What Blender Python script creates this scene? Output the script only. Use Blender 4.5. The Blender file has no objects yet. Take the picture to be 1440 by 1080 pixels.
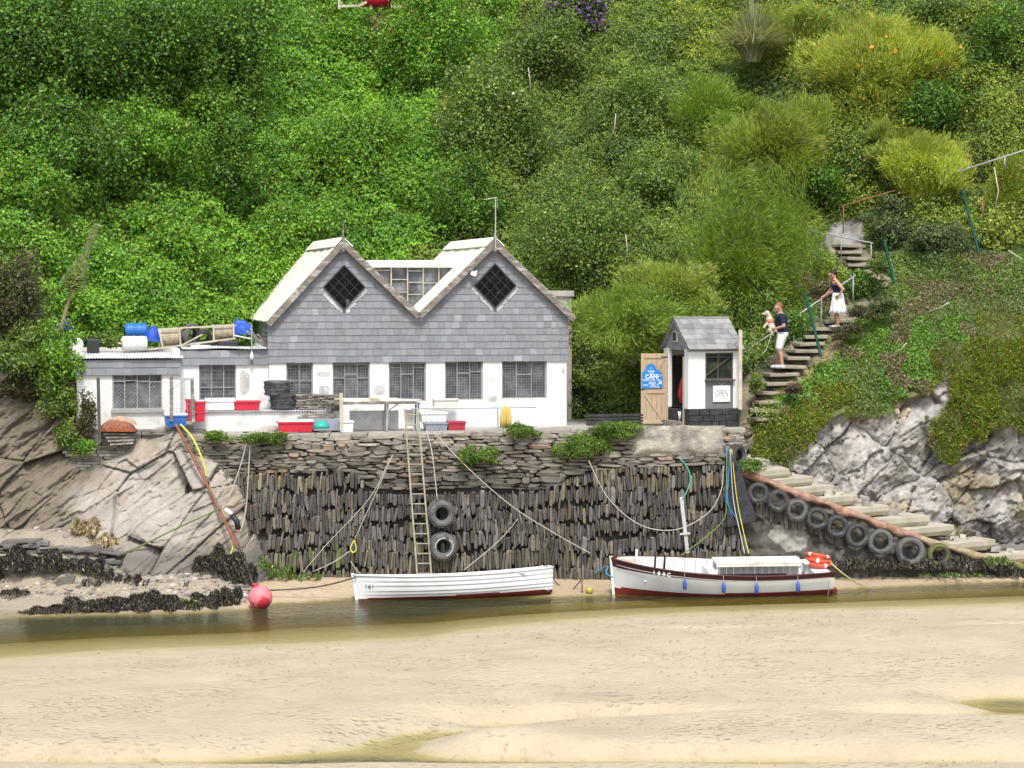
import bpy, math, random
import numpy as np
from mathutils import Vector, Matrix
R = math.radians
random.seed(7)
rs = np.random.RandomState(11)
scn = bpy.context.scene
col = scn.collection

# ---------------------------------------------------------------- camera
FPX = 3300.0; CAM = (0.0, -60.0, 8.0); PITCH = math.atan(140/3300)
cd = bpy.data.cameras.new('camera'); cam = bpy.data.objects.new('camera', cd); col.objects.link(cam)
cd.sensor_width = 36; cd.lens = 36*FPX/1440; cd.clip_end = 600; cd.clip_start = 1
cam.location = CAM; cam.rotation_euler = (math.pi/2-PITCH, 0, 0)
scn.camera = cam
# ---------------------------------------------------------------- light
SUN = Vector((0.06, -0.68, 1.05)).normalized()
w = bpy.data.worlds.new('World'); scn.world = w; w.use_nodes = True
nt = w.node_tree; sky = nt.nodes.new('ShaderNodeTexSky'); sky.sky_type = 'NISHITA'; sky.sun_disc = False
sky.sun_elevation = math.asin(SUN.z); sky.sun_rotation = math.atan2(SUN.x, SUN.y)
sky.air_density = 1.0; sky.dust_density = 3.0; sky.ozone_density = 0.6
bg = nt.nodes['Background']; bg.inputs[1].default_value = 0.15
nt.links.new(sky.outputs[0], bg.inputs[0])
sd = bpy.data.lights.new('sun', 'SUN'); sd.energy = 2.25; sd.angle = R(12); sd.color = (1, .965, .9)
so = bpy.data.objects.new('sun', sd); col.objects.link(so)
so.rotation_euler = (-SUN).to_track_quat('-Z', 'Y').to_euler()
scn.view_settings.view_transform = 'Standard'; scn.view_settings.look = 'None'
scn.view_settings.gamma = 1; scn.view_settings.exposure = 0.55
scn.cycles.max_bounces = 6; scn.cycles.transparent_max_bounces = 12

# ---------------------------------------------------------------- helpers
def ray(px, py):
    cx = (px-720)/FPX; cy = (540-py)/FPX; c, s = math.cos(PITCH), math.sin(PITCH)
    return Vector((cx, c+cy*s, -s+cy*c))
def P(px, py, Y):
    d = ray(px, py); k = (Y-CAM[1])/d.y
    return Vector(CAM)+d*k
def G(px, py, Z=0.0):
    d = ray(px, py); k = (Z-CAM[2])/d.z
    return Vector(CAM)+d*k
def toPix(x, y, z):
    dx, dy, dz = x, y+60.0, z-8.0
    c, s = math.cos(PITCH), math.sin(PITCH)
    f = dy*c-dz*s; u = dy*s+dz*c
    return 720+FPX*dx/f, 540-FPX*u/f
class Frame:
    def __init__(s, origin, ang):
        s.o = Vector(origin); s.a = ang
        s.U = Vector((math.cos(ang), math.sin(ang), 0)); s.V = Vector((-math.sin(ang), math.cos(ang), 0))
    def px(s, px, py, v=0.0):          # pixel -> local (u, v, z) on the plane v
        d = ray(px, py); o = Vector(CAM)
        k = (v-(o-s.o).dot(s.V))/d.dot(s.V); p = o+d*k
        q = p-s.o
        return Vector((q.dot(s.U), v, q.z))
    def w(s, u, v, z): return s.o+s.U*u+s.V*v+Vector((0, 0, z))

def tag(o, label=None, cat=None, group=None, kind=None):
    if label: o['label'] = label
    if cat: o['category'] = cat
    if group: o['group'] = group
    if kind: o['kind'] = kind
    return o
def empty(name, loc=(0, 0, 0), rz=0, label=None, cat=None, group=None):
    o = bpy.data.objects.new(name, None); o.empty_display_size = .1; col.objects.link(o)
    o.location = loc; o.rotation_euler = (0, 0, rz)
    return tag(o, label, cat, group)

def mat(name, c, rough=.8, var=.15, sc=4, bump=.15, bsc=30, tint=False, metal=0, spec=.3, c2=None, csc=1.5, cth=(.45, .6), stretch=None, coord='Object', bdist=.02):
    m = bpy.data.materials.new(name); m.use_nodes = True; n = m.node_tree.nodes; L = m.node_tree.links
    b = n['Principled BSDF']; b.inputs['Roughness'].default_value = rough; b.inputs['Metallic'].default_value = metal
    b.inputs['Specular IOR Level'].default_value = spec
    tc = n.new('ShaderNodeTexCoord'); mp = n.new('ShaderNodeMapping'); L.new(tc.outputs[coord], mp.inputs[0])
    if stretch: mp.inputs['Scale'].default_value = stretch
    def noise(s, d=5, r=.6):
        t = n.new('ShaderNodeTexNoise'); t.inputs['Scale'].default_value = s; t.inputs['Detail'].default_value = d
        t.inputs['Roughness'].default_value = r; L.new(mp.outputs[0], t.inputs[0]); return t.outputs[0]
    src = None
    rgb = n.new('ShaderNodeRGB'); rgb.outputs[0].default_value = (*c, 1); src = rgb.outputs[0]
    if c2:
        mr = n.new('ShaderNodeMapRange'); L.new(noise(csc), mr.inputs[0]); mr.inputs[1].default_value = cth[0]; mr.inputs[2].default_value = cth[1]
        mx = n.new('ShaderNodeMix'); mx.data_type = 'RGBA'; L.new(mr.outputs[0], mx.inputs[0]); L.new(src, mx.inputs[6]); mx.inputs[7].default_value = (*c2, 1); src = mx.outputs[2]
    mr = n.new('ShaderNodeMapRange'); L.new(noise(sc), mr.inputs[0]); mr.inputs[1].default_value = .3; mr.inputs[2].default_value = .7
    mr.inputs[3].default_value = 1-var; mr.inputs[4].default_value = 1+var
    vm = n.new('ShaderNodeVectorMath'); vm.operation = 'SCALE'; L.new(src, vm.inputs[0]); L.new(mr.outputs[0], vm.inputs['Scale']); src = vm.outputs[0]
    if tint:
        at = n.new('ShaderNodeAttribute'); at.attribute_name = 'tint'
        v2 = n.new('ShaderNodeVectorMath'); v2.operation = 'MULTIPLY'; L.new(src, v2.inputs[0]); L.new(at.outputs[0], v2.inputs[1]); src = v2.outputs[0]
    L.new(src, b.inputs['Base Color'])
    if bump:
        bp = n.new('ShaderNodeBump'); bp.inputs['Strength'].default_value = min(1, bump); bp.inputs['Distance'].default_value = bdist
        L.new(noise(bsc, 6), bp.inputs['Height']); L.new(bp.outputs[0], b.inputs['Normal'])
    return m
def leafmat(name, trans=.3, rough=.5):
    m = bpy.data.materials.new(name); m.use_nodes = True; n = m.node_tree.nodes; L = m.node_tree.links
    b = n['Principled BSDF']; b.inputs['Roughness'].default_value = rough; b.inputs['Specular IOR Level'].default_value = .35
    at = n.new('ShaderNodeAttribute'); at.attribute_name = 'tint'; L.new(at.outputs[0], b.inputs['Base Color'])
    tr = n.new('ShaderNodeBsdfTranslucent'); v = n.new('ShaderNodeVectorMath'); v.operation = 'MULTIPLY'; v.inputs[1].default_value = (1.3, 1.3, .6)
    L.new(at.outputs[0], v.inputs[0]); L.new(v.outputs[0], tr.inputs[0])
    mx = n.new('ShaderNodeMixShader'); mx.inputs[0].default_value = trans
    L.new(b.outputs[0], mx.inputs[1]); L.new(tr.outputs[0], mx.inputs[2]); L.new(mx.outputs[0], n['Material Output'].inputs[0])
    return m

def npmesh(name, verts, quads, tint=None, m=None, parent=None, smooth=False):
    me = bpy.data.meshes.new(name); nv, nf = len(verts), len(quads); k = quads.shape[1]
    me.vertices.add(nv); me.vertices.foreach_set('co', np.asarray(verts, np.float32).ravel())
    me.loops.add(nf*k); me.loops.foreach_set('vertex_index', np.asarray(quads, np.int32).ravel())
    me.polygons.add(nf); me.polygons.foreach_set('loop_start', np.arange(0, nf*k, k, dtype=np.int32))
    me.polygons.foreach_set('loop_total', np.full(nf, k, np.int32))
    if smooth: me.polygons.foreach_set('use_smooth', np.ones(nf, bool))
    me.update(calc_edges=True)
    if tint is not None:
        dom = 'FACE' if len(tint) == nf else 'POINT'
        a = me.attributes.new('tint', 'FLOAT_COLOR', dom)
        t = np.ones((len(tint), 4), np.float32); t[:, :3] = tint; a.data.foreach_set('color', t.ravel())
    if m: me.materials.append(m)
    o = bpy.data.objects.new(name, me); col.objects.link(o)
    if parent: o.parent = parent
    return o

class MB:
    def __init__(s): s.v = []; s.f = []; s.t = []
    def add(s, vs, fs, tint=None):
        b = len(s.v); s.v += [tuple(v) for v in vs]; s.f += [tuple(i+b for i in f) for f in fs]
        s.t += [tint if tint else (1, 1, 1)]*len(fs); return s
    def box(s, c, d, rot=None, tint=None, taper=None):
        x, y, z = d[0]/2, d[1]/2, d[2]/2; t = taper or 1
        vs = [Vector((sx*x*(t if sz < 0 else 1), sy*y*(t if sz < 0 else 1), sz*z)) for sz in (-1, 1) for sy in (-1, 1) for sx in (-1, 1)]
        if rot is not None:
            M = rot if isinstance(rot, Matrix) else Matrix.Rotation(rot, 3, 'Z'); vs = [M@v for v in vs]
        vs = [v+Vector(c) for v in vs]
        return s.add(vs, [(0, 2, 3, 1), (4, 5, 7, 6), (0, 1, 5, 4), (2, 6, 7, 3), (0, 4, 6, 2), (1, 3, 7, 5)], tint)
    def beam(s, a, b, w, h, up=(0, 0, 1), tint=None):
        a, b = Vector(a), Vector(b); d = (b-a).normalized(); u = Vector(up); sd = d.cross(u)
        if sd.length < 1e-4: sd = d.cross(Vector((0, 1, 0)))
        sd.normalize(); u = sd.cross(d)
        vs = [p+sd*sx*w/2+u*sz*h/2 for p in (a, b) for sx, sz in ((-1, -1), (1, -1), (1, 1), (-1, 1))]
        return s.add(vs, [(0, 3, 2, 1), (4, 5, 6, 7), (0, 1, 5, 4), (1, 2, 6, 5), (2, 3, 7, 6), (3, 0, 4, 7)], tint)
    def tube(s, pts, r, n=6, cap=True, tint=None):
        pts = [Vector(p) for p in pts]; rr = r if isinstance(r, (list, tuple)) else [r]*len(pts); vs = []; pu = None
        for i, p in enumerate(pts):
            d = (pts[min(i+1, len(pts)-1)]-pts[max(i-1, 0)])
            d = d.normalized() if d.length > 1e-9 else Vector((0, 0, 1))
            u = pu-d*pu.dot(d) if pu else d.orthogonal()
            if u.length < 1e-5: u = d.orthogonal()
            u.normalize(); pu = u; w_ = d.cross(u)
            for k in range(n):
                a = 2*math.pi*k/n; vs.append(p+(u*math.cos(a)+w_*math.sin(a))*rr[i])
        fs = [(i*n+k, i*n+(k+1) % n, (i+1)*n+(k+1) % n, (i+1)*n+k) for i in range(len(pts)-1) for k in range(n)]
        if cap: fs += [tuple(reversed(range(n))), tuple((len(pts)-1)*n+k for k in range(n))]
        return s.add(vs, fs, tint)
    def lathe(s, prof, c=(0, 0, 0), axis='Z', n=20, closed=False, tint=None, M=None):
        vs = []; m_ = len(prof)
        for k in range(n):
            a = 2*math.pi*k/n
            for r, h in prof:
                v = Vector((r*math.cos(a), r*math.sin(a), h))
                if axis == 'X': v = Vector((v.z, v.x, v.y))
                if axis == 'Y': v = Vector((v.x, v.z, v.y))
                if M is not None: v = M@v
                vs.append(v+Vector(c))
        e = m_ if closed else m_-1
        fs = [(k*m_+i, ((k+1) % n)*m_+i, ((k+1) % n)*m_+(i+1) % m_, k*m_+(i+1) % m_) for k in range(n) for i in range(e)]
        return s.add(vs, fs, tint)
    def prism(s, poly, a, b, tint=None):      # poly: list of (x,z), extruded along y from a to b
        n = len(poly); vs = [(x, a, z) for x, z in poly]+[(x, b, z) for x, z in poly]
        fs = [tuple(range(n)), tuple(reversed(range(n, 2*n)))]+[(i, i+n, (i+1) % n+n, (i+1) % n) for i in range(n)]
        return s.add(vs, fs, tint)
    def build(s, name, m, parent=None, smooth=False, bevel=0, loc=None, rz=None, subd=0):
        me = bpy.data.meshes.new(name); me.from_pydata(s.v, [], s.f); me.update()
        a = me.attributes.new('tint', 'FLOAT_COLOR', 'FACE')
        a.data.foreach_set('color', np.array([(*t, 1) for t in s.t], np.float32).ravel())
        me.materials.append(m)
        if smooth: me.polygons.foreach_set('use_smooth', [True]*len(s.f))
        o = bpy.data.objects.new(name, me); col.objects.link(o)
        if parent: o.parent = parent
        if loc is not None: o.location = loc
        if rz is not None: o.rotation_euler = (0, 0, rz)
        if bevel:
            bm = o.modifiers.new('bevel', 'BEVEL'); bm.width = bevel; bm.segments = 2; bm.limit_method = 'ANGLE'
        if subd:
            sm = o.modifiers.new('sub', 'SUBSURF'); sm.levels = subd; sm.render_levels = subd
        return o

# value noise (numpy) -------------------------------------------------------
_perm = np.random.RandomState(3).rand(64, 64, 8)
def vn(x, y, k=0):
    xi = np.floor(x).astype(int); yi = np.floor(y).astype(int); fx = x-xi; fy = y-yi
    fx = fx*fx*(3-2*fx); fy = fy*fy*(3-2*fy); g = _perm[:, :, k % 8]
    a = g[xi % 64, yi % 64]; b = g[(xi+1) % 64, yi % 64]; c = g[xi % 64, (yi+1) % 64]; d = g[(xi+1) % 64, (yi+1) % 64]
    return (a*(1-fx)+b*fx)*(1-fy)+(c*(1-fx)+d*fx)*fy
def fbm(x, y, o=4, k=0, g=.5):
    s = 0; a = 1; t = 0
    for i in range(o): s = s+a*vn(x*2**i+i*7.3, y*2**i+i*3.1, k+i); t += a; a *= g
    return s/t
def worley(x, y, cell, k=0):
    x = x/cell; y = y/cell; xi = np.floor(x).astype(int); yi = np.floor(y).astype(int); best = np.full(x.shape, 9.)
    for dx in (-1, 0, 1):
        for dy in (-1, 0, 1):
            cx = xi+dx; cy = yi+dy; jx = cx+_perm[cx % 64, cy % 64, k % 8]; jy = cy+_perm[cx % 64, cy % 64, (k+1) % 8]
            best = np.minimum(best, (x-jx)**2+(y-jy)**2)
    return np.sqrt(best)
def bump_lump(d): return np.sqrt(np.clip(1-d*d, 0, 1))
def rbf(ctrl):
    C = np.array(ctrl, float); n = len(C); X = C[:, :2]
    d = np.sqrt(((X[:, None]-X[None])**2).sum(-1)); A = np.zeros((n+3, n+3)); A[:n, :n] = d+np.eye(n)*.05
    A[:n, n] = 1; A[:n, n+1:] = X; A[n, :n] = 1; A[n+1:, :n] = X.T
    s = np.linalg.solve(A, np.concatenate([C[:, 2], [0, 0, 0]]))
    def f(x, z):
        x = np.asarray(x, float); z = np.asarray(z, float); r = s[n]+s[n+1]*x+s[n+2]*z
        for i in range(n): r = r+s[i]*np.sqrt((x-X[i, 0])**2+(z-X[i, 1])**2)
        return r
    return f
def inpoly(px, py, poly):
    r = np.zeros(px.shape, bool); n = len(poly)
    for i in range(n):
        x1, y1 = poly[i]; x2, y2 = poly[(i+1) % n]
        if y1 == y2: continue
        c = ((y1 > py) != (y2 > py)) & (px < (x2-x1)*(py-y1)/(y2-y1)+x1); r ^= c
    return r

def leaves(name, pts, nrm, size, tints, m, parent=None, aspect=.7, bias=1.0, dirs=None, spread=.35, jit=.4):
    n = len(pts); pts = np.asarray(pts); r = rs.normal(size=(n, 3))
    nn = nrm*bias+r*.6; nn /= np.linalg.norm(nn, axis=1)[:, None]+1e-9
    if dirs is None: d = rs.normal(size=(n, 3))
    else: d = dirs+rs.normal(size=(n, 3))*spread
    d = d-nn*(d*nn).sum(1)[:, None] if dirs is None else d
    d /= np.linalg.norm(d, axis=1)[:, None]+1e-9
    sdv = np.cross(d, nn); sdv /= np.linalg.norm(sdv, axis=1)[:, None]+1e-9
    s = size*(1-jit+2*jit*rs.rand(n))[:, None]
    a = pts-d*s*.5; b = pts+d*s*.5; c = pts+sdv*s*.5*aspect+nn*s*.08; e = pts-sdv*s*.5*aspect+nn*s*.08
    V = np.stack([a, c, b, e], 1).reshape(-1, 3); F = np.arange(n*4).reshape(-1, 4)
    return npmesh(name, V, F, tints, m, parent)
def tints(n, cols, var=.25, w=None):
    cols = np.array(cols); i = rs.choice(len(cols), n, p=w); t = cols[i]*(1+var*(rs.rand(n, 1)*2-1))
    return t*(1+.1*(rs.rand(n, 3)*2-1))
# ================================================================ SETTING
M = {}
LEAF = leafmat('leaf', .3); FEATH = leafmat('feather_leaf', .35, .7)
M['soil'] = mat('soil', (.035, .045, .018), .95, .3, 2)
HC = [(0,0,17),(200,0,18),(370,0,22),(520,0,24),(720,0,25),(900,0,24),(1100,0,22),(1300,0,19),(1440,0,18),
 (0,150,13.5),(150,150,14),(300,150,15),(420,150,19),(560,150,19),(720,150,19.5),(900,150,19),(1100,150,17.5),(1300,150,16.5),(1440,150,15.5),
 (0,300,8),(120,300,10.5),(300,300,13.5),(450,300,14.8),(640,300,14.8),(800,300,14.8),(950,300,14.5),(1100,300,14.5),(1190,330,14),(1300,300,13.5),(1440,300,12.5),
 (20,400,6.4),(150,400,9.5),(300,420,11),(480,420,13.6),(700,420,13.6),(850,420,11.5),(950,400,11),(1060,400,11),(1180,400,11.6),(1240,400,11.4),(1340,400,10.5),(1440,400,9.8),
 (0,480,6.2),(60,500,6.4),(150,480,9),(300,480,9.5),(480,500,13.6),(700,500,13.6),(850,500,10),(950,520,9.4),(1060,500,8.4),(1110,500,8),(1200,480,8.6),(1300,480,8),(1440,480,7.6),
 (1060,590,6.0),(1120,580,6.2),(1250,560,7.2),(1350,560,6.9),(1440,560,6.8),(850,590,9.5),(700,590,13.5),(480,590,13.5),(200,590,9.5),(60,600,6.5),(0,600,6.5),
 (1070,650,5.2),(1150,680,5.3),(1250,700,5.9),(1350,720,6.1),(1440,740,6.0),(1100,800,5),(1300,800,5.4),(1440,800,5.6),
 (0,700,6.5),(150,700,6),(400,700,10),(800,700,9),(300,800,8)]
hctrl = []
for a, b_, Y in HC: p = P(a, b_, Y); hctrl.append((p.x, p.z, Y))
for x in (-40, -25, 25, 40):
    for z, Y in ((-2, 5), (5, 7.5), (12, 13 if x > 0 else 11), (20, 20), (30, 32)): hctrl.append((x, z, Y-(2 if abs(x) > 30 else 0)))
for x in (-12, 0, 12): hctrl.append((x, 30, 34))
hillY = rbf(hctrl)
POLY_PATH = [(1040,520),(1068,505),(1100,490),(1130,462),(1170,438),(1222,415),(1210,395),(1165,360),(1160,330),(1180,312),(1210,310),(1208,345),(1256,398),(1235,420),(1195,455),(1165,485),(1130,525),(1085,560),(1050,600),(1038,600)]
POLY_ROCK = [(1030,600),(1062,590),(1060,640),(1110,648),(1120,610),(1180,585),(1240,575),(1300,555),(1335,515),(1335,560),(1300,600),(1330,640),(1380,615),(1420,600),(1460,600),(1560,620),(1560,850),(1030,850)]
POLY_DIRT = [(1060,575),(1090,548),(1128,522),(1160,490),(1200,462),(1196,478),(1160,512),(1120,545),(1090,566),(1062,590)]
POLY_BARE = [(525,8),(565,12),(570,35),(535,75),(520,50),(515,20)]
POLY_ROCKUP = [(1150,350),(1170,315),(1212,308),(1215,345)]
# region test is on the world surface, projected once
def region(x, y, z):
    px, py = toPix(x, y, z)
    return px, py
def lumps(x, z, px=None):
    a = bump_lump(worley(x+2*fbm(x*.4, z*.4, 3, 1), z*1.1+1.5*fbm(x*.4, z*.4, 3, 5), 2.6, 0)*1.05)
    b = bump_lump(worley(x+.6*fbm(x, z, 2, 2), z, 1.0, 2)); c = bump_lump(worley(x, z, .42, 4))
    return a*1.5+b*.3+fbm(x*.25, z*.25, 3, 3)*1.6
def ampl(x, z):
    # amplitude of growth: strong on the wooded side, thin on the slope right of the path
    y = hillY(x, z); px, py = toPix(x, y, z)
    a = np.clip((1150-px)/120, 0, 1)
    top = np.clip((360-py)/60, 0, 1); a = np.maximum(a, top*.8)
    near = inpoly(px, py, POLY_ROCK) | inpoly(px, py, POLY_PATH)
    a = np.where(near, 0, a)
    return a*np.clip((z-3.5)/1.5, 0, 1)
HOL = [(262, 195, .9, 1.5, 2.4), (95, 245, .8, .8, 1.8), (170, 275, .7, .7, 1.6), (375, 120, .6, 1.3, 1.8), (130, 130, .6, .9, 1.6), (40, 140, .5, .7, 1.4), (555, 145, .7, .8, 1.4), (640, 330, .6, .8, 1.3), (745, 260, .5, .9, 1.3), (860, 245, .7, .5, 1.2), (960, 90, .5, .6, 1.2), (1120, 290, .8, .6, 1.6), (1310, 90, .7, .5, 1.2), (340, 300, .6, .5, 1.2), (460, 270, .6, .5, 1.1), (200, 330, .7, .4, 1.2), (870, 400, .5, .8, 1.2)]
HOLW = []
def hollows(x, z):
    if not HOLW:
        for a, b, rx, rz, d in HOL: p = P(a, b, float(hillY(P(a, b, 14).x, P(a, b, 14).z))); HOLW.append((p.x, p.z, rx, rz, d))
    r = 0*x
    for a, b, rx, rz, d in HOLW: r = r+d*np.exp(-((x-a)/rx)**2-((z-b)/rz)**2)
    return r
def surf(x, z, off=0):
    y = hillY(x, z); return y-ampl(x, z)*(lumps(x, z)-1.4+off)+hollows(x, z)
def facets(x, z, cell, k=0, tilt=.5, step=.3):
    X = x/cell; Z = z/cell; xi = np.floor(X).astype(int); zi = np.floor(Z).astype(int); best = np.full(X.shape, 9.); out = np.zeros(X.shape); sec = np.full(X.shape, 9.)
    for dx in (-1, 0, 1):
        for dz in (-1, 0, 1):
            cx = xi+dx; cz = zi+dz; g = lambda q: _perm[(cx+q*17) % 64, (cz+q*5) % 64, (k+q) % 8]
            jx = cx+g(0); jz = cz+g(1); d = (X-jx)**2+(Z-jz)**2; v = ((X-jx)*(g(2)-.5)+(Z-jz)*(g(3)-.5))*2*tilt*cell+(g(4)-.5)*step
            m_ = d < best; sec = np.where(m_, best, np.minimum(sec, d)); out = np.where(m_, v, out); best = np.where(m_, d, best)
    return out, np.sqrt(sec)-np.sqrt(best)
def rockdisp(x, z):
    # crumpled, folded slate
    x2 = x+.35*fbm(x*1.1, z*1.1, 3, 1); z2 = z+.35*fbm(x*1.3+5, z*1.1, 3, 2); u = x2*.8+z2*.6; v = -x2*.6+z2*.8
    a, e1 = facets(u*.7, v*1.2, .95, 0, .9, .55); b, e2 = facets(u, v*1.5, .34, 3, .8, .20); c, e3 = facets(u, v*1.7, .13, 5, .6, .07)
    return .65*a+.55*b+.6*c+.25*(fbm(x*.6, z*.7, 3, 4)-.5)*2-.10*(e1 < .06)-.04*(e2 < .07)
xs = np.concatenate([np.linspace(-26, 5.2, 250), np.linspace(5.24, 18, 320), np.linspace(18.2, 26, 30)]); zs = np.concatenate([np.linspace(-1, .1, 12), np.linspace(.14, 7, 172), np.linspace(7.1, 26, 160)])
XX, ZZ = np.meshgrid(xs, zs); Y0 = hillY(XX, ZZ); pxg, pyg = toPix(XX, Y0, ZZ)
rockm = (inpoly(pxg, pyg, POLY_ROCK)).astype(float)
for _ in range(2):
    rockm = (rockm+np.roll(rockm, 1, 0)+np.roll(rockm, -1, 0)+np.roll(rockm, 1, 1)+np.roll(rockm, -1, 1))/5
YY = Y0+hollows(XX, ZZ)*(ampl(XX, ZZ) > .3)-ampl(XX, ZZ)*(lumps(XX, ZZ)-1.4-.22)-rockm*(rockdisp(XX, ZZ))*1.0-(1-rockm)*(ampl(XX, ZZ) < .1)*fbm(XX*1.3, ZZ*1.3, 4)*.5
YY = np.where((ZZ < 3.9) & (XX < 5.6), np.maximum(YY, 6.0), YY)
def grid_faces(nr, nc):
    i = np.arange(nr*nc).reshape(nr, nc)
    return np.stack([i[:-1, :-1], i[:-1, 1:], i[1:, 1:], i[1:, :-1]], -1).reshape(-1, 4)
dirtm = inpoly(pxg, pyg, POLY_DIRT) | inpoly(pxg, pyg, POLY_BARE); pathm = inpoly(pxg, pyg, POLY_PATH)
sl = (pxg > 1120) & (pyg > 380)
T = np.zeros(XX.shape+(3,)); T[:] = (.05, .08, .02)
n1 = fbm(XX*1.7, ZZ*1.7, 4, 2)[..., None]
T[sl] = (np.array((.13, .14, .055))*(.6+.8*n1))[sl]
T[pathm] = (np.array((.20, .18, .13))*(.3+1.3*fbm(XX*5, ZZ*5, 4, 3)[..., None]))[pathm]
T[dirtm] = (np.array((.30, .23, .13))*(.7+.6*n1))[dirtm]
up = inpoly(pxg, pyg, POLY_ROCKUP); T[up] = (np.array((.26, .25, .24))*(.3+1.4*fbm(XX*4, ZZ*4, 4, 1)[..., None]))[up]
uu = XX*.8+ZZ*.6; vv = -XX*.6+ZZ*.8; wp = fbm(XX*1.6, ZZ*1.6, 4, 3)
pale = fbm(uu*.9+wp, vv*1.3+wp, 5, 6)[..., None]; fine = fbm(uu*7+3*wp, vv*16, 4, 2)[..., None]
pm_ = np.clip((pale-.46)/.08, 0, 1)
rc = pm_*np.array((.50, .475, .44))+(1-pm_)*np.array((.33, .31, .28)); rc = rc*(.65+.7*fine)*.74
low = np.clip((760-pyg)/50, 0, 1)[..., None]; rc = rc*(.7+.3*low)
ochre = np.clip((fbm(XX*1.1, ZZ*1.3, 5, 7)[..., None]-.54)*8, 0, 1); rc = rc*(1-ochre*np.array((-.04, .05, .24)))
T = T*(1-rockm[..., None])+rc*rockm[..., None]
M['hill'] = mat('hill_ground', (1, 1, 1), .9, .25, 3, .6, 7, tint=True, bdist=.08)
hill = npmesh('hillside', np.stack([XX, YY, ZZ], -1).reshape(-1, 3), grid_faces(*XX.shape), T.reshape(-1, 3), M['hill'])
tag(hill, kind='structure')

# ---- climbing growth over the hill (nobody could count it)
def scatter(n, x0, x1, z0, z1):
    x = rs.uniform(x0, x1, n); z = rs.uniform(z0, z1, n); e = .05
    y = surf(x, z); dx = (surf(x+e, z)-y)/e; dz = (surf(x, z+e)-y)/e
    nrm = np.stack([dx, -np.ones_like(dx), dz], -1); 
    ln = np.linalg.norm(nrm, axis=1)
    keep = rs.rand(n) < np.clip(ln/3.2, .25, 1)
    nrm /= ln[:, None]
    return x[keep], y[keep], z[keep], nrm[keep]

def clumps(n, x0, x1, z0, z1, rlo, rhi, keep, dens, seed):
    g = np.random.RandomState(seed); x = g.uniform(x0, x1, n); z = g.uniform(z0, z1, n); y = surf(x, z, -.1)
    px, py = toPix(x, y, z); k = keep(px, py, x, z); x, y, z = x[k], y[k], z[k]
    r = rlo+(rhi-rlo)*g.rand(len(x))**1.8; y = y+r*.15-g.rand(len(x))*.25
    cnt = (dens*r*r).astype(int)+8; idx = np.repeat(np.arange(len(x)), cnt); N = len(idx)
    d = g.normal(size=(N, 3)); d[:, 1] = -np.abs(d[:, 1])*1.1; d[:, 2] += .45; d /= np.linalg.norm(d, axis=1)[:, None]
    lob = 1+.30*(np.sin(d[:, 0]*5+idx*1.7)*np.sin(d[:, 2]*5+idx*2.9))
    rad = r[idx]*lob*(.72+.34*g.rand(N)**.6)
    p = np.stack([x[idx], y[idx], z[idx]], -1)+d*rad[:, None]*np.array((1.15, .95, .85))
    return p, d, idx, g.rand(len(x))[idx]
def keepveg(px, py, x, z):
    k = ~inpoly(px, py, POLY_PATH) & ~inpoly(px, py, POLY_ROCK) & ~inpoly(px, py, POLY_DIRT) & ~inpoly(px, py, POLY_BARE)
    k &= ~((px > 1090) & (py > 345)) & (py > -150) & (px > -200) & (px < 1640) & ~((px < 150) & (py > 500))
    k &= ~((px > 410) & (px < 785) & (py > 450)) & ~((px > 880) & (px < 1060) & (py > 520)) & ~((px>1150)&(py>290)&(px<1275)) & ~((px>90)&(px<410)&(py>495)&(z<5.2))
    return k
def keepbase(px, py, x, z):
    k = ~inpoly(px, py, POLY_PATH) & ~inpoly(px, py, POLY_ROCK) & ~inpoly(px, py, POLY_DIRT) & ~inpoly(px, py, POLY_BARE) & ~((px > 1120) & (py > 370)) & (py > -150) & (px > -200) & (px < 1640)
    k &= ~((px < 110) & (py > 540)) & (z > 4.05)
    hid = (px > 400) & (px < 790) & (py > 460); return k & (~hid | (rs.rand(len(x)) < .1))
cw = np.array([(.17, .325, .032), (.14, .28, .03), (.23, .40, .045), (.10, .21, .027)])
ce = np.array([(.18, .265, .05), (.15, .23, .046), (.25, .33, .07), (.11, .175, .038)])
def colour(x, z, px, py, cid):
    patch = fbm(x*.35, z*.35, 3, 5); west = (px+260*(patch-.5)+90*(fbm(x*1.5, z*1.5, 3, 2)-.5)) < 660
    t = np.where(west[:, None], tints(len(x), cw, .18, [.35, .3, .2, .15]), tints(len(x), ce, .18, [.35, .3, .15, .2]))
    t *= 1.14*(.65+.5*patch+.35*cid)[:, None]
    tm = (px > 860) & (fbm(x*.3+3, z*.3, 3, 1)+.0006*(px-1100) > .5); t[tm] *= np.array((1.28, 1.15, .95)); yl = (cid > .72) & ~west; t[yl] *= np.array((1.12, 1.04, .9)); bl = (cid < .2); t[bl] *= np.array((.75, .85, 1.15))
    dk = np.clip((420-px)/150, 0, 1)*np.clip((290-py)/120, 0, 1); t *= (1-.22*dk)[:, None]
    return t, west
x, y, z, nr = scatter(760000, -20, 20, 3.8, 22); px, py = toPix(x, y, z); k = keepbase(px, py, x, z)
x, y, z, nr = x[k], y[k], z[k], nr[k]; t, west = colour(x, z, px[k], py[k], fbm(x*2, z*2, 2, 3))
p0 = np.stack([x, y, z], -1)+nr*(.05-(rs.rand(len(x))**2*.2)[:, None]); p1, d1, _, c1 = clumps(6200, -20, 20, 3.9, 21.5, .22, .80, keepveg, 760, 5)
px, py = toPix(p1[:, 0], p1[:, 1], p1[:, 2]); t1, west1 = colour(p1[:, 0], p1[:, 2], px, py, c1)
PT = np.concatenate([p0, p1]); NR = np.concatenate([nr, d1]); TT = np.concatenate([t*.8, t1]); WS = np.concatenate([west, west1])
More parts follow.
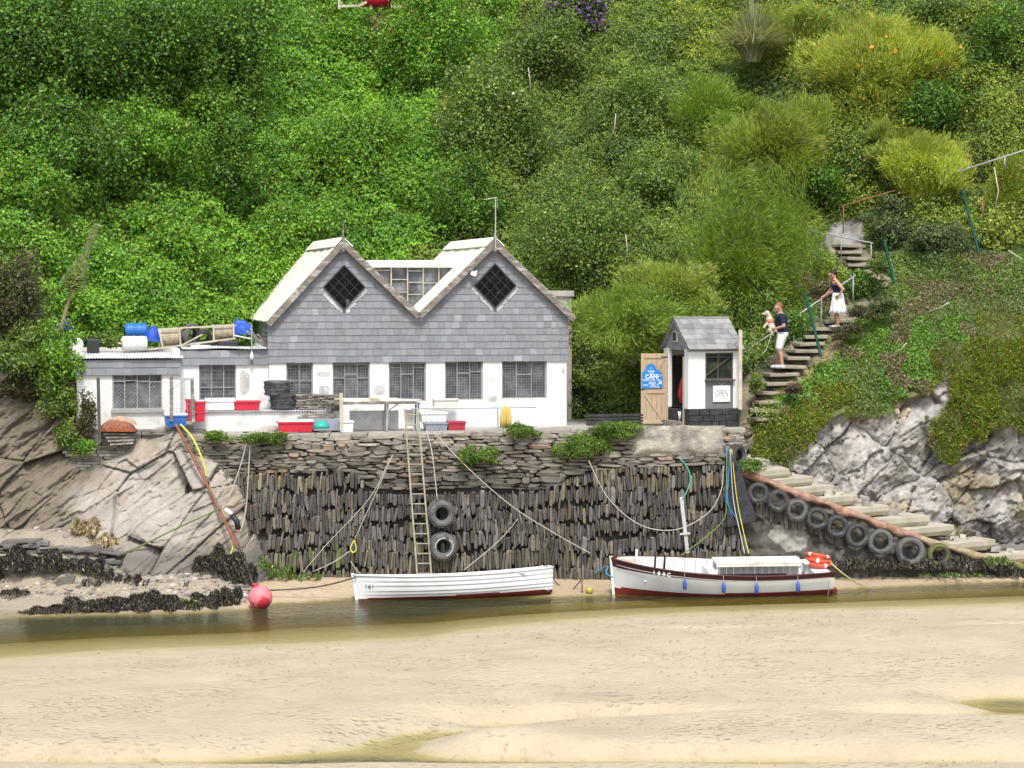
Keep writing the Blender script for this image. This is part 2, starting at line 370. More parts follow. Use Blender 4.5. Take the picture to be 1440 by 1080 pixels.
o = leaves('ivy', PT[WS], NR[WS]+np.array((0, -.05, .25)), .092, TT[WS], LEAF, bias=.9); tag(o, 'bright green ivy and climbing leaves covering the slope behind the boathouse', 'ivy', kind='stuff')
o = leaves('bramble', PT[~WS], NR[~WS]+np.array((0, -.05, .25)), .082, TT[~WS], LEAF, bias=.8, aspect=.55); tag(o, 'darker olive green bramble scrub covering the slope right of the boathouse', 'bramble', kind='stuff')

# ---- low ground cover on the slope right of the steps
n = 520000; x = rs.uniform(6.5, 17.5, n); z = rs.uniform(1.5, 11, n); y = hillY(x, z)-(.5*fbm(x*1.3, z*1.3, 4)); 
e = .05; dx = (hillY(x+e, z)-hillY(x, z))/e; dz = (hillY(x, z+e)-hillY(x, z))/e
nr = np.stack([dx, -np.ones_like(dx), dz], -1); nr /= np.linalg.norm(nr, axis=1)[:, None]
px, py = toPix(x, y, z); w1 = fbm(x*1.2, z*1.2, 4, 2)
jx = px+14*(fbm(x*3, z*3, 3, 1)-.5); jy = py-10+105*(fbm(x*1.3, z*1.3, 4, 4)-.5)
kx = px+22*(fbm(x*4, z*4, 3, 3)-.5); ky = py+22*(fbm(x*4+9, z*4, 3, 5)-.5)
ok = ~inpoly(jx, jy, POLY_ROCK) & (~inpoly(kx, ky, POLY_DIRT) | (rs.rand(n) < .10)) & ~inpoly(kx, ky, POLY_PATH) & (px > 1050) & (py > 360) & (px > 1120-(py-360)*.3)
ok &= (w1 > .40) | (rs.rand(n) < .35)
succ = ((jx < 1200) & (jy > 545)) | ((jx > 1310) & (jy > 490)) | ((jx > 1370) & (jy > 440))
moss = fbm(x*.8+5, z*.8, 3, 6)
cg = np.array([(.19, .29, .06), (.14, .22, .05), (.27, .36, .11), (.30, .29, .15), (.11, .17, .04)])
cs = np.array([(.24, .33, .04), (.17, .25, .035), (.33, .37, .07), (.30, .19, .07), (.11, .16, .03)])
t = np.where(succ[:, None], tints(n, cs, .3, [.35, .25, .17, .10, .13]), tints(n, cg, .3, [.34, .26, .16, .1, .14])); t *= (.6+.8*w1[:, None])
lush = (moss > .55) & ~succ; t[lush] *= np.array((.88, 1.12, .75))
dry = (fbm(x*.9, z*.9+7, 3, 1) > .60) & ~succ; t[dry] = tints(dry.sum(), [(.30, .26, .14), (.22, .20, .10), (.17, .20, .07)], .3)
pts = np.stack([x, y, z], -1)+nr*(rs.rand(n)*.16*(.4+w1*1.4))[:, None]
o = leaves('ground_cover', pts[ok & ~succ], nr[ok & ~succ], .085, t[ok & ~succ], LEAF, bias=.45, aspect=.42); tag(o, 'low grass and creeping herbs on the slope right of the stone steps', 'grass', kind='stuff')
o = leaves('hottentot_fig', pts[ok & succ], nr[ok & succ], .085, t[ok & succ], LEAF, bias=.2, aspect=.3, dirs=nr[ok & succ]+np.array((0, 0, -.2)), spread=.6)
tag(o, 'olive and reddish succulent mat hanging over the pale rock face', 'succulent', kind='stuff')

# ---- left rock outcrop
RC = [(0,545,4.0),(60,545,4.2),(105,570,4.2),(0,640,3.2),(60,640,3.3),(105,630,3.6),(130,620,3.9),(0,700,2.3),(60,700,2.2),(150,650,3.1),(200,620,3.4),(250,603,3.2),(285,620,3.3),
 (100,740,1.8),(0,735,1.9),(150,720,2.0),(200,700,2.2),(260,680,2.4),(310,690,2.2),(330,740,1.7),(345,790,1.1),(290,790,1.0),(240,790,.9),(180,770,.9),(120,770,.9),
 (0,800,.6),(350,840,.3),(200,850,-.2),(0,860,-.5),(370,700,3.4),(380,600,4.2),(400,820,3.0),(380,760,3.2),(450,700,4.2),(150,560,6.5),(250,570,5.5),(350,560,6),(-150,600,3.0),(-150,750,1.4),(-150,860,-.4)]
rctrl = []
for a, b_, Y in RC: p = P(a, b_, Y); rctrl.append((p.x, p.z, Y))
rockY = rbf(rctrl)
xs = np.linspace(-18, -5.4, 420); zs = np.linspace(-.6, 5.6, 250); XR, ZR = np.meshgrid(xs, zs)
pr, qr = toPix(XR, rockY(XR, ZR), ZR)
# strata dip: long slabs running up to the right
def strata(x, z):
    ang = R(38); x = x+.2*fbm(x*.8, z*.8, 3, 1); u = x*math.cos(ang)+z*math.sin(ang); v = -x*math.sin(ang)+z*math.cos(ang)
    a, e1 = facets(u*.42, v, .95, 1, .28, .75); b, e2 = facets(u*.4+3, v, .36, 4, .25, .16); c, e3 = facets(u*.5, v*1.3, .16, 2, .35, .05)
    return a+b*.55+c*.8-.20*np.clip(1-e1/.04, 0, 1)-.04*np.clip(1-e2/.05, 0, 1)+.10*fbm(u*1.2, v*6, 4, 4)
top_lim = 4.32-.18*np.clip((XR+10.5)/1.5, 0, 1)*0
cliff = np.clip((125-pr)/25, 0, 1)
YR = rockY(XR, ZR)-strata(XR, ZR)*(1-.0*XR)-.2*fbm(XR*1.5, ZR*1.5, 4, 5)*(1)
# left cliff is streaked finer
YR = YR-cliff*.30*np.abs(fbm((XR*.75+ZR*.65)*.7, (-XR*.65+ZR*.75)*3.5, 5, 1)-.5)*3
YR = np.where((ZR > 4.15) & (pr > 118), np.maximum(YR, 3.4)+3*(ZR-4.15), YR)
TR = np.zeros(XR.shape+(3,)); nn_ = fbm(XR*2, ZR*2, 5, 3)[..., None]; n2 = fbm((XR+ZR)*.8, (ZR-XR)*5, 4, 6)[..., None]
TR[:] = np.array((.385, .35, .30)); TR = TR*(.6+.45*nn_+.35*n2)
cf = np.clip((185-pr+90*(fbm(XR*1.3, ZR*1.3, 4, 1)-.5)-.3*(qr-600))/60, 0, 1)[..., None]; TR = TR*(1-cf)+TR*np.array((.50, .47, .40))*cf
rust = np.clip((fbm(XR*1.1, ZR*1.1, 4, 2)[..., None]-.5)*4, 0, 1); TR = TR*(1-rust*np.array((.0, .06, .14))); TR = TR*.92
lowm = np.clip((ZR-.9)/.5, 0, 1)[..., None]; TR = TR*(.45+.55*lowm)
M['rock'] = mat('rock', (1, 1, 1), .85, .12, 6, .6, 10, tint=True, bdist=.05)
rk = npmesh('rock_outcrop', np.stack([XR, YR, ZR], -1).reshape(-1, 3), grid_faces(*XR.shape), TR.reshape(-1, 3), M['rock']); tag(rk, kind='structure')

# ---- sand, foreshore and river bed in one sheet
def edge(lst, px): return np.interp(px, [a for a, b in lst], [b for a, b in lst])
NEAR = [(-400, 935), (0, 928), (150, 916), (450, 905), (600, 897), (650, 888), (760, 876), (900, 866), (1100, 859), (1440, 849), (1800, 842)]
FAR = [(-400, 875), (0, 868), (30, 866), (120, 864), (250, 861), (350, 856), (380, 848), (500, 841), (700, 839), (850, 836), (1000, 834), (1170, 829), (1250, 824), (1440, 816), (1800, 808)]
def pyofy(y): return 400+8*3300/(y+60.0)
def yofpy(p): return 8*3300/(p-400.0)-60
xs = np.linspace(-30, 30, 401); ys = np.concatenate([np.linspace(-58, -24, 60), np.linspace(-23.9, 8, 360)])
XG, YG = np.meshgrid(xs, ys); PXG = 720+3300*XG/(YG+60); PYG = pyofy(YG)
yn = yofpy(edge(NEAR, PXG)); yf = yofpy(edge(FAR, PXG))
yn = yn+.5*(fbm(XG*.25, YG*.1, 3)-.5); yf = yf+.25*(fbm(XG*.8, YG*.1, 3, 4)-.5)
near = np.clip(np.where(YG>yn,(yn-YG)*.075,(yn-YG)*.05), -.6, .30); 
pools = 0*XG
def blob(cx, cy, rx, ry, d): return -d*np.exp(-((PXG-cx)/rx)**2-((PYG-cy)/ry)**2)
near = near+blob(500, 1072, 160, 12, .5)+blob(560, 1052, 90, 12, .33)+blob(640, 1038, 110, 7, .31)+blob(740, 1027, 130, 5, .34)+blob(880, 1021, 120, 4, .30)-blob(700, 1062, 110, 11, .15)+blob(1425, 993, 85, 10, .62)+blob(1440, 1014, 95, 9, .6)+blob(1330, 1021, 120, 5, .34)+blob(700, 1085, 900, 9, .9)+blob(1000, 894, 75, 2.2, .12)+blob(1400, 893, 60, 2, .12)
near += np.where(YG < yn, .035*(fbm(XG*.5, YG*.7, 4, 3)-.5)*2, 0)*np.clip((yn-YG)/1.5, 0, 1)
left = np.clip((350-PXG)/40, 0, 1)
slope = .10+.36*left
l2 = np.clip((190-PXG)/70, 0, 1); l2 = l2*l2*(3-2*l2); far0 = np.minimum((YG-yf)*.10, .22)
mound = np.interp(YG+.35*(fbm(XG*1.1, YG*.7, 4, 5)-.5), [-4, -.9, -.2, .15, .9, 1.3, 2.4, 6], [-.15, .20, .38, .60, 1.15, 1.50, 1.62, 2.4])
mound = np.where(YG < -.2, np.minimum(mound, (YG-yf)*.16), mound)
far1 = np.minimum((YG-yf)*.17, .5); far = far0*(1-left)+left*(far1*(1-l2)+mound*l2)+left*np.clip((YG-yf)*.5, 0, 1)*.14*(fbm(XG*1.6, YG*1.6, 4, 5)-.5)
mid = yn+(yf-yn)*.62
ZG = np.where(YG < mid, np.maximum(near, -.5), np.maximum((YG-yf)*.35, -.5)); ZG = np.where(YG >= yf, far, ZG)
ZG += .006*np.sin(XG*3+4*fbm(XG, YG, 2))*0
c_s = np.array((.475, .40, .275)); nz = fbm(XG*.5, YG*.5, 4, 1)[..., None]
TG = np.zeros(XG.shape+(3,)); TG[:] = c_s*(.9+.2*nz)
wet = np.clip((.05-ZG)/.05, 0, 1)[..., None]*(YG < mid)[..., None]
TG = TG*(1-wet)+np.array((.40, .34, .17))*wet
bed = ((YG >= mid) & (ZG < .0))[..., None]; TG = np.where(bed, np.array((.25, .22, .10)), TG)
fs = ((YG >= yf-.1) & (left < .5))[..., None]; TG = np.where(fs, np.array((.45, .36, .24))*(.8+.4*nz), TG)
fg = fbm(XG*5, YG*5, 4, 2)[..., None]; grav = np.array((.26, .24, .21))*(.5+1.0*fg)
sandy = np.clip((PYG-815)/25, 0, 1)[..., None]; lf = (left*(YG >= yf-.1))[..., None]
TG = TG*(1-lf)+(grav*(1-sandy*.7)+np.array((.38, .32, .22))*sandy*.7)*lf
ms = mat('sand', (1, 1, 1), .95, .07, 1.2, .5, 1.5, tint=True, bdist=.05, spec=.1)
# wind ripples and old footprints as relief
n = ms.node_tree.nodes; L = ms.node_tree.links; b = n['Principled BSDF']; tc = n.new('ShaderNodeTexCoord')
mp = n.new('ShaderNodeMapping'); mp.inputs['Scale'].default_value = (3.0, 3.6, 1); L.new(tc.outputs['Object'], mp.inputs[0])
vo = n.new('ShaderNodeTexVoronoi'); vo.inputs['Scale'].default_value = 1.6; vo.inputs['Randomness'].default_value = 1; L.new(mp.outputs[0], vo.inputs[0])
na = n.new('ShaderNodeTexNoise'); na.inputs['Scale'].default_value = 3.0; na.inputs['Detail'].default_value = 4; L.new(mp.outputs[0], na.inputs[0])
nb = n.new('ShaderNodeTexNoise'); nb.inputs['Scale'].default_value = .45; nb.inputs['Detail'].default_value = 3; L.new(tc.outputs['Object'], nb.inputs[0])
mr = n.new('ShaderNodeMapRange'); L.new(vo.outputs[0], mr.inputs[0]); mr.inputs[1].default_value = .05; mr.inputs[2].default_value = .42
mg = n.new('ShaderNodeMapRange'); L.new(nb.outputs[0], mg.inputs[0]); mg.inputs[1].default_value = .42; mg.inputs[2].default_value = .62
mx = n.new('ShaderNodeMix'); L.new(mg.outputs[0], mx.inputs[0]); mx.inputs[2].default_value = 1; L.new(mr.outputs[0], mx.inputs[3])
ad = n.new('ShaderNodeMath'); ad.operation = 'MULTIPLY_ADD'; L.new(na.outputs[0], ad.inputs[0]); ad.inputs[1].default_value = .8; L.new(mx.outputs[0], ad.inputs[2])
bp = n.new('ShaderNodeBump'); bp.inputs['Strength'].default_value = .9; bp.inputs['Distance'].default_value = .07; L.new(ad.outputs[0], bp.inputs['Height'])
old = b.inputs['Normal'].links[0].from_node; L.new(old.outputs[0], bp.inputs['Normal']); L.new(bp.outputs[0], b.inputs['Normal'])
sand = npmesh('sand', np.stack([XG, YG, ZG], -1).reshape(-1, 3), grid_faces(*XG.shape), TG.reshape(-1, 3), ms, smooth=True); tag(sand, kind='structure')
# ---- water
wm = bpy.data.materials.new('water'); wm.use_nodes = True; n = wm.node_tree.nodes; L = wm.node_tree.links; b = n['Principled BSDF']
at = n.new('ShaderNodeAttribute'); at.attribute_name = 'depth'
ex = n.new('ShaderNodeMapRange'); L.new(at.outputs['Fac'], ex.inputs[0]); ex.inputs[1].default_value = -.01; ex.inputs[2].default_value = .40; ex.inputs[3].default_value = .10; ex.inputs[4].default_value = .92
cr = n.new('ShaderNodeMix'); cr.data_type = 'RGBA'; mr = n.new('ShaderNodeMapRange'); L.new(at.outputs['Fac'], mr.inputs[0]); mr.inputs[1].default_value = .10; mr.inputs[2].default_value = .26
L.new(mr.outputs[0], cr.inputs[0]); cr.inputs[6].default_value = (.30, .225, .014, 1); cr.inputs[7].default_value = (.045, .052, .018, 1)
L.new(cr.outputs[2], b.inputs['Base Color']); L.new(ex.outputs[0], b.inputs['Alpha']); b.inputs['Roughness'].default_value = .05; b.inputs['IOR'].default_value = 1.33
tc = n.new('ShaderNodeTexCoord'); mp = n.new('ShaderNodeMapping'); mp.inputs['Scale'].default_value = (1.0, 1.0, 1); L.new(tc.outputs['Object'], mp.inputs[0])
na = n.new('ShaderNodeTexNoise'); na.inputs['Scale'].default_value = 3.2; na.inputs['Detail'].default_value = 4; na.inputs['Roughness'].default_value = .65; L.new(mp.outputs[0], na.inputs[0])
bs = n.new('ShaderNodeMapRange'); L.new(at.outputs['Fac'], bs.inputs[0]); bs.inputs[1].default_value = .03; bs.inputs[2].default_value = .4; bs.inputs[3].default_value = .12; bs.inputs[4].default_value = 1
bp = n.new('ShaderNodeBump'); L.new(bs.outputs[0], bp.inputs['Strength']); bp.inputs['Distance'].default_value = .55; L.new(na.outputs[0], bp.inputs['Height']); L.new(bp.outputs[0], b.inputs['Normal'])
wat = npmesh('water', np.stack([XG, YG, 0*XG+.0], -1).reshape(-1, 3), grid_faces(*XG.shape), None, wm, smooth=True); tag(wat, kind='structure')
a = wat.data.attributes.new('depth', 'FLOAT', 'POINT'); a.data.foreach_set('value', (-ZG).ravel().astype(np.float32))
# ---- terrace the buildings stand on
M['conc'] = mat('concrete', (.42, .40, .36), .9, .2, 3, .3, 20, c2=(.3, .29, .26))
tr = MB(); tr.add([(-13, 3.2, 3.96), (-6.5, 2.9, 3.96), (5.75, 2.9, 4.0), (6.4, 6.0, 4.0), (6.4, 14.5, 4.0), (-14, 14.5, 4.0)], [(0, 1, 2, 3, 4, 5)])
tag(tr.build('terrace_ground', M['conc']), kind='structure')
# ================================================================ BUILDINGS
M['white'] = mat('white_limewash', (.78, .78, .76), .85, .06, 2.5, .3, 9, c2=(.56, .55, .49), csc=1.3, cth=(.57, .70))
M['slate'] = mat('slate', (.232, .25, .262), .6, .08, 6, .25, 25, tint=True)
M['slate_old'] = mat('weathered_slate', (.25, .25, .245), .8, .2, 5, .4, 18, tint=True)
M['cream'] = mat('cream_roofing', (.84, .81, .69), .8, .08, 3, .3, 8, c2=(.55, .52, .42), csc=2.2, cth=(.58, .72))
M['wood'] = mat('weathered_wood', (.20, .18, .155), .85, .35, 5, .4, 20, stretch=(1, 1, 3), c2=(.42, .39, .34), cth=(.5, .62), csc=3)
M['palewood'] = mat('pale_wood', (.55, .49, .38), .85, .2, 6, .3, 25, c2=(.36, .32, .25), csc=3, cth=(.5, .66))
M['doorwood'] = mat('door_wood', (.46, .36, .235), .8, .2, 8, .3, 20, stretch=(4, 4, .6))
M['frame'] = mat('grey_window_frame', (.36, .36, .35), .7, .2, 8, .1)
M['darkframe'] = mat('black_window_frame', (.045, .045, .047), .5, .2, 8, .1)
M['wire'] = mat('wire', (.33, .34, .34), .6, .1, 8, 0)
M['lead'] = mat('lead_flashing', (.52, .54, .57), .6, .45, 9, .3, 12)
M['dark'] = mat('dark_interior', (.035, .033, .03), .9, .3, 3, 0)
M['tin'] = mat('corrugated_tin', (.50, .51, .52), .5, .25, 3, .1, c2=(.34, .27, .2), csc=2, cth=(.62, .75))
M['metal'] = mat('galvanised_metal', (.50, .51, .52), .45, .15, 8, .1, metal=.3)
gm = mat('window_glass', (.085, .095, .105), .07, .4, 2.5, .15, 1.2, spec=.6, c2=(.20, .215, .23), csc=2.0, cth=(.46, .64)); M['glass'] = gm
gm.node_tree.nodes['Principled BSDF'].inputs['Alpha'].default_value = .93

H = Frame((P(375, 600, 5.0).x, 5.0, 4.0), math.atan(.2))
def hp(px, py, v=0.0):
    q = H.px(px, py, v); return q.x, q.z
def insidepoly(u, z, poly): return bool(inpoly(np.array([u]), np.array([z]), poly)[0])
def slates(mb, poly, v, du, dz, rng, thick=.012, z0=None):
    us = [p[0] for p in poly]; zz = [p[1] for p in poly]
    z = z0 if z0 is not None else min(zz); r = 0
    while z < max(zz):
        u = min(us)-du*(.5 if r % 2 else 0)-rng.random()*.02
        while u < max(us):
            wd = du*(.8+.45*rng.random()); zc = z+dz*.5; a, b = u, u+wd
            # clip the slate's ends to the polygon at this row
            xsn = []
            for i in range(len(poly)):
                (x1, y1), (x2, y2) = poly[i], poly[(i+1) % len(poly)]
                if (y1 > zc) != (y2 > zc): xsn.append((x2-x1)*(zc-y1)/(y2-y1)+x1)
            xsn.sort()
            for k in range(0, len(xsn)-1, 2):
                aa, bb = max(a, xsn[k]), min(b, xsn[k+1])
                if bb-aa > .02:
                    t = .88+.24*rng.random(); g = (t*(1+.03*rng.random()), t, t*(1+.05*rng.random()))
                    if rng.random() < .05: g = tuple(c*1.3 for c in g)
                    e = .003; l1, l2 = v-thick*1.9, v-thick*.6; h1, h2 = z+rng.uniform(-.006, .004), z+dz
                    mb.add([(aa+e, l1, h1), (bb-e, l1, h1), (bb-e, l2, h2), (aa+e, l2, h2), (aa+e, v, h1), (bb-e, v, h1)], [(0, 1, 2, 3), (0, 4, 5, 1), (0, 3, 4), (1, 5, 2)], g)
            u += wd
        z += dz; r += 1
rng = random.Random(5)
house = empty('boathouse', H.o, H.a, 'boathouse with two slate hung gables, diamond windows and white lower wall on the quay', 'boathouse')
# wall openings in local coords
def opening(x0, x1, y0, y1, v=0): 
    a, b = hp(x0, y1, v), hp(x1, y0, v); return a[0], b[0], a[1], b[1]
wins = [opening(403, 440, 511, 566), opening(468, 520, 511, 565), opening(547, 599, 510, 565), opening(626, 679, 507, 563), opening(706, 769, 506, 561)]
uL, uR = hp(378, 510)[0], hp(797, 505)[0]; zS = hp(585, 509)[1]; D = 7.0
wl = MB(); wt = .26
xs_ = [uL]+[k for w_ in wins for k in (w_[0], w_[1])]+[uR]
for i in range(0, len(xs_), 2): wl.box(((xs_[i]+xs_[i+1])/2, wt/2, (zS+.05)/2-.25), (xs_[i+1]-xs_[i], wt, zS+.55))
for w_ in wins: wl.box(((w_[0]+w_[1])/2, wt/2+.002, w_[2]/2-.25), (w_[1]-w_[0], wt-.004, w_[2]+.5))
wl.box((uR-wt/2, D/2+wt/2, .9), (wt, D-wt, 3.0)); wl.box((uL+wt/2, D/2+wt/2, .9), (wt, D-wt, 3.0)); wl.box(((uL+uR)/2, D, .9), (uR-uL-2*wt, wt, 3.0))
wl.build('wall', M['white'], house, bevel=.01)
def window(w_, parent, nmull, zrail, name='window', gv=.14, grid=.075, fm='frame', rr=None):
    u0, u1, z0, z1 = w_; f = MB(); b = .035
    for a, c in (((u0+b/2, gv-.03, (z0+z1)/2), (b, .06, z1-z0)), ((u1-b/2, gv-.03, (z0+z1)/2), (b, .06, z1-z0)),
                 (((u0+u1)/2, gv-.03, z0+b/2), (u1-u0-2*b, .058, b)), (((u0+u1)/2, gv-.03, z1-b/2), (u1-u0-2*b, .058, b))): f.box(a, c)
    for k in range(1, nmull+1):
        u = u0+(u1-u0)*k/(nmull+1); f.box((u, gv-.032, (z0+z1)/2), (.024, .05, z1-z0-2*b))
    us = [u0]+[u0+(u1-u0)*k/(nmull+1) for k in range(1, nmull+1)]+[u1]
    for k in range(nmull+1):
        zr = z0+(z1-z0)*(zrail[k] if isinstance(zrail, (list, tuple)) else zrail)
        f.box(((us[k]+us[k+1])/2, gv-.031, zr), (us[k+1]-us[k]-.03, .045, .022))
    fo = f.build(name, M[fm], parent)
    g = MB(); g.box(((u0+u1)/2, gv+.004, (z0+z1)/2), (u1-u0-.02, .006, z1-z0-.02)); g.build('pane', M['glass'], fo)
    if grid:
        g = MB(); u = u0+grid/2; t = .0045
        while u < u1: g.box((u, gv-.085, (z0+z1)/2), (t, t, z1-z0)); u += grid
        z = z0+grid/2
        while z < z1: g.box(((u0+u1)/2, gv-.085, z), (u1-u0, t*.8, t)); z += grid
        g.build('wire_guard', M['wire'], fo)
    return fo
window(wins[0], house, 1, .55); window(wins[1], house, 2, [.62, .70, .62]); window(wins[2], house, 2, [.88, .7, .88]); window(wins[3], house, 2, [.95, .68, .72]); window(wins[4], house, 2, [.85, .62, .95])
# interior so that the panes have something behind them
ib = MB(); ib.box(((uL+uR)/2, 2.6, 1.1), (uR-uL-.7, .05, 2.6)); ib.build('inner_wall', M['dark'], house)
for i in range(26):
    cl = MB(); cl.box((rng.uniform(uL+.5, uR-.5), rng.uniform(.6, 1.6), rng.uniform(.8, 1.7)), (rng.uniform(.05, .4), .1, rng.uniform(.05, .5)), rng.uniform(-.4, .4)); cl.build('stored_gear', bpy.data.materials.get('stored_gear') or mat('stored_gear', (.4, .42, .42), .7, .8, 2, 0), house)
# cladding
apL, apR, val = hp(481, 339), hp(694, 339), hp(588, 442); eL, eR = hp(379, 452), hp(802, 444)
clad = [(uL-.03, zS), (uL-.03, hp(378, 455)[1]), (apL[0], apL[1]-.14), (val[0], val[1]-.10), (apR[0], apR[1]-.14), (uR+.04, hp(800, 442)[1]), (uR+.04, zS)]
cb = MB(); cb.prism(clad, -.02, .12); so_ = cb.build('gable_wall', M['slate'], house)
dw = []
for cx, cy, hw, hh in ((483.5, 404, 29, 31), (695.5, 402, 29, 31)):
    u, z = hp(cx, cy); a = hp(cx+hw, cy)[0]-u; b = hp(cx, cy-hh)[1]-z; dw.append((u, z, a, b))
s = MB(); slates(s, clad, -.024, .215, .19, rng, z0=zS)
s.build('slate_hanging', M['slate'], house)
for u, z, a, b in dw:
    f = MB(); C4 = [(u-a, z), (u, z-b), (u+a, z), (u, z+b)]
    for i in range(4):
        p, q = C4[i], C4[(i+1) % 4]; f.beam((p[0], -.075, p[1]), (q[0], -.075, q[1]), .035, .07, up=(0, 1, 0))
    for k in (1, 2, 3):
        for s1, s2 in (((0, 1), (3, 2)), ((0, 3), (1, 2))):
            A = C4[s1[0]], C4[s1[1]]; B = C4[s2[0]], C4[s2[1]]; t = k/4
            p = (A[0][0]*(1-t)+A[1][0]*t, A[0][1]*(1-t)+A[1][1]*t); q = (B[0][0]*(1-t)+B[1][0]*t, B[0][1]*(1-t)+B[1][1]*t)
            f.beam((p[0], -.078, p[1]), (q[0], -.078, q[1]), .016 if s1[1] == 3 else .012, .014, up=(0, 1, 0))
    fo = f.build('diamond_window', M['darkframe'], house)
    g = MB(); g.prism([(x, y_) for x, y_ in C4], -.072, -.05); g.build('pane', mat('dark_glass', (.006, .007, .007), .05, .5, 3, .05, 2, spec=.25, c2=(.12, .125, .11), csc=2.5, cth=(.62, .66)), fo)
    h = MB()
    for (p, q) in ((C4[0], C4[1]), (C4[1], C4[2])):
        dx = -.08 if p is C4[0] else .08
        n_ = 7
        for k in range(n_):
            t0, t1 = k/n_, (k+1)/n_; P0 = (p[0]*(1-t0)+q[0]*t0, p[1]*(1-t0)+q[1]*t0); P1 = (p[0]*(1-t1)+q[0]*t1, p[1]*(1-t1)+q[1]*t1)
            j = .08+.05*rng.random(); h.add([(P0[0], -.058, P0[1]), (P1[0], -.058, P1[1]), (P1[0]+dx*j*10*.9, -.05, P1[1]-j), (P0[0]+dx*j*10*.9, -.05, P0[1]-j)], [(0, 1, 2, 3)], None)
    h.build('lead_apron', M['lead'], fo)
# roofs
def roofslab(a, e, v0, v1, th=.06, lift=.0):
    m_ = MB(); d = Vector((e[0]-a[0], 0, e[1]-a[1])).normalized(); n_ = Vector((-d.z, 0, d.x)); n_ = n_ if n_.z > 0 else -n_
    N = 14; vs = []
    for k in range(N+1):
        v = v0+(v1-v0)*k/N; sg = .04*math.sin(k*1.9)*.4-.03*math.sin(math.pi*k/N)
        for pt, off in ((a, 0), (a, th), (e, th), (e, 0)):
            q = Vector((pt[0], v, pt[1]))+n_*(off+lift+sg); vs.append(q)
    fs = [(k*4+i, (k+1)*4+i, (k+1)*4+(i+1) % 4, k*4+(i+1) % 4) for k in range(N) for i in range(4)]+[(0, 1, 2, 3), (N*4+3, N*4+2, N*4+1, N*4)]
    return m_.add(vs, fs)
rf_e = (eL[0]-.06, eL[1]-.02); rr_e = (eR[0]+.08, eR[1]-.05)
for nm, a, e in (('roof', apL, rf_e), ('roof', apL, (val[0]-.04, val[1])), ('roof', apR, (val[0]+.03, val[1])), ('roof', apR, rr_e)):
    roofslab(a, e, -.18, D, .05).build(nm, M['cream'], house)
for ap, e1, e2 in ((apL, rf_e, (val[0], val[1])), (apR, (val[0], val[1]), rr_e)):
    r_ = MB()
    for e in (e1, e2):
        d = Vector((e[0]-ap[0], 0, e[1]-ap[1])).normalized(); 
        r_.beam(Vector((ap[0], 0, ap[1]+.085))+Vector((0, -.21, 0)), Vector((ap[0], 0, ap[1]+.085))+Vector((0, D, 0)), .02, .02)
        p0 = Vector((ap[0], 0, ap[1]+.09)); p1 = p0+d*.36
        n_ = Vector((-d.z, 0, d.x)); n_ = n_ if n_.z > 0 else -n_
        r_.add([p0+Vector((0, -.22, 0)), p1+Vector((0, -.22, 0)), p1+Vector((0, D, 0)), p0+Vector((0, D, 0)), p0+n_*.03+Vector((0, -.22, 0)), p1+n_*.03+Vector((0, -.22, 0)), p1+n_*.03+Vector((0, D, 0)), p0+n_*.03+Vector((0, D, 0))],
               [(4, 5, 6, 7), (0, 4, 7, 3), (1, 2, 6, 5), (0, 1, 5, 4), (3, 7, 6, 2)])
    r_.build('ridge_cap', M['cream'], house)
    for e in (e1, e2):
        b_ = MB(); d = Vector((e[0]-ap[0], 0, e[1]-ap[1])); p0 = Vector((ap[0], -.205, ap[1]-.06)); b_.beam(p0+d*.01, p0+d*1.0, .035, .17, up=(0, 0, 1)); b_.build('bargeboard', M['wood'], house)
    fi = MB(); z_ = ap[1]; fi.box((ap[0], -.24, z_-.08), (.075, .06, .42)); fi.tube([(ap[0], -.24, z_+.1), (ap[0], -.24, z_+.55)], [.032, .006], 6); fi.build('finial', M['wood'], house)
# glazed link between the gables
v1 = 2.0; a = hp(518, 376, v1); b = hp(648, 376, v1); zb = hp(588, 440, v1)[1]; zt = a[1]; z2 = hp(588, 366, v1)[1]
lk = MB(); lk.box(((a[0]+b[0])/2, v1+1.2, (zt+z2)/2), (b[0]-a[0], 2.7, z2-zt)); lk.build('flat_roof', M['cream'], house, bevel=.01)
g = MB(); g.box(((a[0]+b[0])/2, v1+.05, (zt+zb)/2), (b[0]-a[0]-.02, .01, zt-zb)); 
fr = MB()
for x_ in (550, 573, 595, 617, 634): u = hp(x_, 390, v1)[0]; fr.box((u, v1, (zt+zb)/2), (.038, .06, zt-zb))
for (xa, xb, yy) in ((550, 573, 393), (550, 573, 411), (573, 595, 381), (573, 595, 397), (573, 595, 414), (595, 617, 398), (527, 550, 380)):
    p0, p1 = hp(xa, yy, v1), hp(xb, yy, v1); fr.box(((p0[0]+p1[0])/2, v1+.01, p0[1]), (p1[0]-p0[0]-.05, .035, .025))
fo = fr.build('clerestory_window', M['conc'], house); g.build('pane', M['glass'], fo)
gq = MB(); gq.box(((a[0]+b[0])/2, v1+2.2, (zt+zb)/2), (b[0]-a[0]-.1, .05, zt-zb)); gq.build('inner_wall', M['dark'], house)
# grey block at the back right corner
v2 = 2.6; c0, c1 = hp(772, 600, v2), hp(804, 600, v2); zt = hp(790, 417, v2)[1]; zc = hp(790, 409, v2)[1]
bk = MB(); bk.box(((c0[0]+c1[0])/2, v2+.8, zt/2-.3), (c1[0]-c0[0], 1.6, zt+.6)); bk.build('rear_block', M['conc'], house, bevel=.01)
bk = MB(); bk.box(((c0[0]+c1[0])/2, v2+.8, (zt+zc)/2), (c1[0]-c0[0]+.1, 1.75, zc-zt)); bk.build('coping', M['conc'], house, bevel=.01)
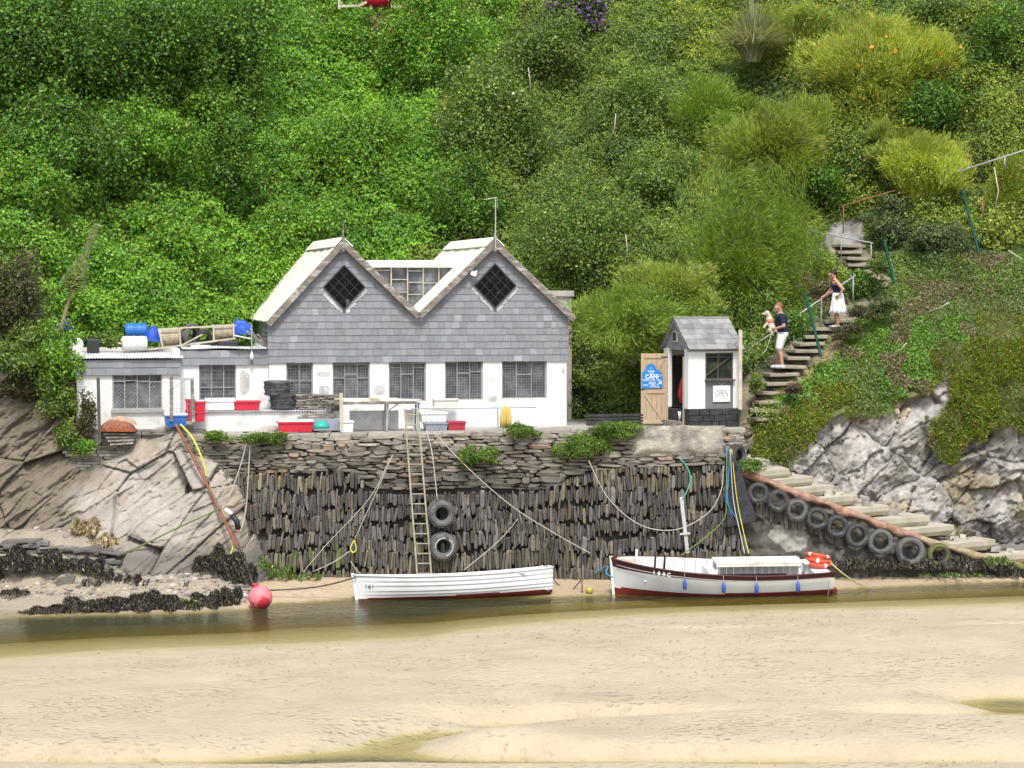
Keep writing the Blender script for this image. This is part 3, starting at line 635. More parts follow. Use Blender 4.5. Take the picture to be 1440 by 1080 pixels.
# bare blocks where the limewash has gone
M['block'] = mat('bare_block', (.56, .56, .54), .9, .12, 5, .5, 12, c2=(.42, .42, .38), csc=3)
for (x0, x1, y0, y1) in ((447, 464, 541, 556), (526, 543, 540, 556), (446, 465, 522, 530), (336, 352, 520, 556), (686, 700, 556, 566)):
    q0, q1 = hp(x0, y1), hp(x1, y0); b_ = MB(); n_ = 9; ring = [((q0[0]+q1[0])/2+(q1[0]-q0[0])/2*math.copysign(abs(math.cos(t))**.5, math.cos(t))*rng.uniform(.8, 1.05), (q0[1]+q1[1])/2+(q1[1]-q0[1])/2*math.copysign(abs(math.sin(t))**.5, math.sin(t))*rng.uniform(.8, 1.05)) for t in [2*math.pi*(k+.5)/n_ for k in range(n_)]]
    b_.prism(ring, -.003, .01); b_.build('bare_block', M['block'], house)
# gable flood light, aerial, outlet
f_ = MB(); u, z = hp(664, 385); f_.box((u, -.22, z), (.16, .09, .12), Matrix.Rotation(.35, 3, 'Y')); f_.box((u+.08, -.14, z+.06), (.06, .14, .05)); f_.build('floodlight', mat('white_plastic', (.8, .8, .79), .5, .03, 3, 0), house, bevel=.01); M['whitepl'] = bpy.data.materials['white_plastic']
an = MB(); u, z = hp(694, 345); zt = hp(694, 279)[1]; an.tube([(u+.0, -.3, z-.1), (u, -.3, zt)], .018, 6)
an.tube([(u-.33, -.3, zt-.05), (u+.05, -.28, zt+.02)], .008, 5)
for k in range(6): x_ = u-.31+k*.06; an.tube([(x_, -.42, zt-.045+k*.01), (x_, -.18, zt-.045+k*.01)], .005, 4)
an.tube([(u+.05, -.3, zt-.02), (u+.05, -.3, zt-.28)], .006, 4); an.tube([(u+.05, -.3, zt-.2), (u+.1, -.3, zt-.2)], .006, 4)
an.build('aerial', M['metal'], house)
# timber lath side of the upper storey, seen beside the annexe roof
ls = MB(); 
for k in range(8): ls.box((uL+.02, 1.1, zS+.05+k*.12), (.05, 2.0, .09))
ls.build('lath_side', M['wood'], house)
st = MB(); zt_ = hp(380, 455)[1]
st.box((uL+.13, D/2+.2, (zS+zt_)/2), (.02, D-.3, zt_-zS)); st.build('side_wall', M['slate'], house); st = MB(); st.box((uR-.04, D/2+.2, (zS+zt_)/2), (.03, D-.2, zt_-zS)); st.build('side_wall', M['slate'], house)
yy = hp(792, 520); ou = MB(); ou.box((yy[0], -.02, yy[1]), (.05, .04, .09)); ou.build('junction_box', M['metal'], house)

# ---------------- annexe
an_ = empty('lean_to_annexe', H.w(hp(115, 600)[0], 0, 0), H.a, 'low white annexe with slate fascia and corrugated tin roof, left of the boathouse', 'outbuilding')
O = hp(115, 600)[0]
def ap_(px, py, v=0): q = hp(px, py, v); return q[0]-O, q[1]
vF = -.7
a0 = ap_(108, 600, vF)[0]; a1 = ap_(254, 600, vF)[0]; a2 = uL-O-.01
wf = [*ap_(158, 576, vF), *ap_(228, 526, vF)]; wf = (wf[0], wf[2], wf[1], wf[3]); wm_ = [*ap_(280, 563), *ap_(332, 511)]; wm_ = (wm_[0], wm_[2], wm_[1], wm_[3])
zf = ap_(180, 527, vF)[1]; zf2 = ap_(300, 513)[1]
wl = MB()
for x0, x1, v, z1, op in ((a0, a1, vF, zf+.1, wf), (a1, a2, 0, zf2+.1, wm_)):
    wl.box(((x0+op[0])/2, v+.1, z1/2-.15), (op[0]-x0, .2, z1+.3)); wl.box(((op[1]+x1)/2, v+.1, z1/2-.15), (x1-op[1], .2, z1+.3)); wl.box(((op[0]+op[1])/2, v+.102, op[2]/2-.15), (op[1]-op[0], .196, op[2]+.3))
wl.box((a1-.1, vF/2+.1, 1.0), (.2, -vF-.002, 2.5)); wl.box((a0+.1, 1.3, 1.0), (.2, 3.6, 2.4)); wl.box(((a0+a2)/2, 3.0, 1.0), (a2-a0, .2, 2.4))
wl.build('wall', M['white'], an_, bevel=.008)
window(wf, an_, 3, [.8, .82, .8, .78], gv=.05+vF+.1-.08, grid=0, fm='frame'); window(wm_, an_, 2, [.34, .34, .34], gv=.12, grid=.11)
sl_ = MB(); sl_.box(((wf[0]+wf[1])/2, vF-.02, wf[2]-.04), (wf[1]-wf[0]+.08, .12, .08)); sl_.build('window_sill', M['frame'], an_)
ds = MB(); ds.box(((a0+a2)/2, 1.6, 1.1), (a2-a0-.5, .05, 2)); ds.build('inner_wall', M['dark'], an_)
for k in range(9):
    x_ = wf[0]+(wf[1]-wf[0])*rng.random(); cl = MB(); cl.lathe([(.02, -.08), (.07, -.02), (.08, .05), (.03, .09), (.0, .09)], (x_, vF+.3, wf[2]+.2+.7*rng.random()), n=8); cl.build('net_float', bpy.data.materials.get('silver_floats') or mat('silver_floats', (.7, .7, .7), .4, .2, 4, 0), an_, smooth=True)
for poly, v in (([(a0-.1, zf), (a0-.1, ap_(180, 506, vF)[1]), (a1+.02, ap_(180, 506, vF)[1]), (a1+.02, zf)], vF-.06), ([(a1+.0, zf2), (a1, ap_(300, 493)[1]), (a2, ap_(300, 493)[1]), (a2, zf2)], -.05)):
    b_ = MB(); b_.prism([(p[0], p[1]) for p in poly], v, v+.08); fo = b_.build('fascia', M['slate'], an_)
    s = MB(); slates(s, poly, v-.003, .30, .2, rng); s.build('slate_hanging', M['slate'], fo)
def corr(x0, x1, v0, v1, z0, z1, pitch=.075, amp=.014, lift=0, wob=0):
    n_ = int((x1-x0)/pitch*6); vs = []; fs = []
    for j in range(2):
        for i in range(n_+1):
            x_ = x0+(x1-x0)*i/n_; v = (v0, v1)[j]+(wob*math.sin(x_*2.3)+wob*.6*math.sin(x_*7.1) if j == 0 else 0); z = (z0, z1)[j]+amp*math.sin(2*math.pi*x_/pitch)+wob*.25*math.sin(x_*3.7); vs.append((x_, v, z+lift)); 
    for j in range(2):
        for i in range(n_+1): x_, v, z = vs[j*(n_+1)+i]; vs.append((x_, v, z-.006))
    m_ = n_+1
    for i in range(n_):
        fs += [(i, i+1, m_+i+1, m_+i), (2*m_+i+1, 2*m_+i, 3*m_+i, 3*m_+i+1), (i, 2*m_+i, 2*m_+i+1, i+1)]
    return MB().add(vs, fs)
zr0 = ap_(180, 504.5, vF-.15)[1]; zr1 = ap_(300, 491.5, -.1)[1]
corr(a0-.15, a1+.08, vF-.16, 1.2, zr0+.02, zr0+.13, wob=.012).build('corrugated_roof', M['tin'], an_, smooth=True)
corr(a1+.1, a2-.02, -.14, 3.1, zr1+.03, zr1+.08, wob=.05).build('corrugated_roof', M['tin'], an_, smooth=True)
b_ = MB(); b_.box(((a0+a1)/2, 2.15, zr0+.08), (a1-a0, 1.9, .04)); b_.build('felt_roof', M['conc'], an_)

# ---------------- kiosk
kx = P(968, 600, 4.6); K = Frame((kx.x, 4.6, 4.0), R(20))
kio = empty('kiosk', K.o, K.a, 'small white hut with weathered slate roof and a hatch on the quay', 'hut')
def kp(px, py, v=0): q = K.px(px, py, v); return q.x, q.z
W = kp(1040, 560)[0]; Dk = 1.75
zE = kp(1000, 491)[1]; zP = kp(1000, 575)[1]; wa, wb = kp(992, 560)[0], kp(1031, 560)[0]; wz0, wz1 = kp(1010, 534)[1], kp(1010, 496)[1]
M['black'] = mat('tarred_stone', (.045, .045, .048), .8, .4, 4, .9, 9, bdist=.05)
b_ = MB()
for r in range(3):
    u = 0
    while u < W-.05:
        ww = min(W-u, rng.uniform(.2, .42)); g = .7+.6*rng.random(); b_.box((u+ww/2, .10, zP-.09-r*.17), (ww-.015, .30+rng.uniform(0, .03), .16), rng.uniform(-.02, .02)); u += ww
b_.box((W/2, Dk/2, zP/2-.1-.01), (W-.02, Dk-.1, zP+.16)); b_.build('plinth', M['black'], kio, bevel=.012)
b_ = MB(); t = .12
b_.box((wa/2, t/2, (zP+zE)/2), (wa, t, zE-zP)); b_.box(((wb+W)/2, t/2, (zP+zE)/2), (W-wb, t, zE-zP)); b_.box(((wa+wb)/2, t/2+.001, (wz1+zE)/2), (wb-wa, t-.004, zE-wz1))
b_.box((W-t/2, Dk/2+t/2, (zP+zE)/2), (t, Dk-t, zE-zP)); b_.box((W/2, Dk-.06, (zP+zE)/2), (W-2*t, t, zE-zP)); b_.box((t/2, .21, (zP+zE)/2), (t, .18, zE-zP)); b_.box((t/2, Dk-.2, (zP+zE)/2), (t, .35, zE-zP))
b_.build('wall', M['white'], kio, bevel=.012)
b_ = MB(); b_.box(((wa+wb)/2, .03, (zP+wz0)/2), (wb-wa-.004, .05, wz0-zP)); b_.build('hatch_panel', mat('grey_board', (.17, .17, .165), .8, .15, 4, .2), kio)
f = MB(); b = .045
for c_, d_ in ((((wa+b/2), .05, (wz0+wz1)/2), (b, .06, wz1-wz0)), (((wb-b/2), .05, (wz0+wz1)/2), (b, .06, wz1-wz0)), (((wa+wb)/2, .05, wz1-b/2), (wb-wa-2*b, .058, b)), (((wa+wb)/2, .05, wz0+b/2), (wb-wa-2*b, .058, b)), (((wa+wb)/2-.03, .05, (wz0+wz1)/2), (.03, .05, wz1-wz0-2*b)), (((wa+wb)/2, .052, wz1-.12), (wb-wa-2*b, .04, .025))): f.box(c_, d_)
f.beam((wa+.03, .03, wz0+.12), (wb-.12, .03, wz1-.14), .03, .03); f.box(((wa+wb)/2, -.03, wz0-.01), (wb-wa+.06, .14, .035))
fo = f.build('window', mat('dark_timber', (.09, .085, .08), .8, .3, 6, .1), kio); g = MB(); g.box(((wa+wb)/2, .075, (wz0+wz1)/2), (wb-wa-.05, .006, wz1-wz0-.05)); g.build('pane', mat('hut_glass', (.02, .025, .02), .07, .5, 4, .1, 2, spec=.6, c2=(.05, .07, .03), csc=3, cth=(.5, .6)), fo)
# roof: gable ends on the left and right
zA = kp(980, 450, Dk/2)[1]; ov = .07
sl_ = MB(); d = Vector((0, -Dk/2-.12, zE-.02-zA)); L_ = d.length; d.normalize(); n_ = Vector((0, d.z, -d.y)); n_ = n_ if n_.z > 0 else -n_
for sgn in (1, -1):
    rows = 6; dd = Vector((0, d.y*sgn, d.z)); nn2 = Vector((0, n_.y*sgn, n_.z))
    for r in range(rows):
        u = -ov-rng.random()*.1
        while u < W+ov:
            ww = rng.uniform(.22, .34); a_, b2 = max(u, -ov), min(u+ww, W+ov); 
            if b2-a_ > .02:
                s0 = L_*r/rows; s1 = L_*(r+1)/rows+.02; base = Vector((0, Dk/2, zA)); g = .75+.5*rng.random()
                p = [base+dd*s0+nn2*.05, base+dd*s1+nn2*.068]
                sl_.add([(a_+.004, p[0].y, p[0].z), (b2-.004, p[0].y, p[0].z), (b2-.004, p[1].y, p[1].z), (a_+.004, p[1].y, p[1].z), (a_+.004, p[1].y, p[1].z-.02), (b2-.004, p[1].y, p[1].z-.02)], [(0, 1, 2, 3), (3, 2, 5, 4)], (g, g, g*.98))
            u += ww
ro = MB(); ro.prism([(-.0, 0)]*0+[(0, 0)], 0, 0) if False else None
ov_ = .06
poly = [(-.12, zE-.03), (Dk/2, zA+.02), (Dk+.12, zE-.03), (Dk+.05, zE-.06), (Dk/2, zA-.05), (-.05, zE-.06)]
vs = [(-ov_, a_, z_) for a_, z_ in poly]+[(W+ov_, a_, z_) for a_, z_ in poly]; n6 = 6
rb = MB(); rb.add(vs, [(0, 5, 4, 1), (1, 4, 3, 2), (6, 7, 10, 11), (7, 8, 9, 10)]+[(i, i+6, (i+1) % 6+6, (i+1) % 6) for i in range(6)])
rro = rb.build('roof', M['slate_old'], kio); sl_.build('slates', M['slate_old'], rro)
rd = MB(); rd.tube([(-ov, Dk/2, zA+.06), (W+ov, Dk/2, zA+.06)], .035, 6); rd.build('ridge_tile', M['slate_old'], rro)
# gable end (left): boarding, vent
gb = MB()
for x_ in (.06, W-.06):
    vs = [(x_-.04, .02, zE-.03), (x_-.04, Dk-.02, zE-.03), (x_-.04, Dk/2, zA-.02), (x_+.04, .02, zE-.03), (x_+.04, Dk-.02, zE-.03), (x_+.04, Dk/2, zA-.02)]
    gb.add(vs, [(0, 1, 2), (5, 4, 3), (0, 3, 4, 1), (1, 4, 5, 2), (2, 5, 3, 0)])
go = gb.build('gable_board', M['slate_old'], kio)
vt = MB(); vt.box((.0, Dk/2, (zE+zA)/2-.06), (.06, .26, .30)); vt.build('vent_frame', M['palewood'], go); vt = MB(); vt.box((-.02, Dk/2, (zE+zA)/2-.06), (.05, .18, .23)); vt.build('vent_opening', M['dark'], go)
# doorway on the left side: jamb, half door, red cloth and bucket inside, open door leaf
dj = MB(); dj.box((.03, .33, 1.0), (.1, .06, 2.0)); dj.box((.03, Dk-.32, 1.0), (.1, .06, 2.0)); dj.build('door_frame', M['doorwood'], kio)
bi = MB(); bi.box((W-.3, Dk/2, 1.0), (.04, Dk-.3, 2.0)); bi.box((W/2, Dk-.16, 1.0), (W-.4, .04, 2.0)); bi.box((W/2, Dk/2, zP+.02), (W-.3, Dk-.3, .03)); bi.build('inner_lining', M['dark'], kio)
th = MB(); th.box((-.0, Dk/2, .10), (.3, Dk-.7, .2)); th.build('step', M['wood'], kio)
# door leaf hangs from the back jamb and stands open, facing the beach
hg = K.w(-.02, Dk-.34, 0); lf = (P(900, 600, 5.6)); 
dleft = P(901, 600, hg.y-.05); dv = Vector((dleft.x-hg.x, dleft.y-hg.y, 0)); dw_ = dv.length; da = math.atan2(-dv.y, -dv.x)
F2 = Frame((dleft.x, dleft.y, 4.0), da); zd0 = P(918, 597, dleft.y).z-4.0; zd1 = P(918, 497, dleft.y).z-4.0
q = K.w(0, 0, 0); inv = Matrix.Rotation(-K.a, 4, 'Z')@Matrix.Translation(-K.o)
door = MB(); nb_ = 5
for k in range(nb_): door.box((dw_*(k+.5)/nb_, 0, (zd0+zd1)/2), (dw_/nb_-.006, .03, zd1-zd0))
for z_ in (zd0+.08, zd0+.93, zd1-.08): door.box((dw_/2, -.025, z_), (dw_-.02, .025, .11))
for x_ in (.04, dw_-.04): door.box((x_, -.026, (zd0+zd1)/2), (.08, .022, zd1-zd0-.02))
door.beam((.10, -.027, zd0+.88), (dw_-.1, -.027, zd0+.13), .02, .09, up=(1, 0, 1)); door.beam((dw_-.1, -.027, zd1-.15), (.14, -.027, zd0+1.0), .02, .08, up=(1, 0, 1))
do = door.build('door', M['doorwood'], kio, bevel=.004); do.matrix_local = inv@Matrix.Translation(F2.o)@Matrix.Rotation(da, 4, 'Z')
hn = MB(); hn.box((.05, -.05, zd0+1.0), (.09, .02, .03)); hn.build('latch', M['darkframe'], do)
for z_ in (zd1-.1, zd0+.1): hn = MB(); hn.box((dw_-.09, -.045, z_), (.16, .01, .03)); hn.build('hinge', M['darkframe'], do)

# lettering helper: text as mesh, no operators
def text(s_, size, m, parent=None, name='lettering', align='CENTER', ext=.002, bold=0):
    cu = bpy.data.curves.new('t', 'FONT'); cu.body = s_; cu.size = size; cu.align_x = align; cu.align_y = 'CENTER'; cu.extrude = ext; cu.offset = bold; cu.resolution_u = 3
    to = bpy.data.objects.new('t', cu); col.objects.link(to); dg = bpy.context.evaluated_depsgraph_get()
    me = bpy.data.meshes.new_from_object(to.evaluated_get(dg)); bpy.data.objects.remove(to); bpy.data.curves.remove(cu)
    me.materials.clear(); me.materials.append(m); me.name = name; o = bpy.data.objects.new(name, me); col.objects.link(o)
    if parent: o.parent = parent
    return o
UPR = Matrix.Rotation(math.pi/2, 4, 'X')
M['blue_sign'] = mat('blue_sign_paint', (.02, .22, .60), .5, .08, 5, 0); M['wpaint'] = mat('white_paint', (.85, .85, .84), .6, .02, 3, 0); M['bpaint'] = mat('black_paint', (.02, .02, .02), .6, .1, 3, 0)
# blue sign on the open door
sx = (hp,)
A_ = K
def dpx(px, py): q = F2.px(px, py, -.06); return q.x, q.z
sg = [dpx(903, 547), dpx(932, 545), dpx(932, 527), dpx(928, 522), dpx(923, 519), dpx(920, 513), dpx(914, 511), dpx(910, 514), dpx(908, 520), dpx(903, 524)]
cs = empty('cafe_sign', F2.w(sg[0][0], -.06, sg[0][1]), da, 'blue house shaped café board fixed to the open plank door', 'sign')
b_ = MB(); b_.prism([(x_-sg[0][0], z_-sg[0][1]) for x_, z_ in sg], 0, .015); b_.build('board', M['blue_sign'], cs)
sw = sg[1][0]-sg[0][0]
for s_, x_, z_, h_, bo in (('CAFE', .47, .34, .165, .004), ('OPEN 10.30 - 4pm', .47, .245, .068, .001), ('BOAT', .5, .165, .075, .002), ('TRIPS', .52, .105, .06, .001), ('RIVER', .44, .49, .075, .001), ('SIDE', .46, .425, .06, .001), ('+', .44, .58, .08, .002), ('FERRY', .18, .105, .055, .001), ('TO GANNEL', .6, .055, .05, .001), ('->', .88, .37, .09, .002)):
    o = text(s_, h_, M['wpaint'], cs, bold=bo); o.matrix_local = Matrix.Translation((x_*sw, -.004, z_))@UPR
    if s_[0] not in '+-' and o.dimensions.x > sw*.9: o.scale *= sw*.9/o.dimensions.x
ar = MB(); ar.beam((.72*sw, -.004, .11), (.9*sw, -.004, .19), .006, .02, up=(0, 0, 1)); ar.add([(.95*sw, -.006, .215), (.82*sw, -.006, .205), (.93*sw, -.006, .12)], [(0, 1, 2)]); ar.build('arrow', M['wpaint'], cs)
# OPEN board
q0, q1 = kp(1002, 565), kp(1026, 542)
os_ = empty('open_sign', K.w(q0[0], -.03, q0[1]), K.a, 'square white board reading OPEN under the hut window', 'sign')
b_ = MB(); b_.box(((q1[0]-q0[0])/2, 0, (q1[1]-q0[1])/2), (q1[0]-q0[0], .015, q1[1]-q0[1])); b_.build('board', M['wpaint'], os_)
o = text('OPEN', .2, mat('grey_letter', (.22, .22, .22), .6, .1, 4, 0), os_, bold=-.001); o.matrix_local = Matrix.Translation(((q1[0]-q0[0])/2, -.011, (q1[1]-q0[1])/2))@UPR@Matrix.Diagonal((.8, 1.35, 1, 1))
h_ = MB(); h_.tube([((q1[0]-q0[0])/2-.08, 0, q1[1]-q0[1]+.1), ((q1[0]-q0[0])/2, 0, q1[1]-q0[1]), ((q1[0]-q0[0])/2+.08, 0, q1[1]-q0[1]+.1)], .004, 4); h_.build('hanging_string', M['wpaint'], os_)
# timber post in front of the hut's right corner
p0, p1 = P(1041, 575, 4.7), P(1041, 463, 4.7); b_ = MB(); b_.box((0, 0, (p1.z-p0.z)/2), (.10, .10, p1.z-p0.z)); tag(b_.build('timber_post', M['palewood'], None, bevel=.008, loc=(p0.x, 4.75, p0.z-.02)), 'pale square timber post standing at the right corner of the hut', 'post')
# things inside the hut
b_ = MB(); c = K.w(.55, .75, 4.0-4.0)
rc_ = MB(); rc_.lathe([(.0, .0), (.3, .02), (.36, .3), (.30, .62), (.18, .9), (0, .95)], (0, 0, 0), n=10)
tag(rc_.build('folded_cloth', mat('red_cloth', (.45, .02, .03), .8, .2, 4, .3, 6), None, smooth=True, loc=K.w(.45, .85, zP+.1)), 'red cloth bundle heaped inside the hut doorway', 'cloth')
bu = MB(); bu.lathe([(0, 0), (.12, 0), (.15, .25), (.14, .25), (.11, .02), (0, .02)], n=14); tag(bu.build('bucket', M['whitepl'], None, smooth=True, loc=K.w(.12, .62, .22)), 'grey white bucket on the sill of the hut doorway', 'bucket')

# ================================================================ QUAY WALL
quay = empty('quay_wall', (-8, 2.2, 0), 0, 'tall dry stone quay wall of upright slates with flat courses above', 'wall')
TOPZ = 4.16
def tz(x_): return float(np.interp(x_, [P(250, 610, 2.6).x, P(560, 608, 2.6).x, P(700, 603, 2.6).x, P(860, 600, 2.6).x], [3.98, 4.0, 4.08, 4.16]))
def wy(z): return 2.2+.1*z-2.2
XW0, XW1 = P(262, 620, 2.6).x, P(1046, 700, 2.3).x
M['stone'] = mat('wall_stone', (.29, .275, .25), .85, .25, 5, .5, 14, tint=True, bdist=.02)
bk = MB(); X0, X1 = XW0+8, XW1+8
bk.add([(X0, .08, -.8), (X1, .08, -.8), (X1, .48, 3.9), (X0, .48, 3.9), (X0, 1.0, -.8), (X1, 1.0, -.8), (X1, 1.0, 3.9), (X0, 1.0, 3.9)], [(0, 1, 2, 3), (1, 5, 6, 2), (0, 3, 7, 4), (3, 2, 6, 7), (4, 7, 6, 5)])
bk.build('core', mat('wall_core', (.075, .068, .058), .95, .4, 3, .5, 8), quay)
def stone(mb, x_, z_, w_, h_, rng, t, prot=.12, n=8, rot=0, pw=.35):
    y_ = wy(z_)+.06; ring = []
    for k in range(n):
        a = 2*math.pi*(k+.5)/n+rng.uniform(-.12, .12); c, s_ = math.cos(a), math.sin(a)
        rx = math.copysign(abs(c)**pw, c)*w_/2*(1+rng.uniform(-.16, .1)); rz = math.copysign(abs(s_)**pw, s_)*h_/2*(1+rng.uniform(-.14, .08))
        ring.append((rx*math.cos(rot)-rz*math.sin(rot), rx*math.sin(rot)+rz*math.cos(rot)))
    pr = prot*rng.uniform(.5, 1.25); tl = rng.uniform(-.03, .03); tz = rng.uniform(-.03, .03)
    vs = [(x_+a, y_+.05, z_+b) for a, b in ring]+[(x_+a, y_-pr*.5+tl*a/w_, z_+b) for a, b in ring]+[(x_+a*.74, y_-pr+tl*a/w_+tz*b/h_+rng.uniform(-.012, .012), z_+b*.82) for a, b in ring]
    mb.add(vs, [((k+1) % n, k, k+n, (k+1) % n+n) for k in range(n)]+[((k+1) % n+n, k+n, k+2*n, (k+1) % n+2*n) for k in range(n)]+[tuple(2*n+k for k in range(n))], t)
bnd = [(250, 664), (300, 664), (420, 668), (460, 660), (500, 668), (530, 694), (700, 695), (760, 690), (800, 672), (850, 658), (1050, 652)]
bx = [P(a, b, 2.5) for a, b in bnd]
def bz(x_): return np.interp(x_, [p.x for p in bx], [p.z for p in bx])
vst = MB(); z = -.15; r = 0
while z < 3.3:
    hrow = rng.uniform(.40, .60) if z < 2.4 else rng.uniform(.42, .5); x_ = XW0
    while x_ < XW1:
        w_ = rng.choice([.055, .06, .07, .07, .08, .09, .10, .13])*rng.uniform(.85, 1.15); h_ = hrow*rng.uniform(.85, 1.22); zc = z+hrow/2+rng.uniform(-.11, .11)+.10*math.sin(x_*1.3+r)
        lim = bz(x_)
        if zc+h_/2 > lim+.12:
            if zc-h_/2 < lim-.12: h_ = lim-(zc-h_/2); zc = lim-h_/2
            else: h_ = 0
        if h_ > .12:
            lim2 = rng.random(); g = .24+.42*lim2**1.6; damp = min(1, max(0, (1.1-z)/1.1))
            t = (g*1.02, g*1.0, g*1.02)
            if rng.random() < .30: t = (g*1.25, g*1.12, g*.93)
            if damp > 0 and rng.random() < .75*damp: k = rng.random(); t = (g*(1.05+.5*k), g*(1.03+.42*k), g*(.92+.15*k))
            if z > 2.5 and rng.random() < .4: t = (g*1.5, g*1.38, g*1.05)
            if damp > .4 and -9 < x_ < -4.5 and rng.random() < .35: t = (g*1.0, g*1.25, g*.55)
            stone(vst, x_+w_/2+8, zc, w_*1.18, h_, rng, t, .20, n=9, pw=.55, rot=rng.gauss(0, .08)+.03*math.sin(x_*.8+r*2))
        x_ += w_
    z += hrow*.93; r += 1
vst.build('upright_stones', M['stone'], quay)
hst = MB(); z = 2.55; 
while z < TOPZ-.03:
    hrow = rng.uniform(.07, .15); x_ = XW0-rng.random()*.3
    while x_ < XW1:
        w_ = min(rng.uniform(.22, .75), max(.12, XW1+.04-x_)); zc = z+hrow/2+.03*math.sin(x_*2+z*9); 
        if zc-hrow/2 > bz(x_+w_/2)-.06 and zc+hrow/2 < tz(x_)+.01:
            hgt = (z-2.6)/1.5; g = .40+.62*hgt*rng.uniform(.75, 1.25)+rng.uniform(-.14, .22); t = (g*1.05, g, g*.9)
            if rng.random() < .06: t = (g*1.2, g*.95, g*.75)
            stone(hst, x_+w_/2+8, zc, w_*1.0, hrow*rng.uniform(.85, 1.25), rng, t, .14 if hgt < .75 else .09, n=10, rot=rng.gauss(0, .03), pw=.5)
        x_ += w_*.98
    z += hrow*.9
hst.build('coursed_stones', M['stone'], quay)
# mortared coping, with the rendered stretch at the right end
cp = MB(); x_ = XW0; 
while x_ < XW1-.1:
    w_ = rng.uniform(.25, .7); g = .95+.3*rng.random(); cp.box((x_+8+w_/2, .78, tz(x_)-.04+rng.uniform(-.03, .02)), (w_-.01, .8, .10+rng.uniform(0, .03)), rng.uniform(-.02, .02), (g*1.02, g, g*.93)); x_ += w_
cp.build('coping_stones', M['stone'], quay, bevel=.015)
M['mortar'] = mat('old_mortar', (.40, .37, .31), .9, .25, 3, .9, 6, bdist=.08, c2=(.25, .23, .2), csc=2, cth=(.5, .6))
def patch(nm, pts, y_, mt, parent, seed=0, thick=.1, nx=40, nz=14, amp=.05):
    # lumpy skin over part of the wall: outline given by its lower edge and upper edge in pixels
    (ax, ay), (bx_, by) = pts[0], pts[1]; p, q = P(ax, ay, y_), P(bx_, by, y_); us = np.linspace(p.x, q.x, nx); vs_ = np.linspace(q.z, p.z, nz) if q.z < p.z else np.linspace(p.z, q.z, nz)
    X_, Z_ = np.meshgrid(us, vs_); e = np.minimum(np.minimum((X_-us[0])/(.3), (us[-1]-X_)/.15), np.minimum((Z_-vs_[0])/.25, 1)); e = np.clip(e+.5*(fbm(X_*3+seed, Z_*3, 3, 1)-.5), 0, 1)
    Y_ = 2.2+.1*Z_+.10-thick*1.6*e-amp*fbm(X_*4, Z_*6+seed, 4, 2)
    o = npmesh(nm, np.stack([X_-8, Y_-2.2, Z_], -1).reshape(-1, 3)+np.array((16, 0, 0)), grid_faces(*X_.shape), None, mt, parent, smooth=True); return o
patch('mortar_facing', [(884, 598.5), (1020, 645)], 2.55, M['mortar'], quay, 1, .14)

rw = MB(); z = 2.75
while z < 4.05:
    hr = rng.uniform(.05, .11); x_ = P(96, 630, 3.0).x-rng.random()*.2+max(0, 3.4-z)*.9; xe = P(272, 620, 2.8).x
    while x_ < xe:
        w_ = rng.uniform(.2, .6); g = .65+.5*rng.random(); y_ = 3.0+.25*(z-3)
        if z > 3.3 or x_ < -10.2: rw.box((x_+w_/2+10, y_+rng.uniform(-.04, .04)+.1, z+hr/2), (w_*.97, .35, hr*.9), rng.uniform(-.12, .12), (g*1.02, g, g*.92))
        x_ += w_
    z += hr
tag(rw.build('rubble_wall', M['stone'], None, bevel=.008, loc=(-10, 0, 0)), 'low rubble retaining wall of flat stones under the annexe', 'wall')
# ================================================================ OBJECTS
M['rubber'] = mat('tyre_rubber', (.065, .066, .068), .75, .35, 6, .2, 30, c2=(.13, .13, .13), csc=3, cth=(.5, .7))
M['rubber_grey'] = mat('dusty_tyre_rubber', (.145, .145, .14), .85, .3, 6, .2, 30, c2=(.05, .05, .05), csc=4, cth=(.45, .7))
M['rubber_green'] = mat('algae_tyre_rubber', (.16, .17, .07), .9, .35, 6, .3, 20, c2=(.05, .05, .05), csc=3, cth=(.45, .65))
M['boatwhite'] = mat('boat_white', (.83, .83, .82), .4, .03, 2, .05, 6, c2=(.76, .75, .72), csc=1.2, cth=(.5, .7))
M['inwhite'] = mat('boat_inside_white', (.74, .74, .72), .6, .06, 4, .1, 8)
M['antifoul'] = mat('red_antifouling', (.20, .030, .025), .7, .3, 4, .2, 10)
M['maroon'] = mat('maroon_strake', (.085, .028, .028), .5, .2, 4, .1)
M['greypaint'] = mat('grey_paint', (.38, .38, .38), .7, .1, 4, .1)
def plastic(nm, c, r=.45): return mat(nm, c, r, .07, 4, .08, 6, spec=.4, c2=tuple(k*.8 for k in c), csc=2.5, cth=(.5, .72))
M['redpl'] = plastic('red_plastic', (.62, .03, .06)); M['darkredpl'] = plastic('dark_red_plastic', (.42, .04, .07)); M['bluepl'] = plastic('blue_plastic', (.03, .16, .50)); M['greypl'] = plastic('grey_plastic', (.30, .33, .37))
M['creampl'] = plastic('cream_plastic', (.70, .69, .62)); M['blackpl'] = plastic('black_plastic', (.03, .032, .036)); M['teal'] = plastic('teal_plastic', (.03, .42, .34)); M['tarp'] = plastic('blue_tarpaulin', (.02, .09, .50), .55)
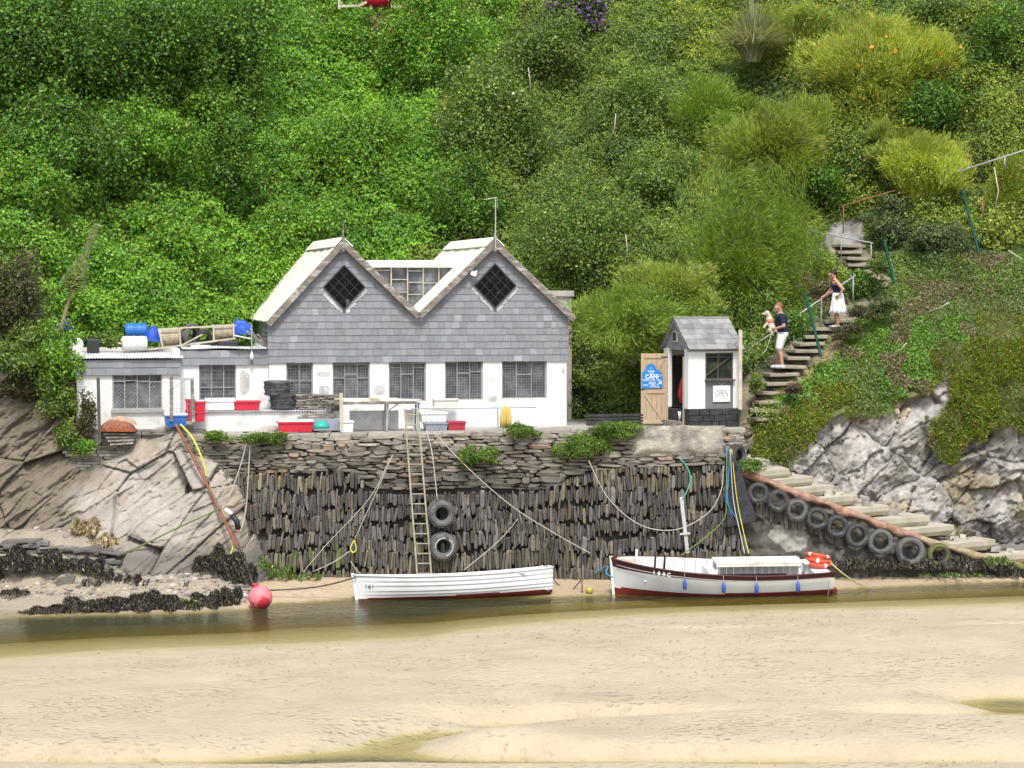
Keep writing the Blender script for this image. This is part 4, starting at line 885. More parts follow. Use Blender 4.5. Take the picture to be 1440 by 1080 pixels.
def rope(name, pts, Y, r, m, label, cat='rope', n=5, smooth_=True, sag=0, group=None):
    # pts in the picture, each on the plane Y (a number or one number per point)
    ps = [P(a, b, Y[i] if isinstance(Y, (list, tuple)) else Y) for i, (a, b) in enumerate(pts)]
    if len(ps) > 2:
        out = []
        for i in range(len(ps)-1):
            p0, p1, p2, p3 = ps[max(i-1, 0)], ps[i], ps[i+1], ps[min(i+2, len(ps)-1)]
            for k in range(6):
                t = k/6; out.append(.5*((2*p1)+(p2-p0)*t+(2*p0-5*p1+4*p2-p3)*t*t+(3*p1-p0-3*p2+p3)*t**3))
        out.append(ps[-1]); ps = out
    elif sag:
        a, b = ps; ps = [a.lerp(b, k/12)+Vector((0, 0, -sag*4*(k/12)*(1-k/12))) for k in range(13)]
    o0 = ps[0].copy(); mb = MB().tube([p-o0 for p in ps], r, n); return tag(mb.build(name, m, None, smooth=True, loc=o0), label, cat, group)
def quad_rope(*a, **k): return rope(*a, **k)
M['rope_w'] = mat('pale_rope', (.50, .48, .40), .9, .2, 30, .2, 60); M['rope_g'] = mat('green_rope', (.16, .22, .06), .9, .3, 10, .2); M['rope_d'] = mat('dark_rope', (.10, .095, .07), .9, .3, 10, .2)
M['rope_b'] = mat('blue_rope', (.05, .28, .50), .8, .2, 20, .1); M['rope_y'] = mat('yellow_hose', (.62, .60, .10), .6, .15, 10, .1); M['rust'] = mat('rusty_iron', (.26, .11, .06), .9, .35, 12, .4, 40); M['hoseg'] = mat('green_hose', (.08, .38, .28), .6, .1, 10, 0)
# ---------------- boats
def hull(root, Lh, beam, sheer, keel, bmax, clink, redline, m_top, strake_m=None, strake_s=.86, sternw=.6, floor=.15, nst=30, nsec=24):
    # local x from the bow (0) to the stern (L), y across, z up
    def bm_(t): 
        f = (1-(1-min(t/bmax, 1))**2.1)**.72 if t < bmax else 1-(1-sternw)*((t-bmax)/(1-bmax))**2.0
        return max(.012, beam/2*f)
    def pt(t, s, sc=1.0):
        b = bm_(t)*sc; zs, zk = sheer(t), keel(t); full = .27+.45*(1-min(1, t/bmax))**1.3; y_ = b*s**full if s > 0 else 0; z_ = zk+(zs-zk)*(s**1.75*.78+s*.22)
        return y_, z_
    x_ = lambda t, z_: Lh*t+ (.10*(1-t)**8)*(1-(z_-keel(0))/(sheer(0)-keel(0)))
    up, low, strk = MB(), MB(), MB()
    for side in (-1, 1):
        for i in range(nst):
            t0, t1 = (i/nst)**1.25, ((i+1)/nst)**1.25
            for j in range(nsec):
                s0, s1 = j/nsec, (j+1)/nsec; q = []
                for t, s in ((t0, s0), (t1, s0), (t1, s1), (t0, s1)):
                    y_, z_ = pt(t, s); 
                    if clink: 
                        k = s*clink; fr = k-math.floor(k) if not (s == s1 and abs(k-round(k)) < 1e-6) else 1.0
                        y_ += .020*(1-fr)*min(1, t*6)
                    q.append((x_(t, z_), side*y_, z_))
                if side == 1: q = [q[0], q[3], q[2], q[1]]
                zc = sum(v[2] for v in q)/4; tc_ = (t0+t1)/2
                mb = low if zc < redline(tc_) else (strk if strake_m and (s0+s1)/2 > strake_s else up)
                mb.add(q, [(0, 1, 2, 3)])
    # transom
    for j in range(nsec):
        s0, s1 = j/nsec, (j+1)/nsec; a, b = pt(1, s0), pt(1, s1); mb = low if (a[1]+b[1])/2 < redline(1) else up
        mb.add([(Lh, -a[0], a[1]), (Lh, a[0], a[1]), (Lh+.0, b[0], b[1]), (Lh, -b[0], b[1])], [(0, 1, 2, 3)])
    h = up.build('hull', m_top, root); low.build('painted_bottom', M['antifoul'], root)
    if strake_m: strk.build('sheer_strake', strake_m, root)
    # inside skin and sole
    inn = MB()
    for side in (-1, 1):
        for i in range(nst):
            t0, t1 = .03+.95*i/nst, .03+.95*(i+1)/nst
            for j in range(4, nsec):
                q = []
                for t, s in ((t0, j/nsec), (t1, j/nsec), (t1, (j+1)/nsec), (t0, (j+1)/nsec)): y_, z_ = pt(t, s); q.append((Lh*t+.02, side*max(0, y_-.03), z_+.004))
                if side == -1: q = [q[0], q[3], q[2], q[1]]
                inn.add(q, [(0, 1, 2, 3)])
    s4 = 5/nsec
    for i in range(nst):
        t0, t1 = .03+.95*i/nst, .03+.95*(i+1)/nst; a, b = pt(t0, s4), pt(t1, s4); inn.add([(Lh*t0, -a[0], a[1]+.02), (Lh*t1, -b[0], b[1]+.02), (Lh*t1, b[0], b[1]+.02), (Lh*t0, a[0], a[1]+.02)], [(0, 1, 2, 3)])
    a = pt(.98, 1); inn.add([(Lh*.975, -a[0]+.03, pt(.98, s4)[1]), (Lh*.975, a[0]-.03, pt(.98, s4)[1]), (Lh*.975, a[0]-.03, a[1]), (Lh*.975, -a[0]+.03, a[1])], [(0, 1, 2, 3)])
    inn.build('inner_planking', M['inwhite'], root)
    gw = MB()
    for side in (-1, 1):
        ps = []
        for i in range(nst+1):
            t = (i/nst)**1.2; y_, z_ = pt(t, 1); ps.append(Vector((Lh*t, side*y_, z_)))
        gw.tube(ps, .028, 6)
    a = pt(1, 1); gw.tube([(Lh, -a[0], a[1]), (Lh, 0, a[1]+.02), (Lh, a[0], a[1])], .026, 6)
    gw.build('gunwale', strake_m or m_top, root, smooth=True)
    st = MB(); st.beam((.09, 0, keel(0)-.02), (-.015, 0, sheer(0)+.05), .05, .07, up=(1, 0, 0)); st.build('stem', m_top if not strake_m else m_top, root, bevel=.008)
    return pt, x_
b1a, b1b = P(497, 846, -.75), P(773, 838, .45); bl = Vector((b1b.x-b1a.x, b1b.y-b1a.y, 0)); ang = math.atan2(bl.y, bl.x)
b1 = empty('rowing_boat', (b1a.x, b1a.y+.1, 0), ang, 'white clinker rowing boat numbered 161 grounded under the ladder', 'boat'); b1.rotation_euler = (R(-6), R(-.5), ang)
L1 = bl.length
pt, x_ = hull(b1, L1, 1.55, lambda t: .62-.10*t*(1-t)*4+.02*t, lambda t: -.10+.16*max(0, t-.55)**1.2, .5, 7, lambda t: .02+.09*max(0, t-.4), M['boatwhite'], sternw=.55)
for t in (.22, .45, .68): 
    y_, z_ = pt(t, .8); m_ = MB(); m_.box((L1*t, 0, z_), (.22, 2*y_-.04, .03)); m_.build('thwart', M['inwhite'], b1, bevel=.004)
sk = MB(); sk.prism([(L1*.62, -.07), (L1*.985, -.08), (L1*.985, .14), (L1*.62, -.02)], -.025, .025); sk.build('skeg', M['antifoul'], b1)
ro = MB(); ro.box((L1*.83, -pt(.83, .93)[0]-.03, pt(.83, .93)[1]), (.22, .02, .02), -.12); ro.build('grab_rail', M['greypaint'], b1)
for k, c_ in enumerate('161'):
    o = text(c_, .15, M['bpaint'], b1); t = .045+.013*k*1.2; y_, z_ = pt(t, .72); y2 = pt(t+.02, .72)[0]; yaw = -math.atan2((y2-y_), .02*L1)
    o.matrix_local = Matrix.Translation((L1*t+.06, -y_-.035, z_))@Matrix.Rotation(yaw, 4, 'Z')@UPR
# blue and white passenger launch
b2a, b2b = P(862, 838, .1), P(1168, 832, .75); bl = Vector((b2b.x-b2a.x, b2b.y-b2a.y, 0)); ang = math.atan2(bl.y, bl.x); L2 = bl.length
b2 = empty('motor_launch', (b2a.x-.05, b2a.y+.25, 0), ang, 'open white launch with maroon sheer strake, red bottom and cream cover, beached near the slipway', 'boat'); b2.rotation_euler = (R(5.5), 0, ang)
pt2, x2 = hull(b2, L2, 2.05, lambda t: .60+.36*(1-t)**2.3+.07*max(0, t-.55)**1.5*3, lambda t: -.14+.05*t, .48, 0, lambda t: .21-.15*t+.15*t*t, M['boatwhite'], M['maroon'], .87, sternw=.72)
bb = MB()
for t in (.16, .33): 
    y_, z_ = pt2(t, .72); bb.box((L2*t, 0, z_), (.26, 2*y_-.06, .035))
bb.build('thwart', M['inwhite'], b2, bevel=.004)
for sd_ in (-1, 1):
    be = MB(); N = 8
    for k in range(N):
        t0, t1 = .38+.5*k/N, .38+.5*(k+1)/N; a, b = pt2(t0, .62), pt2(t1, .62)
        be.add([(L2*t0, sd_*(a[0]-.05), a[1]), (L2*t1, sd_*(b[0]-.05), b[1]), (L2*t1, sd_*(b[0]-.38), b[1]), (L2*t0, sd_*(a[0]-.38), a[1]), (L2*t0, sd_*(a[0]-.38), a[1]-.05), (L2*t1, sd_*(b[0]-.38), b[1]-.05)], [(0, 1, 2, 3) if sd_ < 0 else (3, 2, 1, 0), (3, 2, 5, 4) if sd_ < 0 else (4, 5, 2, 3)])
    be.build('side_bench', M['maroon'], b2)
    for k in range(16):
        rb_ = MB(); t = .10+.84*k/16; ps = [Vector((L2*t+.02, sd_*(pt2(t, s)[0]-.036), pt2(t, s)[1])) for s in (.45, .6, .75, .9, .98)]; rb_.tube(ps, .013, 4); rb_.build('rib', M['greypaint'], b2)
# long cover box amidships: cream lid on stanchions over planked side
cx0, cx1 = .475*L2, .87*L2; zc = .72
cv = MB(); cv.box(((cx0+cx1)/2, .12, zc+.10), (cx1-cx0, .62, .07)); cv.box(((cx0+cx1)/2, -.17, zc+.045), (cx1-cx0-.02, .03, .11)); cv.build('cover_lid', M['cream'], b2, bevel=.012)
cs_ = MB(); nn_k = 12
for k in range(nn_k): cs_.box((cx0+(cx1-cx0)*(k+.5)/nn_k, .30, zc-.14), ((cx1-cx0)/nn_k-.012, .03, .40))
cs_.build('planked_back', M['inwhite'], b2)
for u in (cx0+.04, cx1-.05): q = MB(); q.box((u, -.13, zc-.16), (.05, .05, .42)); q.box((u, .33, zc-.16), (.05, .05, .42)); q.build('stanchion', M['boatwhite'], b2, bevel=.005)
en = MB(); en.box(((cx0+cx1)/2-.1, .05, zc-.34), ((cx1-cx0)*.8, .34, .12)); en.build('centre_seat', M['maroon'], b2, bevel=.01)
en = MB(); en.box((cx0-.14, .0, .50), (.22, .9, .34), taper=1.1); en.build('bulkhead_box', M['boatwhite'], b2, bevel=.02)
# helm, after deck
hl = MB(); hl.lathe([(.09, 0), (.10, .22), (.15, .26), (.17, .33), (.13, .38), (.04, .40), (0, .40)], (L2*.905, .05, zc-.27), n=14); hl.build('helm_housing', M['boatwhite'], b2, smooth=True)
hl = MB(); hl.tube([(L2*.87, -.1, zc-.3), (L2*.87, -.1, zc+.15)], .02, 6); hl.tube([(L2*.87, .2, zc-.3), (L2*.87, .2, zc+.15)], .02, 6); hl.build('helm_post', M['boatwhite'], b2)
ad_ = MB(); ya = pt2(.93, 1)[0]-.05; yb = pt2(.985, 1)[0]-.04; zz_ = pt2(.95, 1)[1]-.02; ad_.add([(L2*.91, -ya, zz_), (L2*.985, -yb, zz_+.01), (L2*.985, yb, zz_+.01), (L2*.91, ya, zz_), (L2*.91, -ya, zz_-.25), (L2*.91, ya, zz_-.25)], [(0, 1, 2, 3), (0, 3, 5, 4)]); ad_.build('after_deck', M['boatwhite'], b2)
fd = MB(); 
for k in range(6):
    t0, t1 = .015+.10*k/6, .015+.10*(k+1)/6; a, b = pt2(t0, 1), pt2(t1, 1); fd.add([(L2*t0, -a[0]+.02, a[1]-.03), (L2*t1, -b[0]+.02, b[1]-.03), (L2*t1, b[0]-.02, b[1]-.03), (L2*t0, a[0]-.02, a[1]-.03)], [(0, 1, 2, 3)])
fd.build('foredeck', M['palewood'], b2)
sp = MB(); sp.box((L2*.125, .35, .95), (.06, .06, .30)); sp.build('samson_post', M['boatwhite'], b2, bevel=.008)
for dx in (.20, .245): ip = MB(); ip.tube([(L2*dx, -.15+dx, .60), (L2*dx+.02, -.15+dx, .98), (L2*dx-.03, -.15+dx, 1.06)], [.03, .025, .012], 6); ip.build('crutch', M['dark'], b2, smooth=True)
rd_ = MB(); rd_.lathe([(0, -.26), (.10, -.2), (.14, 0), (.10, .2), (0, .26)], (0, 0, 0), axis='X', n=12); o = rd_.build('rudder', M['antifoul'], b2, smooth=True); o.location = (L2+.02, 0, .02); o.scale = (1.0, .35, .75)
wv = MB(); wv.tube([(L2*t, -pt2(t, .99)[0]-.025, pt2(t, .99)[1]-.11) for t in [.02+.96*k/20 for k in range(21)]], .013, 4); wv.build('rubbing_strake', M['greypaint'], b2, smooth=True)
for k, c_ in enumerate('180C'):
    t = .168+.021*k; y_, z_ = pt2(t, .92); yaw = -math.atan2(pt2(t+.02, .92)[0]-y_, .02*L2)
    o = text(c_, .14, M['wpaint'], b2, bold=.003, ext=.006); o.matrix_local = Matrix.Translation((L2*t+.03, -y_-.075, z_+.0))@Matrix.Rotation(yaw, 4, 'Z')@UPR
wd = {0: 'bow', 1: 'second', 2: 'third', 3: 'stern'}
M['fender'] = plastic('blue_fender', (.05, .11, .42)); M['orange'] = mat('orange_lifebuoy', (.72, .10, .04), .55, .08, 4, .05)
Mb2 = Matrix.Translation(b2.location)@b2.rotation_euler.to_matrix().to_4x4()
for k, px_ in enumerate((955, 1008, 1054, 1113)):
    t = (px_-862)/306; y_, z_ = pt2(t, 1); y2, z2 = pt2(t, .55); wp = Mb2@Vector((L2*t, -y_-.10, z_-.30))
    fe = empty('fender', wp, 0, ['blue fender nearest the bow of the launch, hanging under the foremost thwart', 'blue fender hanging just below the front end of the cream cover', 'blue fender hanging below the middle of the cream cover', 'blue fender nearest the stern, hanging ahead of the orange lifebuoys'][k], 'fender', 'blue fenders hung along the side of the launch')
    m_ = MB(); m_.lathe([(0, -.13), (.03, -.125), (.052, -.09), (.055, .06), (.04, .10), (.018, .13), (.018, .16), (0, .16)], n=12); m_.build('cylinder', M['fender'], fe, smooth=True)
    top = Mb2@Vector((L2*t, -y_+.02, z_+.03))-wp; m_ = MB(); m_.tube([(0, 0, .15), (top.x*.5, top.y*.3-.01, top.z*.8), top], .008, 4); m_.build('lanyard', M['wire'], fe)
for k in range(3):
    c_ = Mb2@Vector((L2*.955, .02+.03*k, pt2(.95, 1)[1]+.07+.105*k)); lb = MB(); n_ = 28
    lb.lathe([(.27+.075*math.cos(a), .055*math.sin(a)) for a in [2*math.pi*i/10 for i in range(10)]], n=28, closed=True); 
    o = lb.build('lifebuoy', M['orange'], None, smooth=True, loc=c_); o.rotation_euler = (R(3+4*k), R(3), k*.9)
    tag(o, ['orange lifebuoy at the bottom of the pile on the stern of the launch', 'middle orange lifebuoy of the pile on the stern of the launch', 'topmost orange lifebuoy of the pile on the stern of the launch'][k], 'lifebuoy', 'lifebuoys piled on the stern of the launch')
    for q_ in range(4):
        a = q_*math.pi/2+.5; bm_ = MB(); pp = [Vector((.27*math.cos(a+j*.06), .27*math.sin(a+j*.06), 0)) for j in (-2, -1, 0, 1, 2)]; 
        rg = MB(); ring = []
        for p_ in pp:
            d_ = p_.normalized(); ring += [p_+d_*.078*math.cos(b_)+Vector((0, 0, .058*math.sin(b_))) for b_ in [2*math.pi*i/10 for i in range(10)]]
        rg.add(ring, [(j*10+i, (j+1)*10+i, (j+1)*10+(i+1) % 10, j*10+(i+1) % 10) for j in range(4) for i in range(10)]); rg.build('pale_band', M['inwhite'], o, smooth=True)
# ---------------- tyres
def tyre_mb(Ro=.36, wd_=.20, Ri=.20, n=40):
    m_ = MB(); h = wd_/2
    prof = [(Ri, -h*.62), (Ri+.02, -h*.86), (Ri+(Ro-Ri)*.45, -h*1.02), (Ro-.045, -h*.98), (Ro-.015, -h*.80), (Ro, -h*.6), (Ro, -h*.2), (Ro-.012, -h*.17), (Ro-.012, -h*.10), (Ro, -h*.07), (Ro, h*.07), (Ro-.012, h*.1), (Ro-.012, h*.17), (Ro, h*.2), (Ro, h*.6), (Ro-.015, h*.8), (Ro-.045, h*.98), (Ri+(Ro-Ri)*.45, h*1.02), (Ri+.02, h*.86), (Ri, h*.62), (Ri+.02, h*.55), (Ro-.05, h*.7), (Ro-.04, 0), (Ro-.05, -h*.7), (Ri+.02, -h*.55)]
    m_.lathe(prof, axis='Y', n=n, closed=True)
    # tread blocks
    for k in range(n):
        a = 2*math.pi*(k+.5)/n
        for s_ in (-1, 1): m_.box(((Ro+.004)*math.sin(a), s_*h*.62, (Ro+.004)*math.cos(a)), (.036, h*.42, .018), Matrix.Rotation(a, 3, 'Y'))
    return m_
T0 = tyre_mb(); rtyre = {}
def tyre(px_, py_, Y, rpx, label, m_, rot=(0, 0, 0), group=None, wd_=.2, Ri=.2, loc=None):
    c_ = P(px_, py_, Y) if loc is None else Vector(loc); k = (wd_, Ri, m_.name)
    if k not in rtyre:
        o = tyre_mb(.36, wd_, Ri).build('tyre', m_, None, smooth=False); rtyre[k] = o.data
    else: o = bpy.data.objects.new('tyre', rtyre[k]); col.objects.link(o)
    s_ = rpx*(Y+60)/3300/.36; o.location = c_; o.scale = (s_,)*3; o.rotation_euler = rot
    return tag(o, label, 'tyre', group)
EDGE = [(1040, 654), (1055, 664), (1100, 683), (1200, 720), (1300, 757), (1400, 786), (1470, 802), (1560, 815)]
def rY(px_): return 2.5+1.7*(px_-1045)/395
def epy(px_): return float(np.interp(px_, [a for a, b in EDGE], [b for a, b in EDGE]))
tl = [(1066, 693, 14.5), (1094, 704, 15), (1120, 717, 15.5), (1149, 729, 15.5), (1177, 740, 15.5), (1205, 753, 17), (1238, 762, 18), (1280, 775, 20), (1320, 780, 16)]
tn = ['darkest tyre fender, highest on the slipway beside the rubber sheet', 'second tyre fender down the slipway edge from the rubber sheet', 'third tyre fender down the slipway, above the white concrete patch', 'fourth tyre fender down the slipway edge, left of the lifebuoys', 'middle tyre of the nine fenders along the slipway edge', 'sixth tyre fender down the slipway, just right of the lifebuoys', 'smooth dark tyre fender third from the bottom of the slipway', 'largest grey tyre fender, second from the bottom of the slipway', 'small tyre fender green with algae, lowest on the slipway']
for (a, b, r_), lb in zip(tl, tn):
    i = tl.index((a, b, r_)); tyre(a, b, rY(a)-.36, r_, lb, M['rubber_green'] if i == 8 else (M['rubber'] if i in (0,) else (M['rubber_grey'] if i in (2, 6, 7) else M['rubber'])), (rng.uniform(-.1, .1), rng.uniform(0, 3), rng.uniform(.0, .28)), 'tyre fenders along the slipway', Ri=.22)
tyre(1036, 642, 2.2, 17, 'upright tyre hung at the top corner of the quay above the rubber sheet', M['rubber'], (0, .4, R(52)), wd_=.24)
tyre(620, 722, 2.05, 19, 'upper of two fat tyres hung beside the ladder', M['rubber_grey'], (0, .3, R(14)), 'fat tyres hung on the quay wall', wd_=.42, Ri=.17)
lt = tyre(622, 768, 2.0, 19.5, 'lower fat tyre with white sidewall marks hung beside the ladder', M['rubber_grey'], (0, 1, R(14)), 'fat tyres hung on the quay wall', wd_=.42, Ri=.17)
wm2 = MB()
for k in range(22):
    a = -2.6+k*.21
    if 8 < k < 11: continue
    wm2.box((.235*math.sin(a), -.222, .235*math.cos(a)), (.03, .012, .022), Matrix.Rotation(a, 3, 'Y'))
wm2.build('sidewall_marks', M['wpaint'], lt)
# low lean-to in front of the windows, with its load
def HB(x0, x1, y0, y1, v): a, b = H.px(x0, y1, v), H.px(x1, y0, v); return a.x, b.x, a.z, b.z
def hthing(name, x_px, y_px, v, label, cat, group=None, rz=0):
    q = H.px(x_px, y_px, v); return empty(name, H.w(q.x, v, q.z), H.a+rz, label, cat, group)
lo = HB(272, 478, 578, 604, -1.15); root = empty('low_store', H.w(lo[0], -1.15, 0), H.a, 'low white store with thin corrugated lid along the front of the boathouse', 'shed')
m_ = MB(); m_.box(((lo[1]-lo[0])/2, .45, lo[3]/2), (lo[1]-lo[0], .85, lo[3])); m_.build('wall', M['white'], root, bevel=.01)
corr(-.03, lo[1]-lo[0]+.03, -.05, .95, lo[3]+.02, lo[3]+.05).build('corrugated_lid', M['tin'], root, smooth=True)
ZL = lo[3]+.045
def crate(x0, x1, y0, y1, v, m_, label, dep=.42, lip=True, group=None, cat='crate', name='crate', rz=0, taper=.9, lid=None, ribs=True):
    a, b, z0, z1 = HB(x0, x1, y0, y1, v); W_, H_ = b-a, z1-z0; r_ = empty(name, H.w(a+W_/2, v+dep/2, z0), H.a+rz, label, cat, group)
    q = MB(); t = .015
    def wallq(sx, sy, ln, axis):
        pass
    # tapered open box
    X_, Y_ = W_/2, dep/2; k = taper; vs = [(-X_*k, -Y_*k, 0), (X_*k, -Y_*k, 0), (X_*k, Y_*k, 0), (-X_*k, Y_*k, 0), (-X_, -Y_, H_), (X_, -Y_, H_), (X_, Y_, H_), (-X_, Y_, H_)]
    vi = [(x_*(1-t/abs(x_)), y_*(1-t/abs(y_)), z_ if z_ else t) for x_, y_, z_ in vs]
    q.add(vs+vi, [(3, 2, 1, 0), (0, 1, 5, 4), (1, 2, 6, 5), (2, 3, 7, 6), (3, 0, 4, 7), (8, 9, 10, 11), (12, 13, 9, 8), (13, 14, 10, 9), (14, 15, 11, 10), (15, 12, 8, 11), (4, 5, 13, 12), (5, 6, 14, 13), (6, 7, 15, 14), (7, 4, 12, 15)])
    q.build('tub', m_, r_)
    if lip:
        q = MB()
        for c_, d_ in (((0, -Y_-.008, H_-.02), (W_+.04, .03, .045)), ((0, Y_+.008, H_-.02), (W_+.04, .03, .045)), ((-X_-.008, 0, H_-.021), (.03, dep-.02, .043)), ((X_+.008, 0, H_-.021), (.03, dep-.02, .043))): q.box(c_, d_)
        if ribs:
            for f in (-.6, -.2, .2, .6): q.box((f*X_, -Y_*.96-.004, H_*.5), (.025, .03, H_*.75))
        q.build('rim', m_, r_, bevel=.004)
    if lid: q = MB(); q.box((0, 0, H_+.02), (W_+.03, dep+.03, .05)); q.build('lid', lid, r_, bevel=.01)
    return r_
crate(290, 330, 562.5, 577, -1.05, M['whitepl'], 'long white lidded fish box between two red crates on the low store', lid=M['whitepl'])
c_ = crate(330, 366, 564, 577, -1.05, M['redpl'], 'shallow red plastic crate just left of the tyre pile')
crate(262, 274, 577, 592, -1.6, M['redpl'], 'lower red bin of the pair behind the gate post', dep=.3); crate(262, 274, 562, 577, -1.6, M['redpl'], 'upper red bin of the pair behind the gate post', dep=.3)
crate(275, 288, 579, 593, -1.62, M['redpl'], 'lower red tub right of the leaning gate post', dep=.3); crate(274, 289, 565, 579, -1.62, M['redpl'], 'upper red tub right of the leaning gate post', dep=.3)
crate(232, 263, 584, 600, -1.7, M['bluepl'], 'blue fish box with white lid at the head of the rusty pole', lid=M['whitepl'], dep=.5)
crate(392, 441, 593, 608, -1.95, M['redpl'], 'red slatted crate with white rim on the quay edge', dep=.45, lid=M['whitepl'])
crate(592, 629, 580, 594, -1.5, M['whitepl'], 'white tub stacked on the grey crate', dep=.45); crate(598, 630, 594, 606, -1.5, M['greypl'], 'grey crate under the white tub', dep=.45); crate(630, 655, 593, 606, -1.5, M['darkredpl'], 'dark red crate right of the grey crate', dep=.4)
crate(611, 645, 561, 572, -.6, M['creampl'], 'cream polystyrene box against the wall below the fourth window', dep=.35, taper=1, ribs=False)
crate(571, 583, 577, 600, -1.3, M['creampl'], 'pale plastic drum under the plank table', dep=.25, cat='drum', name='drum'); 
crate(479, 497, 592, 608, -1.9, M['whitepl'], 'white square bucket beside the pale post', dep=.32, cat='bucket', name='bucket', ribs=False)
g_ = HB(440, 478, 588, 606, -1.7); r_ = empty('grey_skip', H.w(g_[0], -1.7, g_[2]), H.a, 'slanted grey tank heaped with planks beside the slate pile', 'tank'); q = MB(); q.prism([(0, 0), (g_[1]-g_[0], 0), (g_[1]-g_[0], g_[3]-g_[2]), (-.4, g_[3]-g_[2]), (0, .05)], 0, .5); q.build('tank', M['greypl'], r_, bevel=.01)
for k in range(5): q = MB(); q.box((.1+.05*k, .1+.08*k, g_[3]-g_[2]+.03+.03*k), (1.0-.1*k, .14, .03), rng.uniform(-.2, .2)); q.build('plank', M['wood'], r_)
q = MB(); q.lathe([(0, .20), (.12, .18), (.20, .10), (.23, 0), (0, 0)], n=16); p_ = P(452, 609, 2.95); tag(q.build('float', M['teal'], None, smooth=True, loc=(p_.x, 2.95, 4.14)), 'half round turquoise float lying beside the red slatted crate', 'float')
for k in range(4):
    z_ = 4+ZL+.10+.185*k; q_ = H.px(392+(6 if k < 2 else 0)-k*1.0, 560, -.75); c_ = H.w(q_.x, -.75, 0); tyre(0, 0, 5, 17.5, ['bottom tyre of the pile on the low store', 'second tyre from the bottom of the pile on the low store', 'third tyre up in the pile on the low store', 'top tyre of the pile on the low store'][k], M['rubber'], (R(90), 0, k), 'tyres piled flat on the low store', loc=(c_.x, c_.y, z_+.02), Ri=.21, wd_=.23)
# slate stack
sp_ = HB(417, 478, 562, 586, -1.0); r_ = H.w(sp_[0], -1.0, ZL); q = MB(); 
for row in range(9):
    x0 = 0 if row > 1 else .05
    while x0 < sp_[1]-sp_[0]-.05:
        w_ = rng.uniform(.12, .3); g = .5+.6*rng.random(); q.box((x0+w_/2, .2+rng.uniform(-.03, .03), .025+row*.045+.015*math.sin(x0*5)), (w_, .4, rng.uniform(.025, .04)), rng.uniform(-.15, .15), (g, g*.97, g*.9)); x0 += w_*.95
tag(q.build('stone_pile', M['stone'], None, loc=r_, rz=H.a), 'stack of flat brown stones left of the pale post', 'stones')
# plank table
tb = HB(462, 594, 566, 606, -1.6); r_ = empty('work_bench', H.w(tb[0], -1.6, 0), H.a, 'rough plank bench behind the head of the ladder', 'bench'); ht = tb[3]; W_ = tb[1]-tb[0]
for k, (x0, x1, dz, m_) in enumerate(((.15, 2.5, 0, 'wood'), (0, 2.4, .04, 'wood'), (.55, 2.55, .08, 'palewood'), (.2, 1.9, .12, 'palewood'))): q = MB(); q.box(((x0+x1)/2*W_/2.55, .2+.05*k, ht-.02+dz), ((x1-x0)*W_/2.55, .55-.1*k, .035), rng.uniform(-.03, .03)); q.build('plank', M[m_], r_)
for u, v in ((.62*W_, .05), (.62*W_, .5), (.95*W_, .05), (.95*W_, .5), (.05, .3)): q = MB(); q.beam((u, v, 0), (u+.03, v, ht-.03), .05, .05); q.build('leg', M['greypaint'], r_)
q = MB(); q.beam((W_*.62, .05, ht-.25), (W_*.74, .05, ht-.04), .03, .03); q.build('brace', M['greypaint'], r_)
for px_, w_, l_, m_ in ((497, .09, 'thick cream timber laid on the left half of the plank bench', 'palewood'), (555, .08, 'long cream timber laid on the right half of the plank bench', 'palewood')):
    a = H.px(px_-(19 if px_ < 500 else 22), 561, -1.4); b = H.px(px_+(22 if px_ < 500 else 30), 562.5, -1.4); q = MB(); q.beam((0, 0, 0), (b.x-a.x, 0, b.z-a.z), .25, w_); tag(q.build('timber', M['cream'], None, bevel=.01, loc=H.w(a.x, -1.4, a.z-.02), rz=H.a), l_, 'timber')
gw_ = HB(492, 560, 577, 604, -1.0); q = MB(); q.box((0, 0, (gw_[3])/2), (gw_[1]-gw_[0], .1, gw_[3])); tag(q.build('low_wall', mat('painted_shade_render', (.55, .55, .53), .9, .2, 5, .4, 12, c2=(.3, .3, .28), csc=4, cth=(.6, .7)), None, loc=H.w((gw_[0]+gw_[1])/2, -1.0, 0), rz=H.a), 'stained white rendered panel behind the plank bench, its shade painted in grey', 'wall')  # white low wall; its shade is put into the grey base colour
a, b = P(480, 606, 2.85), P(480, 553, 2.85); q = MB(); q.box((0, 0, (b.z-a.z)/2), (.09, .07, b.z-a.z)); tag(q.build('pale_post', M['palewood'], None, bevel=.006, loc=(a.x, 2.9, a.z)), 'pale timber post standing on the quay edge beside the stone stack', 'post')
# handrail on the terrace
r_ = hthing('handrail', 580, 605, -1.7, 'thin grey pipe rail on posts along the quay edge', 'railing'); q = MB()
A_, B_ = H.px(578, 575, -1.7), H.px(754, 573, -1.7); o_ = H.px(580, 605, -1.7)
q.tube([(A_.x-o_.x, 0, A_.z-o_.z), (B_.x-o_.x, 0, B_.z-o_.z)], .016, 6); q.build('pipe', M['greypaint'], r_, smooth=True)
for x__ in (582, 700): c_ = H.px(x__, 574, -1.7); q = MB(); q.tube([(c_.x-o_.x, 0, -.05), (c_.x-o_.x, 0, c_.z-o_.z)], .02, 6); q.build('post', M['greypaint'], r_)
M['oil'] = mat('yellow_oilskin', (.62, .46, .14), .6, .15, 4, .3, 8)
r_ = hthing('oilskins', 711, 601, -1.72, 'yellow oilskin trousers hung over the pipe rail', 'clothing'); q = MB()
for dx, w_ in ((-.10, .055), (-.03, .05), (.06, .05), (.12, .045)): q.tube([(dx, .02, -.02), (dx*1.05, 0, .25), (dx*.8, -.02, .50), (dx*.5, -.03, .57), (dx*.3, .03, .5)], [w_*1.2, w_, w_*.9, w_*.6, w_*.4], 8)
